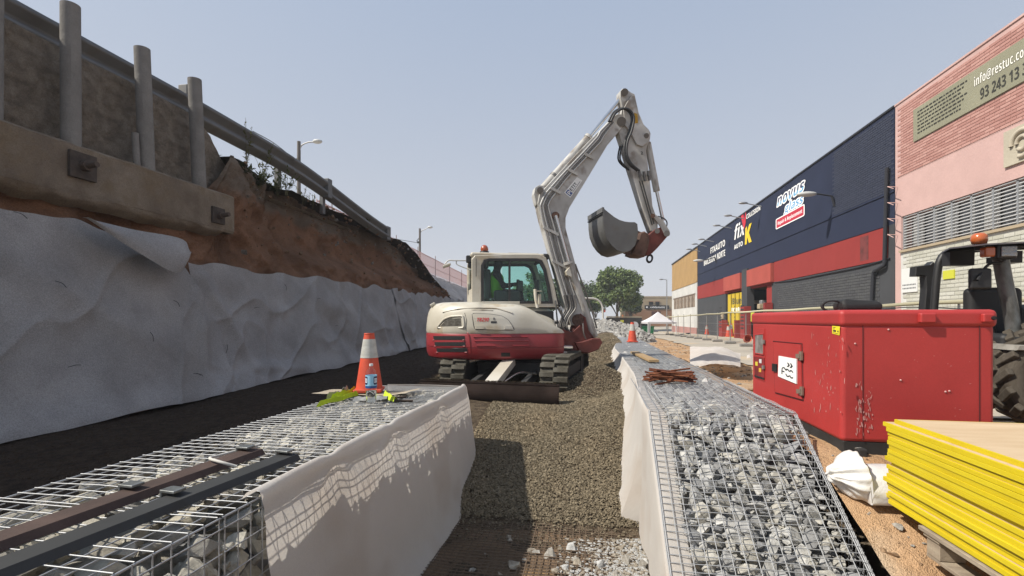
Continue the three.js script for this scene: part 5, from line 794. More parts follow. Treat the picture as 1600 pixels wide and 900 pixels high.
// ---------- generator ----------
{
  const near = 3.86, X0 = 1.75, X1 = onZ(1556, 600, near).x, far = 5.88, yb = 0.905, t = thing('generator', 'red canopied diesel generator with a white emblem plate on a black skid', 'generator', V((X0 + X1) / 2, yb, -(near + far) / 2));
  const W = X1 - X0, L = far - near, y0 = 0.105, y1 = onZ(1320, 484, near).y - yb, hx = W / 2, hz = L / 2;
  const red = mat([0.52, 0.044, 0.040], { map: mixTex([1, 1, 1], [0.80, 0.78, 0.78], { seed: 81, f: 4, oct: 6, sharp: 1.6, speck: 0.05 }), s: 0.6, roughness: 0.55, bump: B3, bs: 0.002, bsz: 1.2 });
  const scr = mat([0.62, 0.36, 0.34], { roughness: 0.8 }), gap = mat([0.10, 0.012, 0.014], { roughness: 0.8 });
  obj('canopy', [rbox(W, y1 - 0.1 - y0, L, 0.035, 0, (y0 + y1 - 0.1) / 2, 0)], red, t);
  obj('roof', [rbox(W + 0.025, 0.125, L + 0.025, 0.035, 0, y1 - 0.0625, 0)], red, t);
  const sk = mat([0.035, 0.032, 0.030], { map: WEAR2, s: 1.5, roughness: 0.85 });
  obj('skid_base', [rbox(W - 0.03, 0.11, L - 0.02, 0.012, 0, 0.06, 0), rbox(0.06, 0.07, L + 0.1, 0.01, -hx + 0.12, 0.035, 0), rbox(0.06, 0.07, L + 0.1, 0.01, hx - 0.12, 0.035, 0)], sk, t);
  const G = (px, py) => { const p = onX(px, py, X0 - 0.004); return [-(p.z - t.position.z), p.y - yb]; };    // on the long side: [along far, up]
  const line = (a, b, o, w) => { const p = G(...a), q = G(...b); return cyl(V(-hx - o, p[1], -p[0]), V(-hx - o, q[1], -q[0]), w, w, 5); };
  const lines = (pts, o, w) => pts.map((p, i) => line(p, pts[(i + 1) % pts.length], o, w));
  obj('door_gap', lines([[1208, 533], [1253, 537], [1255, 626], [1211, 614]], 0.001, 0.005), gap, t);
  const dg = (l) => { const q = l.map(([x, y]) => G(x, y)); return q; };
  const sidePoly = (pts, o, th) => { const q = dg(pts), s = new THREE.Shape(q.map(([a, b]) => new THREE.Vector2(-a, b))); const g = new THREE.ExtrudeGeometry(s, { depth: th, bevelEnabled: false }); g.applyMatrix4(new THREE.Matrix4().makeBasis(V(0, 0, 1), V(0, 1, 0), V(-1, 0, 0))); return uvm(g.translate(-hx - o, 0, 0)); };
  obj('service_door', sidePoly([[1209, 534.5], [1252, 538.5], [1254, 624], [1212, 612.5]], 0, 0.010), red, t);
  for (const [x, y] of [[1253, 556], [1254, 611]]) { obj('hinge', [sidePoly([[x - 5, y - 3], [x + 1, y - 3], [x + 1, y + 4], [x - 5, y + 4]], 0.01, 0.02), sidePoly([[x - 1, y - 7], [x + 3, y - 7], [x + 3, y + 7], [x - 1, y + 7]], 0.01, 0.014)], mat([0.30, 0.22, 0.17], { metalness: 0.4, roughness: 0.7 }), t); }
  obj('door_lock', sidePoly([[1209, 568], [1216, 569], [1216, 581], [1209, 580]], 0.010, 0.012), M.dark, t);
  { const tx = canvasTex(256, 256, (x) => { x.fillStyle = '#efefec'; x.fillRect(0, 0, 256, 256); x.fillStyle = '#15181c'; x.strokeStyle = '#15181c'; x.lineWidth = 15; x.lineCap = 'butt'; for (let k = 0; k < 2; k++) { x.beginPath(); x.moveTo(128 + k * 40, 62); x.lineTo(150 + k * 40, 62); x.lineTo(172 + k * 40, 88); x.lineTo(150 + k * 40, 114); x.lineTo(128 + k * 40, 114); x.lineTo(148 + k * 40, 88); x.fill(); } x.font = 'bold 10px sans-serif';
      x.beginPath(); x.moveTo(60, 214); x.lineTo(60, 160); x.arc(84, 156, 24, Math.PI, 0); x.stroke(); x.beginPath(); x.moveTo(50, 178); x.lineTo(96, 178); x.stroke();
      for (const k of [0, 1]) { x.beginPath(); x.arc(138 + k * 52, 160, 20, Math.PI, -0.2); x.stroke(); x.beginPath(); x.arc(140 + k * 52, 192, 22, Math.PI, 0.5, true); x.stroke(); } });
    const p = [[1218, 588], [1247, 600], [1247, 561], [1219, 556]].map(([x, y]) => { const [a, b] = G(x, y); return V(-hx - 0.018, b, -a); }); obj('emblem_plate', [sidePoly([[1218, 588], [1247, 600], [1247, 561], [1219, 556]], 0.010, 0.005)], mat([0.8, 0.8, 0.78]), t); obj('emblem', quad(...p), new THREE.MeshPhysicalMaterial({ map: tx, roughness: 0.5, side: THREE.DoubleSide }), t); }
  // control panel at the far end of that side
  obj('panel_recess', sidePoly([[1180, 512], [1195, 514], [1195, 596], [1180, 590]], 0.0, 0.006), red, t);
  obj('control_window', [sidePoly([[1181, 524], [1193, 523], [1193, 553], [1181, 551]], 0.006, 0.006)], mat([0.40, 0.37, 0.36], { roughness: 0.25, map: WEAR2, s: 4, clearcoat: 0.5 }), t);
  obj('window_frame', lines([[1180.5, 523], [1194, 522], [1194, 554], [1180.5, 552]], 0.010, 0.007), red, t);
  obj('lower_panel', sidePoly([[1179, 557], [1195, 559], [1195, 593], [1180, 588]], 0.006, 0.005), mat([0.30, 0.02, 0.02], { map: WEAR2, s: 2 }), t);
  for (const [x, y, c] of [[1183, 568, [0.75, 0.62, 0.05]], [1188.5, 578, [0.75, 0.45, 0.05]], [1189, 564, [0.7, 0.7, 0.7]]]) obj('small_sticker', sidePoly([[x - 1.5, y - 3], [x + 2, y - 2.6], [x + 2, y + 3.6], [x - 1.5, y + 3]], 0.011, 0.002), mat(c), t);
  obj('cable_slot', sidePoly([[1180, 586], [1195, 590.5], [1195, 593], [1180, 588.5]], 0.008, 0.006), M.dark, t);
  for (const [x, y] of [[1194.5, 534], [1194, 574]]) obj('panel_latch', sidePoly([[x - 1, y - 3], [x + 1.5, y - 3], [x + 1.5, y + 3], [x - 1, y + 3]], 0.008, 0.014), mat([0.3, 0.28, 0.26], { metalness: 0.6 }), t);
  { const tx = canvasTex(128, 128, (x) => { x.fillStyle = '#e6d52a'; x.fillRect(0, 0, 128, 128); x.fillStyle = '#333'; x.fillRect(14, 18, 44, 12); x.fillRect(14, 44, 30, 10); x.fillRect(14, 66, 52, 30); x.beginPath(); x.moveTo(84, 90); x.lineTo(100, 56); x.lineTo(116, 90); x.fill(); x.fillRect(10, 108, 108, 8); }); const p = [[1300, 521], [1311.5, 524], [1312, 510], [1300, 509]].map(([x, y]) => { const [a, b] = G(x, y); return V(-hx - 0.003, b, -a); }); obj('yellow_sticker', quad(...p), new THREE.MeshPhysicalMaterial({ map: tx, roughness: 0.5, side: THREE.DoubleSide }), t); }
  // end face: panel joints, rivets, scrapes
  const Fz = hz + 0.002, F = (px, py) => { const p = onZ(px, py, near); return V(p.x - t.position.x, p.y - yb, Fz); };
  obj('panel_joint', [[1348, 504, 1348, 688], [1530, 501, 1530, 672], [1348, 504, 1530, 501]].map(([a, b, c, d]) => cyl(F(a, b), F(c, d), 0.003, 0.003, 5)), gap, t);
  for (const [x, y] of [[1388, 515], [1336, 537], [1477, 612], [1483, 611], [1407, 594]]) obj('rivet', new THREE.SphereGeometry(0.007, 8, 6).translate(...Object.values(F(x, y))), scr, t);
  { const r = rng(7), gs = []; for (let i = 0; i < 84; i++) { const big = i < 66, x = big ? 1350 + (r() - 0.5) * 26 : 1360 + r() * 170, y = big ? 598 + r() * 82 : 520 + r() * 150, p = F(x, y); const w = big ? 0.0015 + 0.006 * r() * r() : 0.002 + 0.006 * r(), h = big ? 0.004 + 0.03 * r() * r() : 0.0018; gs.push(uvm(new THREE.CircleGeometry(1, 7).scale(w, h, 1).rotateZ((r() - 0.5) * 0.7).translate(p.x, p.y, p.z + 0.0008 + i * 0.00006))); } 
    for (let i = 0; i < 42; i++) { const [a, b] = G(1268 + 52 * r(), 520 + 130 * r()); gs.push(uvm(new THREE.CircleGeometry(1, 6).scale(0.002 + 0.004 * r(), 0.006 + 0.03 * r() * r(), 1).rotateZ((r() - 0.5) * 0.8).rotateY(-Math.PI / 2).translate(-hx - 0.0012 - i * 0.00006, b, -a))); } obj('paint_scrapes', gs, mat([0.60, 0.30, 0.27], { roughness: 0.9, side: THREE.DoubleSide }), t); }
  obj('lifting_point', [rbox(0.1, 0.07, 0.05, 0.012, 0.05, y1 - 0.06, hz + 0.02), rbox(0.07, 0.06, 0.04, 0.01, 0.42, y1 - 0.06, hz + 0.02)], red, t); obj('roof_bolt', cyl(V(0.44, y1 - 0.06, hz + 0.03), V(0.44, y1 - 0.06, hz + 0.055), 0.014, 0.014, 6), M.dark, t);
  // black bag with loop handle lying on the roof
  const rb = onZ(1330, 478, 5.0), k = thing('black_tool_bag', 'black crumpled tool bag with a loop handle lying on the generator roof', 'bag', V(rb.x, yb + y1 + 0.003, rb.z));
  const bg = rbox(0.34, 0.095, 0.22, 0.04, 0.05, 0.048, 0, 4); { const p = bg.attributes.position; for (let i = 0; i < p.count; i++) p.setY(i, p.getY(i) * (0.7 + 0.6 * fbm(p.getX(i) * 14, p.getZ(i) * 14, 3, 2))); bg.computeVertexNormals(); } obj('bag_body', bg, M.hoseB ??= mat([0.014, 0.014, 0.014], { roughness: 0.7 }), k); obj('handle', new THREE.TorusGeometry(0.07, 0.012, 7, 20).scale(1.3, 0.7, 1).translate(-0.17, 0.05, 0.03), M.hoseB, k);
}
// ---------- white bag beside the skid ----------
{
  const p = atD(1325, 742, 3.12), R = 0.155, gy = p.y - R, t = thing('white_sack', 'full white plastic sack with tied end lying beside the generator skid', 'sack', V(p.x, gy, p.z), 0.05);
  const prof = [[-0.115, 0.004], [-0.11, 0.04], [-0.085, 0.055], [-0.06, 0.068], [-0.035, 0.095], [-0.005, 0.125], [0.04, 0.148], [0.10, 0.153], [0.25, R], [0.45, 0.15], [0.53, 0.12], [0.57, 0.05], [0.575, 0.005]];
  const spl = new THREE.SplineCurve(prof.map((q) => new THREE.Vector2(...q)));
  const g = grid(90, 64, (u, v) => {
    const a = v * Math.PI * 2, sp = spl.getPoint(u), x = sp.x, rr = Math.max(0.003, sp.y);
    const ga = Math.exp(-((x + 0.06) ** 2) / 0.012), ca = Math.cos(a), sa = Math.sin(a), n = fbm(x * 9 + 3, ca * 1.6 + 4, sa * 1.6 + 4, 3) - 0.5, c = fbm(x * 22 + 3, ca * 3 + 4, sa * 3 + 4, 2) - 0.5;
    const q = rr * (1 + 0.09 * ga * Math.sin(a * 13 + 6 * n) + 0.07 * n + 0.05 * c * (0.2 + ga)), low = 0.55 * R * sst(0.05, -0.14, x);
    return V(x + 0.012 * ga * Math.sin(a * 5), Math.max(R + sa * q - low, 0.004 + 0.01 * (ca + 1)), ca * q * 1.12);
  }, (u, v) => [u, v * 0.8]);
  obj('sack_skin', g, mat([0.88, 0.87, 0.85], { roughness: 0.4, map: WEAR, s: 1.2, side: THREE.DoubleSide, bump: B3, bs: 0.006, bsz: 2.5 }), t);
}
// ---------- stack of yellow panels on a pallet ----------
{
  const ORD = ['', 'second', 'third', 'fourth', 'fifth', 'sixth', 'seventh', 'eighth', 'ninth', 'tenth', 'eleventh', 'twelfth', 'thirteenth', 'fourteenth', 'fifteenth', 'sixteenth', 'seventeenth', 'eighteenth'];
  const Xa = 1.73, Zf = 3.26, Zn = 0.74, Wd = 1.25, ytop = 1.9 - 0.6, n = 20, y0 = 0.80, th = (ytop - y0) / n, r = rng(12);
  const yel = [[0.76, 0.60, 0.006], [0.72, 0.565, 0.006], [0.78, 0.63, 0.012]].map((c, i) => mat(c, { map: mixTex([1, 1, 1], [0.90, 0.86, 0.78], { seed: 90 + i, f: 4, oct: 5, sharp: 1.8, speck: 0.05 }), s: 1.0, roughness: 0.6, bump: B2, bs: 0.0006, bsz: 4 }));
  const ply = mat([1, 1, 1], { map: mixTex([0.70, 0.54, 0.345], [0.58, 0.42, 0.25], { seed: 95, f: 3, stretch: 5, oct: 5, sharp: 1.7, speck: 0.05, N: 512 }), s: 0.8, roughness: 0.75 });
  for (let i = 0; i < n; i++) {
    const dx = (r() - 0.5) * 0.03 + (i === n - 1 ? 0.035 : 0), dz = (r() - 0.5) * 0.045 + (i === n - 1 ? -0.02 : i === n - 2 ? 0.05 : 0), y = y0 + i * th;
    const t = thing('formwork_panel', i === n - 1 ? 'top yellow-edged formwork panel showing its bare plywood face' : i === n - 2 ? 'yellow-edged formwork panel directly under the top one, sticking out a little' : i === 0 ? 'lowest yellow-edged formwork panel resting on the pallet' : ORD[i] + ' yellow-edged formwork panel counting up from the pallet', 'panel', V(Xa + Wd / 2 + dx, y, -(Zf + Zn) / 2 - dz), 0, 'yellow formwork panels stacked on the pallet');
    obj('edge_frame', rbox(Wd, th - (i % 6 === 3 ? 0.0035 : 0.0007), Zf - Zn, 0.0013, 0, th / 2, 0, 1), yel[i % 3], t);
    obj('plywood_face', box(Wd - 0.02, 0.002, Zf - Zn - 0.02, 0, th - 0.0008, 0), ply, t);
  }
  const w = mat([1, 1, 1], { map: mixTex([0.46, 0.385, 0.29], [0.30, 0.24, 0.18], { seed: 97, f: 4, stretch: 5, oct: 5, sharp: 2, speck: 0.1 }), s: 1.3, roughness: 0.9, bump: B1, bs: 0.003, bsz: 3 });
  const pl = thing('wooden_pallet', 'rough wooden pallet under the stack of yellow panels', 'pallet', V(2.38, 0.66, -2.3));
  const zFar = 2.82;
  for (let k = 0; k < 5; k++) obj('pallet_board', rbox(0.10, 0.022, 1.25, 0.003, -0.62 + k * 0.31, 0.122, -0.02), w, pl);
  for (const z of [-0.56, -0.02, 0.52]) { obj('cross_board', rbox(1.32, 0.018, 0.12, 0.003, 0, 0.1, z), w, pl); for (const x of [-0.59, 0, 0.59]) obj('pallet_block', rbox(0.12, 0.088, 0.10, 0.004, x, 0.046, z), w, pl); }
  for (const x of [-0.59, 0, 0.59]) obj('bottom_board', rbox(0.11, 0.02, 1.2, 0.003, x, -0.01, -0.02), w, pl);
}
// ---------- white sheet on the dirt behind the wall ----------
{
  const c = onY(1115, 556, 1.0), g = grid(50, 30, (u, v) => { const px = lerp(1078, 1157, u), k = Math.sin(u * Math.PI), py = lerp(541 + 2 * u + 8 * sst(0.6, 1, u), 571 - 2 * u, v) + 3 * (fbm(u * 4, v * 3, 3, 3) - 0.5), p = onY(px, py, 1.0); return V(p.x, 1.0 + 0.16 * k * Math.sin(clamp(v * 1.15, 0, 1) * 2.7) + 0.03 * (fbm(u * 6, v * 6, 5, 3) - 0.5) - 0.05 * sst(0.9, 1, v), p.z); }, (u, v, p) => [p.x, p.z]);
  tag(obj('white_sheet', g, M.textileWhite), 'folded white geotextile sheet lying on the orange dirt behind the generator', 'geotextile');
  tag(obj('paper_scrap', grid(6, 4, (u, v) => { const p = onY(lerp(1167, 1176, u), lerp(556, 561, v), 0.99); return V(p.x, 1.0 + 0.02 * Math.sin(u * 4), p.z); }), M.textileWhite), 'small white scrap of sheet on the dirt beside the generator', 'scrap');
}

// ---------- buildings along the road: facade plane X = FX, seen from -X ----------
const FX = 9, fz = (px) => -onX(px, 498, FX).z, fy = (ratio) => CAMY + ratio * FX / CS;
const Y = { top: fy(0.706), blueLow: fy(0.318), redLow: fy(0.203), base: 0.2 };
// block on the facade, Za..Zb along the road, sticking out by o in front of the plane and d deep behind
const fbox = (Za, Zb, y0, y1, o = 0, d = 0.3) => box(d + o, y1 - y0, Math.abs(Zb - Za), FX - o + (d + o) / 2, (y0 + y1) / 2, -(Za + Zb) / 2);
const fquad = (Zfar, Znear, y0, y1, o) => quad(V(FX - o, y0, -Zfar), V(FX - o, y0, -Znear), V(FX - o, y1, -Znear), V(FX - o, y1, -Zfar));
const paint = (c, seed, o = {}) => mat([1, 1, 1], { map: mixTex(c, c.map((x) => x * 0.82), { seed, f: 4, oct: 6, sharp: 1.7, speck: 0.05, C: c.map((x) => x * 0.9), cf: 3 }), s: 0.3, roughness: 0.9, bump: B2, bs: 0.003, bsz: 1, ...o });
const MB = {
  navy: paint([0.034, 0.043, 0.080], 101), red: paint([0.36, 0.055, 0.050], 102), salmon: paint([0.52, 0.115, 0.090], 103), dgrey: paint([0.085, 0.088, 0.095], 104), pink: paint([0.70, 0.47, 0.43], 105),
  white: paint([0.74, 0.73, 0.69], 106), tan: paint([0.50, 0.32, 0.14], 107), yellow: paint([0.72, 0.52, 0.05], 108), black: mat([0.02, 0.02, 0.022]), beige: paint([0.52, 0.42, 0.29], 109), steel: mat([0.42, 0.43, 0.44], { metalness: 0.5, roughness: 0.5 }),
  signPanel: paint([0.36, 0.35, 0.25], 110), pipe: mat([0.02, 0.022, 0.03]),
};
// courses of single bricks, the nearest 290 as parts, the rest joined
function bricks(parent, Za, Zb, y0, y1, mats, pitch, len, proud, skip, limit = 290) {
  const r = rng(Math.round(Za * 100 + y0 * 10)), n = Math.floor((y1 - y0) / pitch), gs = mats.map(() => []), shared = new THREE.BoxGeometry(proud + 0.02, pitch - 0.014, len - 0.012); uvm(shared); const list = [];
  for (let k = 0; k < n; k++) for (let Z = Za + (k % 2 ? len / 2 : 0); Z < Zb - len * 0.4; Z += len) { const y = y0 + (k + 0.5) * pitch, zc = Z + len / 2; if (skip && skip(zc, y)) continue; if (zc + len / 2 > Zb) continue; list.push([zc, y, r()]); }
  list.sort((a, b) => a[0] - b[0]);
  list.forEach(([z, y, q], i) => { const px = FX - proud / 2 + 0.01 - (q - 0.5) * 0.004, m = Math.floor(q * 0.999 * mats.length); if (i < limit) { const o = new THREE.Mesh(shared, mats[m]); o.name = 'brick'; o.position.set(px, y, -z); o.castShadow = o.receiveShadow = true; parent.add(o); } else gs[m].push(shared.clone().translate(px, y, -z)); });
  gs.forEach((g, i) => g.length && stuff(obj('far_bricks', g, mats[i], parent)));
}
{ // pink building with the sign
  const t = thing('pink_building', 'pink building with brick parapet, long sign and slatted window', 'building'), Zb = fz(1398) - 0.03, Za = 4;
  const yBrick = fy(0.463), yWinT = fy(0.333), yWinB = fy(0.226);
  obj('wall', [fbox(Za, Zb, yWinT, Y.top, 0, 0.35), fbox(Za, Zb, Y.base, yWinB - 0.05, 0, 0.35), fbox(fz(1408), Zb, yWinB - 0.05, yWinT, 0, 0.35)], MB.pink, t);
  obj('backing_wall', box(6, Y.top - 0.3, Zb - Za, FX + 3.4, Y.top / 2, -(Za + Zb) / 2), MB.pink, t);
  const pk = [[0.60, 0.32, 0.275], [0.54, 0.275, 0.235], [0.66, 0.37, 0.32]].map((c, i) => mat(c, { map: WEAR, s: 1.5 })), wh = [[0.66, 0.655, 0.57], [0.60, 0.595, 0.51], [0.70, 0.695, 0.62]].map((c, i) => mat(c, { map: WEAR, s: 1.5 }));
  const up = obj('brick_parapet', fbox(Za, Zb - 0.01, yBrick, Y.top, 0.004, 0.02), MB.pink, t), sZ0 = fz(1430), sy0 = fy(0.552), sy1 = fy(0.652);
  bricks(up, 11.2, Zb - 0.01, yBrick + 0.02, Y.top - 0.06, pk, 0.077, 0.29, 0.016, (z, y) => z < sZ0 && y > sy0 - 0.02 && y < sy1 + 0.02);
  obj('coping', fbox(Za, Zb, Y.top, Y.top + 0.05, 0.03, 0.4), MB.pink, t);
  const lo = obj('brick_wall', fbox(Za, fz(1408), Y.base, yWinB - 0.06, 0.004, 0.02), MB.white, t);
  bricks(lo, 11.2, fz(1408), 2.0, yWinB - 0.08, wh, 0.10, 0.30, 0.02);
  const sign = obj('sign_panel', fbox(Za, sZ0, sy0, sy1, 0.05, 0.02), MB.signPanel, t);
  const tx = canvasTex(2048, 256, (x, w, h) => { // writing faces the road; the near end runs out of the picture
    x.fillStyle = '#2e2d26'; const r = rng(9); for (let l = 0; l < 7; l++) { let p = 40; const end = 560 - 30 * (l % 3) - (l === 6 ? 60 : 0); while (p < end) { const q = 10 + 30 * r(); x.fillRect(p, 30 + l * 29, Math.min(q, end - p), 11); p += q + 9; } }
    x.fillStyle = '#eceae0'; x.strokeStyle = '#55534a'; x.lineWidth = 2; x.font = 'bold 92px sans-serif'; x.textBaseline = 'alphabetic'; x.fillText('info@restuc.com', 620, 112, 440); x.strokeText('info@restuc.com', 620, 112, 440); x.fillStyle = '#33322b'; x.font = 'bold 104px sans-serif'; x.fillText('93 243 13 33', 672, 226, 400); });
  obj('sign_lettering', fquad(sZ0 - 0.05, sZ0 - 0.05 - (sy1 - sy0) * 8, sy0 + 0.02, sy1 - 0.02, 0.056), decal(tx), sign);
  { const a = onX(1572, 235, FX); const b = obj('picture_panel', fbox(-a.z - 1.2, -a.z, fy(0.367), fy(0.453), 0.05, 0.02), paint([0.62, 0.56, 0.44], 111), t); obj('spiral_relief', new THREE.TorusGeometry(0.28, 0.05, 8, 26, 5).rotateY(Math.PI / 2).translate(FX - 0.06, fy(0.41), a.z + 0.5), mat([0.55, 0.49, 0.38]), b); obj('spiral_relief', new THREE.TorusGeometry(0.14, 0.045, 8, 22, 5.5).rotateY(Math.PI / 2).translate(FX - 0.06, fy(0.41), a.z + 0.5), mat([0.5, 0.44, 0.34]), b); }
  // slatted window: deep recess, mullions, slats
  const Zw1 = fz(1408), win = obj('window', fbox(Za, Zw1, yWinB - 0.05, yWinT, -0.30, 0.05 + 0.3), MB.dgrey, t);
  win.geometry = box(0.05, yWinT - yWinB + 0.05, Zw1 - Za, FX + 0.33, (yWinT + yWinB) / 2, -(Za + Zw1) / 2);
  obj('window_pane', box(0.01, yWinT - yWinB - 0.04, Zw1 - Za, FX + 0.29, (yWinT + yWinB) / 2, -(Za + Zw1) / 2), mat([0.16, 0.17, 0.18], { roughness: 0.15, metalness: 0.2 }), win);
  for (let Z = Zw1 - 0.03; Z > 10.5; Z -= 0.66) obj('mullion', box(0.07, yWinT - yWinB, 0.06, FX + 0.08, (yWinT + yWinB) / 2, -Z), MB.steel, win);
  for (let Z = Zw1 - 0.4; Z > 10.5; Z -= 1.32) obj('blind', box(0.02, yWinT - yWinB - 0.1, 0.45, FX + 0.24, (yWinT + yWinB) / 2, -Z), mat([0.62, 0.62, 0.60]), win);
  for (let k = 0; k < 12; k++) { const y = lerp(yWinB + 0.04, yWinT - 0.03, k / 11); for (let Z = Zw1 - 0.06; Z > 10.5; Z -= 0.66) obj('slat', box(0.045, 0.02, 0.60, FX + 0.05, y, -(Z - 0.33)), MB.slat ??= mat([0.78, 0.78, 0.77], { metalness: 0.3, roughness: 0.5 }), win); }
  obj('window_sill', fbox(Za, Zw1, yWinB - 0.10, yWinB - 0.035, 0.07, 0.1), MB.beige, t);
  { const p = onX(1420, 430, FX), pl = obj('notice_board', fbox(-p.z - 0.45, -p.z + 0.25, p.y - 0.5, p.y + 0.2, 0.05, 0.02), mat([0.78, 0.78, 0.76]), t); const tn = canvasTex(256, 256, (x) => { x.fillStyle = '#55585c'; for (let l = 0; l < 2; l++) for (let k = 0; k < 9; k++) x.fillRect(20 + k * 25, 170 + l * 36, 15, 14); }); obj('notice_print', fquad(-p.z + 0.25, -p.z - 0.45, p.y - 0.5, p.y + 0.2, 0.054), decal(tn), pl); }
  { const p = onX(1485, 432, FX), pl = obj('yellow_notice', fbox(-p.z - 0.2, -p.z + 0.2, p.y - 0.06, p.y + 0.16, 0.05, 0.02), mat([0.62, 0.62, 0.05]), t); }
  for (let k = 0; k < 4; k++) { const p = onX(1403, 292 + 25 * k, FX); obj('wall_bracket', [cyl(V(FX - 0.02, p.y, p.z), V(FX - 0.28, p.y + 0.02, p.z), 0.012, 0.012, 5), cyl(V(FX - 0.28, p.y + 0.02, p.z), V(FX - 0.28, p.y - 0.12, p.z + 0.3), 0.012, 0.012, 5)], MB.pink, t); }
}
{ // navy building
  const t = thing('navy_building', 'navy blue warehouse with red band, signs and roller doors', 'building'), Za = fz(1398), Zb = fz(1090);
  const dY = { beam: fy(0.155), top: fy(0.203) };
  // openings along the ground floor, by photo column
  const oA = fz(1206), oB = fz(1170), yA = fz(1161), yB = fz(1136), zP1 = fz(1170), zP2 = fz(1161.5);
  obj('upper_wall', fbox(Za, Zb, Y.blueLow, Y.top, 0, 0.35), MB.navy, t);
  const nv = [[0.036, 0.046, 0.084], [0.031, 0.040, 0.075]].map((c) => mat(c, { map: WEAR, s: 1.5 })), bw = obj('brick_face', fbox(Za, Zb, fy(0.43), Y.top - 0.05, 0.004, 0.01), MB.navy, t);
  bricks(bw, Za + 0.02, fz(1300), fy(0.43) + 0.02, Y.top - 0.07, nv, 0.077, 0.29, 0.012);
  obj('ledge', fbox(Za, Zb, fy(0.424), fy(0.43), 0.03, 0.05), MB.navy, t);
  obj('parapet_cap', [fbox(Za, fz(1240), Y.top, Y.top + 0.06, 0.04, 0.4), fbox(fz(1240), Zb, Y.top - 0.02, Y.top + 0.05, 0.045, 0.4)], MB.pipe, t);
  { const y0 = Y.redLow + 0.4; obj('backing_wall', box(6, Y.top - 0.3 - y0, Zb - Za, FX + 3.4, (Y.top - 0.3 + y0) / 2, -(Za + Zb) / 2), MB.navy, t); for (const [a, b] of [[Za, fz(1209)], [fz(1134), Zb]]) obj('backing_wall', box(6, y0, b - a, FX + 3.4, y0 / 2, -(a + b) / 2), MB.navy, t); }
  for (const g of [fbox(fz(1388), fz(1210), Y.redLow, Y.blueLow - 0.03, 0.02, 0.3), fbox(fz(1133), Zb, Y.redLow - 0.1, Y.blueLow - 0.03, 0.02, 0.3)]) obj('red_band', g, MB.red, t);
  obj('recessed_joint', fbox(Za, Zb, Y.blueLow - 0.03, Y.blueLow, -0.03, 0.3), MB.navy, t);
  obj('old_stain', fbox(fz(1345), fz(1358), Y.redLow + 0.12, Y.blueLow - 0.12, 0.024, 0.02), mat([0.22, 0.045, 0.042], { map: WEAR2, s: 1 }), t);
  obj('canopy_fascia', [fbox(fz(1209), fz(1171), fy(0.208), Y.blueLow - 0.05, 0.16, 0.2), fbox(fz(1160), fz(1134), fy(0.208), Y.blueLow - 0.05, 0.16, 0.2)], MB.salmon, t);
  const lg = obj('lower_wall', fbox(Za, fz(1206), Y.base, Y.redLow - 0.02, 0, 0.3), MB.dgrey, t); obj('lower_wall', fbox(fz(1134), Zb, Y.base, Y.redLow - 0.12, 0, 0.3), MB.dgrey, t); obj('corner_pier', fbox(fz(1388), Za, Y.redLow - 0.02, Y.blueLow, 0.001, 0.3), MB.dgrey, t);
  const gb = [[0.092, 0.095, 0.10], [0.078, 0.08, 0.088]].map((c) => mat(c, { map: WEAR, s: 1.5 })); bricks(lg, fz(1375), fz(1215), 2.0, Y.redLow - 0.25, gb, 0.10, 0.30, 0.014);
  // open bay, red jamb, yellow door, pillar
  { const a = fz(1209), b = fz(1134); obj('bay_back', box(0.2, 5, b - a, FX + 6.2, 2.4, -(a + b) / 2), MB.beige, t); obj('bay_ceiling', box(6.2, 0.2, b - a, FX + 3.3, Y.redLow + 0.25, -(a + b) / 2), MB.beige, t); }
  obj('red_jamb', fbox(fz(1207), fz(1196), Y.base, fy(0.19), -0.06, 0.3), MB.red, t);
  obj('bay_lintel', fbox(fz(1209), fz(1134), fy(0.195), Y.blueLow - 0.2, -0.1, 0.3), MB.red, t);
  const yd = obj('yellow_door', fbox(yA, yB, Y.base, fy(0.185), -0.05, 0.1), MB.yellow, t);
  for (let k = 1; k < 4; k++) obj('door_rib', fbox(lerp(yA, yB, k / 4) - 0.012, lerp(yA, yB, k / 4) + 0.012, Y.base, fy(0.185) - 0.02, -0.04, 0.02), MB.yellow, yd);
  { const tx = canvasTex(512, 384, (x) => { x.fillStyle = '#20303c'; x.textAlign = 'center'; x.font = 'bold 170px sans-serif'; x.fillText('iBlue', 256, 170, 480); x.fillStyle = '#f3f0da'; x.font = 'bold 120px sans-serif'; for (let k = 0; k < 6; k++) x.fillRect(70 + k * 64, 240 + 8 * (k % 2), 44, 70); }); obj('door_lettering', fquad(yB - 0.5, yA + 0.2, fy(0.03), fy(0.165), -0.045), decal(tx), yd); }
  obj('pillar', [fbox(zP2, zP1, Y.base, Y.blueLow + 0.1, 0.10, 0.3)], MB.dgrey, t); obj('pillar_notice', fbox(zP1 - 0.1, zP1 - 0.4, fy(0.24), fy(0.29), 0.11, 0.005), mat([0.55, 0.5, 0.4]), t);
  for (const [a, b, y0, y1] of [[1175, 1168, -0.1, 0.08], [1138, 1133, -0.1, -0.01], [1160, 1158, -0.1, -0.01], [1209, 1206, -0.1, 0.09]]) { const l = obj('red_rack', fbox(fz(a), fz(b), Y.base, fy(y1), 0.42, -0.05), MB.red, t); for (let k = 0; k < 7; k++) obj('rack_hole', fbox(fz(a) + 0.1, fz(b) - 0.1, fy(y0) + 0.3 + k * 0.22, fy(y0) + 0.4 + k * 0.22, 0.425, -0.41), MB.black, l); }
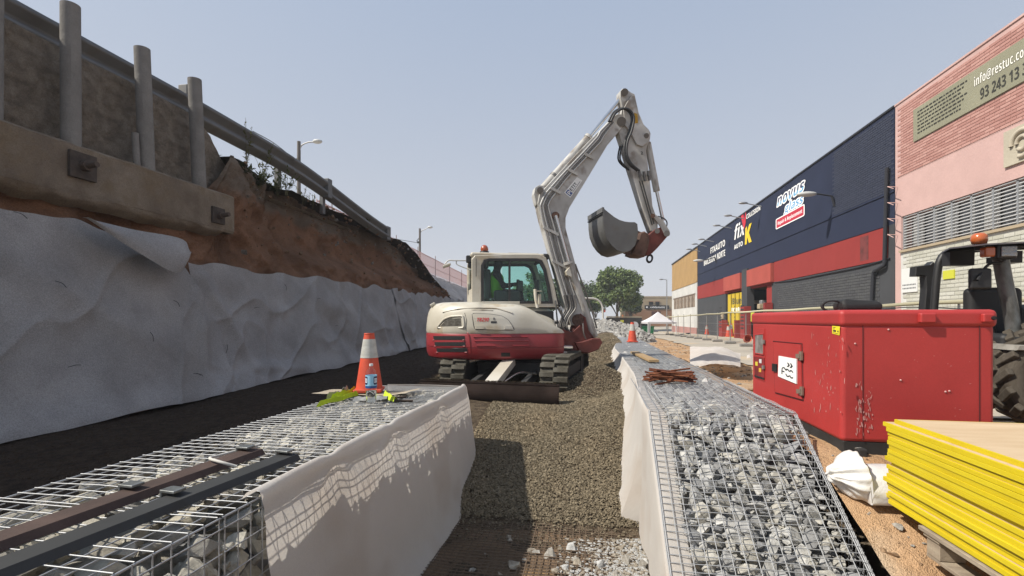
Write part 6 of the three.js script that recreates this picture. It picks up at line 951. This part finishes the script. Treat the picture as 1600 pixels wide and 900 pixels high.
  { const p = onX(1176, 494, FX - 1); obj('bay_sign', box(0.03, 0.55, 0.5, p.x, p.y, p.z), mat([0.60, 0.66, 0.05]), t); obj('bay_machine', [rbox(0.5, 1.0, 0.6, 0.08, FX + 0.2, 1.7, -fz(1186)), rbox(0.3, 0.3, 0.4, 0.05, FX + 0.3, 2.6, -fz(1180))], MB.beige, t); for (const x of [1180, 1192]) { const q = onX(x, 472, FX + 0.6); obj('bay_lamp', rbox(0.3, 0.22, 0.4, 0.04, q.x, q.y, q.z), MB.steel, t); } }
  obj('wall_box', fbox(fz(1128), fz(1131), fy(0.0), fy(0.05), 0.08, 0.0), MB.beige, t);
  // signs
  const sg = (tex, l, r, y0, y1, n) => obj(n, fquad(fz(l), fz(r), y0, y1, 0.03), decal(tex), t);
  sg(canvasTex(512, 320, (x) => { x.fillStyle = '#e9e8e4'; x.textAlign = 'right'; x.font = 'bold 150px sans-serif'; x.fillText('FIXAUTO', 505, 130, 330); x.fillText('BARCELONA NORTE', 505, 300, 500); }), 1100, 1134.5, fy(0.475), fy(0.62), 'sign_lettering');
  sg(canvasTex(640, 512, (x) => { x.fillStyle = '#f0efec'; x.font = 'italic bold 260px sans-serif'; x.fillText('fix', 14, 330, 270); x.font = 'bold 84px sans-serif'; x.fillText('AUTO', 30, 462, 230); x.font = 'bold 78px sans-serif'; x.fillText('COLLISION', 330, 150, 300); x.fillStyle = '#c8283a'; x.beginPath(); x.moveTo(200, 40); x.lineTo(262, 40); x.lineTo(286, 140); x.lineTo(318, 40); x.lineTo(330, 40); x.lineTo(318, 190); x.lineTo(282, 262); x.lineTo(252, 200); x.fill(); x.fillStyle = '#e5c21f'; x.beginPath(); x.moveTo(312, 262); x.lineTo(350, 240); x.lineTo(344, 320); x.lineTo(402, 236); x.lineTo(452, 236); x.lineTo(392, 340); x.lineTo(452, 470); x.lineTo(392, 470); x.lineTo(352, 380); x.lineTo(342, 470); x.lineTo(300, 470); x.fill(); }), 1146, 1190, fy(0.47), fy(0.735) - 0.02, 'sign_lettering');
  sg(canvasTex(768, 768, (x) => {
    const out = (txt, px, py, font, w, col) => { x.font = font; x.lineJoin = 'round'; x.strokeStyle = '#f2f2f0'; x.lineWidth = 46; x.strokeText(txt, px, py, w); x.fillStyle = col; x.fillText(txt, px, py, w); };
    out('novus', 40, 260, 'italic bold 290px sans-serif', 660, '#2a3556'); out('glass', 250, 470, 'italic bold 210px sans-serif', 430, '#5b9ac6'); x.save(); x.beginPath(); x.rect(0, 190, 768, 90); x.clip(); x.font = 'italic bold 290px sans-serif'; x.fillStyle = '#6fa9cf'; x.fillText('novus', 40, 260, 660); x.restore();
    x.fillStyle = '#f2f2f0'; x.beginPath(); x.roundRect(20, 500, 700, 210, 30); x.fill(); x.fillStyle = '#b8283c'; x.beginPath(); x.roundRect(40, 520, 660, 170, 16); x.fill(); x.fillStyle = '#f2f2f0'; x.font = 'bold 92px sans-serif'; x.textAlign = 'center'; x.fillText('Repair & Replacement', 370, 636, 600); }), 1212, 1262, fy(0.475), fy(0.685), 'sign_lettering');
  // drain pipe, wires, lamps
  const P = (x, y, o) => { const p = onX(x, y, FX - o); return p; };
  obj('drain_pipe', [cyl(P(1386, 262, 0.1), P(1382, 405, 0.1), 0.06, 0.06, 8), tube([P(1382, 405, 0.1), P(1381, 415, 0.1), P(1366, 424, 0.1), P(1364, 432, 0.1)], 0.06, 8, 20, 0.2), cyl(P(1364, 432, 0.1), P(1362, 472, 0.1), 0.06, 0.06, 8), cyl(P(1362, 472, 0.1), P(1362, 472, 0.1).setY(1.0), 0.06, 0.06, 8)], MB.pipe, t);
  obj('wall_cable', tube([P(1390, 404, 0.03), P(1340, 418, 0.03), P(1290, 428, 0.03), P(1240, 438, 0.03), P(1210, 441, 0.03)], 0.025, 6, 40), MB.pipe, t);
  const lamp = (px, py, hx, hy, out) => { const b = P(px, py, 0.02), L = onX(hx, hy, FX - out); const e = V(FX - out, L.y, b.z); const g = obj('wall_lamp', [cyl(V(FX - 0.01, b.y - 0.45, b.z), V(FX - 0.12, b.y - 0.05, b.z), 0.05, 0.05, 8), cyl(V(FX - 0.12, b.y - 0.05, b.z), V(FX - out + 0.35, e.y, b.z), 0.03, 0.03, 8)], MB.pipe, t); obj('lamp_head', new THREE.SphereGeometry(0.5, 14, 8).scale(0.75, 0.2, 0.3).translate(FX - out, e.y, b.z), mat([0.60, 0.60, 0.57], { roughness: 0.5 }), g); };
  lamp(1304, 304, 1266, 300, 1.0); lamp(1119, 401, 1104, 400, 1.3);
  for (const [x, y] of [[1190, 316], [1163, 335], [1143, 350], [1116, 371], [1104, 378], [1094, 386]]) { const b = P(x, y + 8, 0.0); const g = obj('roof_lamp', cyl(V(FX, b.y + 0.05, b.z), V(FX - 0.9, b.y + 0.28, b.z), 0.03, 0.03, 6), MB.steel, t); obj('lamp_head', new THREE.SphereGeometry(0.5, 10, 6).scale(0.5, 0.14, 0.25).translate(FX - 0.95, b.y + 0.28, b.z), MB.steel, g); }
}
{ // white and tan building further on
  const t = thing('white_tan_building', 'white and tan building with a row of brown window panels beyond the navy one', 'building'), Za = fz(1089), Zb = fz(1050), y1 = fy(0.70), ym = fy(0.365);
  obj('tan_upper_wall', [fbox(Za, Zb, ym, y1, 0, 5)], MB.tan, t); obj('white_wall', [fbox(Za, Zb, Y.base, ym - 0.05, 0.01, 5)], MB.white, t); obj('string_course', fbox(Za, Zb, ym - 0.06, ym + 0.03, 0.05, 0.1), MB.tan, t); obj('roof_edge', fbox(Za, Zb, y1, y1 + 0.1, 0.08, 5), MB.pipe, t); obj('pink_plinth', fbox(Za, Zb, Y.base, fy(-0.09), 0.02, 0.1), paint([0.5, 0.27, 0.24], 115), t);
  const w0 = fz(1086), w1 = fz(1053), n = 6; for (let k = 0; k < n; k++) { const a = lerp(w0, w1, k / n), b = lerp(w0, w1, (k + 1) / n) - 0.25, w = obj('window', fbox(a, b, fy(0.12), fy(0.245), 0.03, 0.05), mat([0.34, 0.26, 0.19], { map: WEAR2, s: 0.6 }), t); obj('window_bar', [fbox((a + b) / 2 - 0.06, (a + b) / 2 + 0.06, fy(0.12), fy(0.245), 0.05, 0.02)], mat([0.16, 0.12, 0.09]), w); }
  obj('window_lintel', fbox(w0 - 0.2, w1 + 0.2, fy(0.245), fy(0.255), 0.06, 0.06), mat([0.22, 0.17, 0.13]), t);
}
{ // beige building closing the street, with a dark sign
  const D = 84, a = atD(985, 498, D), b = atD(1052, 498, D), t = thing('beige_building', 'low beige building with a black lettered sign behind the tent', 'building', V((a.x + b.x) / 2, 0.4, (a.z + b.z) / 2), YAW), W = 9.2, Hh = 498 - 464, h = Hh / FOC * D + 1.5;
  const y = (py) => (498 - py) / FOC * D + 1.5, x = (px) => (px - 1018.5) / FOC * D;
  obj('wall', box(W, h, 4, 0, h / 2, -2), MB.beige, t); obj('parapet', box(W + 0.2, 0.25, 4.1, 0, h, -2), MB.beige, t); obj('brick_base', box(W - 0.02, y(484), 0.1, 0, y(484) / 2, 0.06), paint([0.42, 0.24, 0.15], 116), t);
  for (const px of [1017, 1027]) { const w = obj('window', box(0.7, 0.55, 0.08, x(px), y(474), 0.05), M.dark, t); obj('window_frame', box(0.8, 0.08, 0.12, x(px), y(471), 0.05), mat([0.4, 0.22, 0.14]), w); }
  const sgn = obj('sign_panel', box(4.2, 0.62, 0.12, x(1026), y(480), 0.14), mat([0.03, 0.03, 0.035]), t); const tx = canvasTex(512, 80, (c) => { c.fillStyle = '#e8e8e8'; c.font = 'bold 62px sans-serif'; c.textAlign = 'center'; c.textBaseline = 'middle'; c.fillText('cablematic', 270, 40, 420); c.beginPath(); c.arc(34, 40, 22, 0, 7); c.fill(); });
  obj('sign_lettering', new THREE.PlaneGeometry(4.0, 0.56).translate(x(1026), y(480), 0.206), decal(tx), sgn); obj('doorway', box(1.6, 1.2, 0.1, x(1025), y(492), 0.07), mat([0.10, 0.035, 0.03]), t);
}
// ---------- fence with taped rail ----------
{
  const X = 6.5, t = thing('site_fence', 'wire site fence with a tape-wrapped top rail along the road', 'fence'), y1 = 2.2, yb = 0.94;
  const rm = mat([0.66, 0.62, 0.42], { map: WEAR2, s: 2, roughness: 0.7 });
  const pts = []; for (let Z = 6.5; Z <= 48; Z += 1.0) pts.push(V(X, y1 - 0.012 * Math.max(0, Z - 24) * 0.6 + 0.012 * Math.sin(Z * 1.3), -Z)); obj('top_rail', new THREE.TubeGeometry(new THREE.CatmullRomCurve3(pts), 90, 0.038, 8), rm, t);
  for (let Z = 7.6; Z < 48; Z += 2.55) { const b = dirtY(X, Z); obj('post', cyl(V(X + 0.06, b, -Z), V(X + 0.06, y1 + 0.03, -Z), 0.022, 0.022, 8), M.galv, t); obj('foot_block', rbox(0.5, 0.12, 0.22, 0.03, X + 0.06, b + 0.1, -Z), M.concreteGrey, t); }
  const gs = []; for (let Z = 7; Z < 34; Z += 0.2) gs.push(cyl(V(X + 0.03, dirtY(X, Z) + 0.15, -Z), V(X + 0.03, y1, -Z), 0.0022, 0.0022, 3, true)); for (const y of [0.3, 0.75]) gs.push(tube([V(X + 0.03, yb + y, -7), V(X + 0.03, yb + y - 0.02, -20), V(X + 0.03, yb + y - 0.1, -46)], 0.004, 4, 30)); obj('wire_mesh', gs, M.galv, t);
  obj('slack_cable', tube([V(X - 0.05, y1 - 0.05, -7), V(X - 0.05, y1 - 0.16, -9), V(X - 0.05, y1 - 0.06, -11.5), V(X - 0.05, y1 - 0.18, -14), V(X - 0.05, y1 - 0.05, -17)], 0.012, 6, 40), M.dark, t);
}
for (const [x, y, h, l] of [[1104.5, 523, 0.55, 'small orange cone on the pavement by the grey wall'], [1138, 527, 0.6, 'orange cone of the pair in front of the yellow door'], [1142, 526.5, 0.7, 'taller orange cone of the pair in front of the yellow door']]) { const p = onY(x, y, 0.93); cone(V(p.x, 0.95, p.z), h, l); }
{ const p = onY(1166, 534, 0.98); tag(obj('orange_bucket', lathe([[0.001, 0.0], [0.12, 0], [0.15, 0.28], [0.14, 0.28], [0.11, 0.02]], 20).rotateX(1.3).translate(p.x, 1.06, p.z), mat([0.62, 0.16, 0.10], { side: THREE.DoubleSide })), 'small orange bucket lying on the road by the fence', 'bucket'); }
// ---------- tent ----------
{
  const D = 45, c = atD(1028, 498, D), t = thing('canopy_tent', 'white pop-up canopy tent on four legs at the end of the road', 'tent', V(c.x, 0.36, c.z), YAW), w = 1.3, y1 = (498 - 503) / FOC * D + 1.54, y2 = (498 - 487) / FOC * D + 1.54, fab = mat([0.82, 0.80, 0.82], { roughness: 0.8, side: THREE.DoubleSide, transmission: 0.25, thickness: 0 });
  const P = (x, z, y) => V(x * w, y, z * w), gs = []; for (const [a, b] of [[[-1, 1], [1, 1]], [[1, 1], [1, -1]], [[1, -1], [-1, -1]], [[-1, -1], [-1, 1]]]) { const p = P(...a, y1), q = P(...b, y1), m = V(0, y2, 0); gs.push(grid(12, 12, (u, v) => { const e = p.clone().lerp(q, u), k = e.lerp(m, v); k.y -= 0.10 * Math.sin(v * Math.PI) * (1 - 0.3 * Math.sin(u * Math.PI)); return k; })); gs.push(grid(10, 2, (u, v) => { const e = p.clone().lerp(q, u); e.y -= 0.16 * v; return e; })); }
  obj('canopy', gs, fab, t); for (const [x, z] of [[-1, 1], [1, 1], [1, -1], [-1, -1]]) obj('leg', rbox(0.07, y1, 0.07, 0.01, x * w * 0.97, y1 / 2, z * w * 0.97), M.legW ??= mat([0.75, 0.75, 0.75]), t);
  obj('side_curtain', [grid(8, 8, (u, v) => V(-w * 0.95 + 0.25 * u * (1 - 0.4 * v) + 0.03 * Math.sin(u * 12), y1 * (1 - v), w * 0.97))], fab, t);
}
for (const [x, l] of [[1001, 'green wheeled bin beside the tent leg'], [1014, 'green wheeled bin under the tent edge']]) { const p = atD(x, 498, 48), t = thing('wheeled_bin', l, 'bin', V(p.x, 0.35, p.z), YAW, 'green bins near the tent'); obj('bin_body', plate([[-0.35, 0.1], [0.35, 0.1], [0.42, 0.75], [-0.42, 0.75]], 0.7, 0.03), mat([0.02, 0.20, 0.08], { roughness: 0.5 }), t); obj('lid', rbox(0.9, 0.07, 0.76, 0.03, 0, 0.79, 0), mat([0.018, 0.17, 0.07], { roughness: 0.5 }), t); for (const q of [-0.3, 0.3]) obj('wheel', cyl(V(q - 0.04, 0.08, 0.3), V(q + 0.04, 0.08, 0.3), 0.08, 0.08, 10), M.dark, t); }
{ const p = atD(992, 508, 30), g = thing('round_sign', 'round white road sign facing the trench beside the far cone', 'sign', V(p.x, 0.75, p.z), YAW); obj('sign_disc', cyl(V(0, p.y - 0.75, 0), V(0, p.y - 0.75, 0.02), 0.11, 0.11, 20).translate(0, 0, 0).applyMatrix4(new THREE.Matrix4()), mat([0.8, 0.8, 0.8]), g); g.children[0].geometry = cyl(V(0, p.y - 0.75, 0), V(0, p.y - 0.75, 0.02), 0.22, 0.22, 20); obj('post', cyl(V(0, 0, -0.02), V(0, p.y - 0.75, -0.02), 0.02, 0.02, 8), M.galv, g); }
// lamp pole and curved arm lamp in the street
{ const p = atD(1049.5, 498, 62), t = thing('street_lamp', 'thin street lamp rising at the corner of the white and tan building', 'street lamp', V(p.x - 0.6, 0.3, p.z), YAW); const h = (498 - 437) / FOC * 62 + 1.6; obj('pole', cyl(V(0, 0, 0), V(0, h, 0), 0.09, 0.05, 8), M.galv, t); obj('arm', tube([V(0, h - 0.2, 0), V(-0.1, h, 0), V(-0.55, h + 0.05, 0)], 0.04, 6), M.galv, t); obj('lamp_head', new THREE.SphereGeometry(0.3, 10, 6).scale(1, 0.3, 0.5).translate(-0.7, h + 0.05, 0), M.galv, t); }
{ const D = 40, p = atD(942, 498, D), t = thing('arched_pole', 'grey pole arching over at its top in front of the dark trees', 'pole', V(p.x, 0.6, p.z), YAW); const y = (q) => (498 - q) / FOC * D + 1.3, x = (q) => (q - 942) / FOC * D; obj('pole', tube([V(0, 0, 0), V(0, y(490), 0), V(x(941.5), y(480), 0), V(x(938), y(472), 0), V(x(930), y(467), 0), V(x(918), y(466), 0), V(x(890), y(466), 0)], 0.075, 8, 60), mat([0.60, 0.58, 0.54]), t); obj('red_light', rbox(0.14, 0.2, 0.1, 0.02, 0.14, y(486), 0), mat([0.5, 0.08, 0.06]), t); }
// ---------- trees ----------
{
  const bark = mat([0.23, 0.19, 0.145], { map: WEAR2, s: 0.6, roughness: 1 });
  const leaf = [[0.145, 0.22, 0.034], [0.10, 0.165, 0.027], [0.19, 0.255, 0.047], [0.06, 0.105, 0.022]].map((c) => mat(c, { roughness: 0.75, side: THREE.DoubleSide, transmission: 0.35, thickness: 0 }));
  function tree(px, D, topPy, wPx, label, seed, n, dark, lowPy = 488) {
    const p = atD(px, 498, D), S = D / FOC, t = thing('broadleaf_tree', label, 'tree', V(p.x, 0.6, p.z), YAW, 'trees at the end of the street'), r = rng(seed);
    const H = (498 - topPy) * S + 1.3, lo = (498 - lowPy) * S + 1.3, R = wPx * S / 2, cy = (H + lo) / 2, ry = (H - lo) / 2, clumps = [];
    const limbs = [cyl(V(0, -0.3, 0), V(0.1, lo * 0.8, 0), 0.22, 0.16, 9)];
    for (let i = 0; i < 30; i++) { let a = r() * 6.28, e = Math.acos(1 - 1.75 * r()), q = 0.55 + 0.36 * r(); const c = V(Math.cos(a) * Math.sin(e) * R * q, cy + Math.cos(e) * ry * q, Math.sin(a) * Math.sin(e) * R * q); clumps.push([c, R * (0.24 + 0.16 * r())]); }
    for (let i = 0; i < 9; i++) { const c = clumps[i * 3][0]; limbs.push(tube([V(0.08, lo * 0.7, 0), V(c.x * 0.35, lerp(lo * 0.9, c.y, 0.4), c.z * 0.35), c], 0.06, 6, 10)); }
    obj('trunk', limbs, bark, t);
    const L = leaf.map(() => []), base = new THREE.PlaneGeometry(1, 1, 2, 1); { const q = base.attributes.position; for (let i = 0; i < q.count; i++) q.setZ(i, -0.35 * Math.abs(q.getX(i))); }
    for (let i = 0; i < n; i++) { const [c, cr] = clumps[Math.floor(r() * clumps.length)], d = V(r() - 0.5, r() - 0.5, r() - 0.5).normalize().multiplyScalar(cr * Math.pow(r(), 0.4)); d.y *= 0.8; const s = 0.16 + 0.2 * r(), g = base.clone().scale(s, s * 0.7, s).rotateX(r() * 6.28).rotateY(r() * 6.28).rotateZ(r() * 1.5).translate(c.x + d.x, c.y + d.y, c.z + d.z); L[dark ? (r() < 0.6 ? 3 : 1) : Math.floor(r() * 3.3)].push(g); }
    const cr = new THREE.Group(); cr.name = 'crown'; t.add(cr); L.forEach((g, i) => { if (g.length) { g.forEach((q) => q.computeVertexNormals()); obj('leaves', g, leaf[i], cr); } });
    return t;
  }
  tree(963, 64, 420, 90, 'large round green street tree beside the beige building', 1, 13000, false, 484);
  tree(906, 72, 440, 84, 'dark tree behind the boom foot of the excavator', 2, 6000, true, 487); tree(878, 66, 430, 62, 'dark tree between the cab and the boom', 3, 6000, true, 490);
  tree(836, 70, 424, 70, 'tree seen through the cab windows', 4, 6000, false, 488); tree(930, 84, 448, 60, 'low dark tree behind the round street tree', 5, 4500, true, 493); tree(985, 80, 458, 44, 'dark tree at the side of the beige building', 6, 3500, true, 492);
}
// parked car shapes and barriers far down the street
{
  const car = (px, D, col, label) => { const p = atD(px, 498, D), t = thing('parked_car', label, 'car', V(p.x, 0.62, p.z), YAW, 'cars parked at the street end'); obj('body', plate([[-2, 0.3], [-2, 0.75], [-1.4, 0.85], [-0.9, 1.35], [0.7, 1.38], [1.2, 0.9], [2, 0.78], [2, 0.3]], 1.6, 0.1), mat(col, { roughness: 0.3, clearcoat: 0.8 }), t); obj('side_window', plate([[-1.25, 0.86], [-0.85, 1.28], [0.62, 1.3], [1.05, 0.88]], 1.62, 0.02), mat([0.03, 0.035, 0.04], { roughness: 0.1 }), t); for (const x of [-1.25, 1.25]) obj('wheel', cyl(V(x, 0.3, 0.62), V(x, 0.3, 0.82), 0.3, 0.3, 16), M.rubber, t); };
  car(925, 60, [0.5, 0.51, 0.52], 'silver parked car in front of the dark trees'); car(990, 66, [0.05, 0.055, 0.06], 'dark parked car under the street tree');
  const p = atD(972, 502, 36), b = thing('yellow_notice_board', 'small yellow notice hung on the barrier at the street end', 'notice', V(p.x, 0.7, p.z), YAW); obj('board', box(0.24, 0.18, 0.02, 0, p.y - 0.7, 0), mat([0.65, 0.66, 0.1]), b); obj('stake', cyl(V(0, 0, -0.02), V(0, p.y - 0.6, -0.02), 0.015, 0.015, 6), M.galv, b);
  const bar = thing('street_barrier', 'long dark hoarding with a pale rail in front of the trees', 'barrier'); const A = atD(948, 498, 40), B = atD(1004, 498, 46); obj('hoarding', beam(V(A.x, 1.35, A.z - 1), V(B.x, 1.35, B.z - 1), 0.08, 1.3), mat([0.07, 0.075, 0.075]), bar); obj('top_rail', beam(V(A.x, 2.06, A.z - 0.9), V(B.x, 2.06, B.z - 0.9), 0.08, 0.1), mat([0.6, 0.57, 0.42]), bar);
  const oc = atD(973, 489, 58), o = thing('person', 'far worker in an orange jacket standing under the street tree', 'person', V(oc.x, 0.62, oc.z), YAW); obj('body', [lathe([[0.001, 0], [0.12, 0.02], [0.13, 0.5], [0.17, 0.85], [0.2, 1.1], [0.22, 1.35], [0.08, 1.48], [0.06, 1.52], [0.1, 1.6], [0.095, 1.7], [0.001, 1.76]], 12), cyl(V(0.22, 1.35, 0), V(0.3, 0.85, 0.05), 0.06, 0.04, 8), cyl(V(-0.22, 1.35, 0), V(-0.28, 0.85, 0.05), 0.06, 0.04, 8)], mat([0.55, 0.20, 0.06]), o);
}
// ---------- loose things on the dirt strip ----------
{
  const r = rng(88), br = mat([0.40, 0.26, 0.15], { map: WEAR2, s: 0.5 }), gr = mat([0.45, 0.43, 0.39], { map: WEAR2, s: 0.5 });
  const a = [], b = []; for (let i = 0; i < 1500; i++) { const Z = 2.4 + 26 * Math.pow(r(), 1.4), X = 1.58 + 2.5 * r() + (Z < 6.5 ? -0.0 : 0), s = 0.008 + 0.045 * Math.pow(r(), 4); (r() < 0.65 ? a : b).push(ROCKS[i % 14].clone().scale(s, s * 0.8, s).rotateY(r() * 6).translate(X, dirtY(X, Z) + s * 0.3, -Z)); }
  stuff(tag(obj('dirt_clods', a, br), 'brown clods and crumbs on the dirt strip behind the wall', 'clods')); stuff(tag(obj('dirt_pebbles', b, gr), 'grey pebbles scattered over the dirt strip', 'pebbles'));
  const dk = mat([0.03, 0.03, 0.03]); for (const [x, y, w] of [[968, 508, 10], [1050, 522, 8], [1075, 521, 7]]) { const p = onY(x, y, 1.0), s = w / 2 / FOC * p.length(); const o = obj('debris_lump', ROCKS[(x | 0) % 14].clone().scale(s, s * 0.5, s * 0.8), dk); o.position.copy(p); tag(o, 'dark lump of debris lying by the far dirt edge', 'debris', 'dark debris on the dirt'); }
}

// ---------- loader with roll-over frame behind the generator ----------
{
  const Z = 5.55, C = onZ(1590, 560, Z), t = thing('site_loader', 'dark open-cab loader with lugged tyre, beacon and roll-over frame behind the generator', 'loader', V(C.x, 0.86, -Z));
  const blk = mat([0.022, 0.022, 0.023], { roughness: 0.5, map: WEAR, s: 2 }), gry = mat([0.23, 0.24, 0.235], { roughness: 0.45, metalness: 0.5, map: WEAR2, s: 2 }), seat = mat([0.018, 0.018, 0.019], { roughness: 0.6 }), amber = mat([0.55, 0.13, 0.03], { roughness: 0.2, clearcoat: 0.7 });
  const P = (px, py, z = Z) => { const p = onZ(px, py, z); return V(p.x - C.x, p.y - 0.86, p.z + Z); };
  const zb = 6.35;
  // roll-over frame: two hoops and the roof
  const hoop = (z) => [P(1458, 500, z), P(1463, 440, z), P(1467, 412, z), P(1473, 400, z), P(1484, 394, z), P(1540, 388, z), P(1620, 384, z), P(1700, 380, z)];
  obj('rollover_frame', [tube(hoop(Z + 0.55), 0.038, 10, 50, 0.3)], blk, t);
  obj('roof_canopy', [(() => { const a = hoop(Z + 0.55), b = hoop(Z - 0.25); return grid(20, 3, (u, v) => { const k = 3 + u * 4, i = Math.min(6, Math.floor(k)), f = k - i; return a[i].clone().lerp(a[i + 1], f).lerp(b[i].clone().lerp(b[i + 1], f), v).add(V(0, 0.03 + 0.02 * Math.sin(v * 3.1), 0)); }); })(), beam(P(1478, 405, Z + 0.3), P(1516, 405, Z + 0.3), 0.12, 0.14), beam(P(1548, 402, Z + 0.3), P(1590, 402, Z + 0.3), 0.12, 0.12)], Object.assign(blk.clone(), { side: THREE.DoubleSide }), t);
  obj('front_post', [tube([P(1563, 400), P(1568, 430), P(1578, 480), P(1588, 540)], 0.062, 12, 30)], gry, t);
  obj('rear_fin', plate([[1425, 432], [1426, 417], [1448, 414], [1453, 409], [1460, 418], [1460, 500], [1438, 500], [1442, 452], [1441, 432]].map(([x, y]) => { const p = P(x, y, zb); return [p.x, p.y]; }), 0.12, 0.01).translate(0, 0, -(zb - Z)), blk, t);
  obj('seat', [rbox(0.5, 0.55, 0.14, 0.06, P(1550, 490, 5.9).x, P(1550, 490, 5.9).y, -0.35), rbox(0.52, 0.14, 0.5, 0.05, P(1550, 530, 5.9).x, P(1550, 530, 5.9).y, -0.1)], seat, t);
  { const p = P(1530, 376, Z + 0.2); obj('beacon', [cyl(p.clone().add(V(0, -0.1, 0)), p.clone().add(V(0, -0.04, 0)), 0.035, 0.045, 12)], blk, t); const b = obj('beacon_lens', lathe([[0.001, 0.08], [0.04, 0.076], [0.066, 0.05], [0.07, 0.01], [0.058, -0.035], [0.001, -0.04]], 20).translate(p.x, p.y, p.z), amber, t); }
  { const p = P(1568, 394, Z - 0.15); obj('work_lamp', rbox(0.17, 0.14, 0.10, 0.02, p.x, p.y, p.z), blk, t); const l = obj('lamp_lens', rbox(0.13, 0.10, 0.02, 0.008, p.x + 0.005, p.y, p.z + 0.055), mat([0.35, 0.36, 0.37], { roughness: 0.08, metalness: 0.8, bump: B3, bs: 0.01, bsz: 6 }), t); const q = P(1543, 394, Z - 0.15); obj('indicator_lamp', rbox(0.09, 0.10, 0.09, 0.02, q.x, q.y, q.z), amber, t); obj('lamp_bracket', [cyl(p.clone().add(V(0, -0.07, 0)), P(1563, 408), 0.02, 0.02, 6), beam(q, p, 0.05, 0.07)], blk, t); }
  { const p = P(1531, 436, Z - 0.1); obj('mirror', rbox(0.19, 0.21, 0.05, 0.03, p.x, p.y, p.z), blk, t); obj('mirror_arm', tube([P(1562, 412, Z - 0.1), P(1548, 412, Z - 0.1), P(1538, 420, Z - 0.1), P(1527, 438, Z - 0.15)], 0.013, 7, 24), blk, t); }
  // body, bonnet and fender
  obj('body', [rbox(1.5, 0.5, 1.2, 0.06, 0.55, 0.62, -0.2), rbox(0.9, 0.4, 0.7, 0.06, 0.9, 1.0, -0.3)], blk, t);
  obj('fender', [plate([[-0.35, 0.0], [-0.33, 0.05], [0.6, 0.05], [0.62, 0.0]], 0.55, 0.01).translate(0.05, P(1590, 541).y - 0.02, 0.12)], mat([0.36, 0.34, 0.30], { map: WEAR2, s: 2 }), t);
  obj('control_lever', [cyl(P(1540, 545, 5.7), P(1544, 500, 5.7), 0.014, 0.014, 6), cyl(P(1560, 545, 5.7), P(1552, 508, 5.7), 0.014, 0.014, 6)], seat, t);
  // tyres with chevron lugs
  const tyM = mat([0.15, 0.13, 0.105], { map: WEAR2, s: 2, bump: B2, bs: 0.003, bsz: 5, roughness: 0.95 });
  const tyre = (x, z) => { const R = 0.50, w = 0.36, prof = [[R * 0.5, -w / 2 + 0.03], [R * 0.78, -w / 2], [R * 0.93, -w / 2 + 0.02], [R * 0.96, -w * 0.25], [R * 0.965, 0], [R * 0.96, w * 0.25], [R * 0.93, w / 2 - 0.02], [R * 0.78, w / 2], [R * 0.5, w / 2 - 0.03]]; const wv = (g) => g.rotateX(Math.PI / 2).translate(x, R, z); const ty = obj('tyre', wv(lathe(prof, 40)), tyM, t); for (let i = 0; i < 18; i++) for (const s of [-1, 1]) { const a = (i + (s > 0 ? 0.5 : 0)) / 18 * 6.2832; const g = rbox(0.07, 0.055, w * 0.56, 0.012, 0, 0, 0, 1).rotateY(s * 0.62).translate(0.0, R * 0.975, s * w * 0.24).rotateZ(a); obj('tread_lug', g.translate(x, R, z), tyM, ty); } obj('rim', cyl(V(x, R, z - w * 0.38), V(x, R, z + w * 0.38), R * 0.52, R * 0.52, 24), mat([0.45, 0.30, 0.05], { map: WEAR2, s: 2 }), ty); };
  tyre(0.16, 0.20); tyre(1.7, 0.2); tyre(0.16, -0.95); tyre(1.7, -0.95);
}

renderer.render(scene, camera);
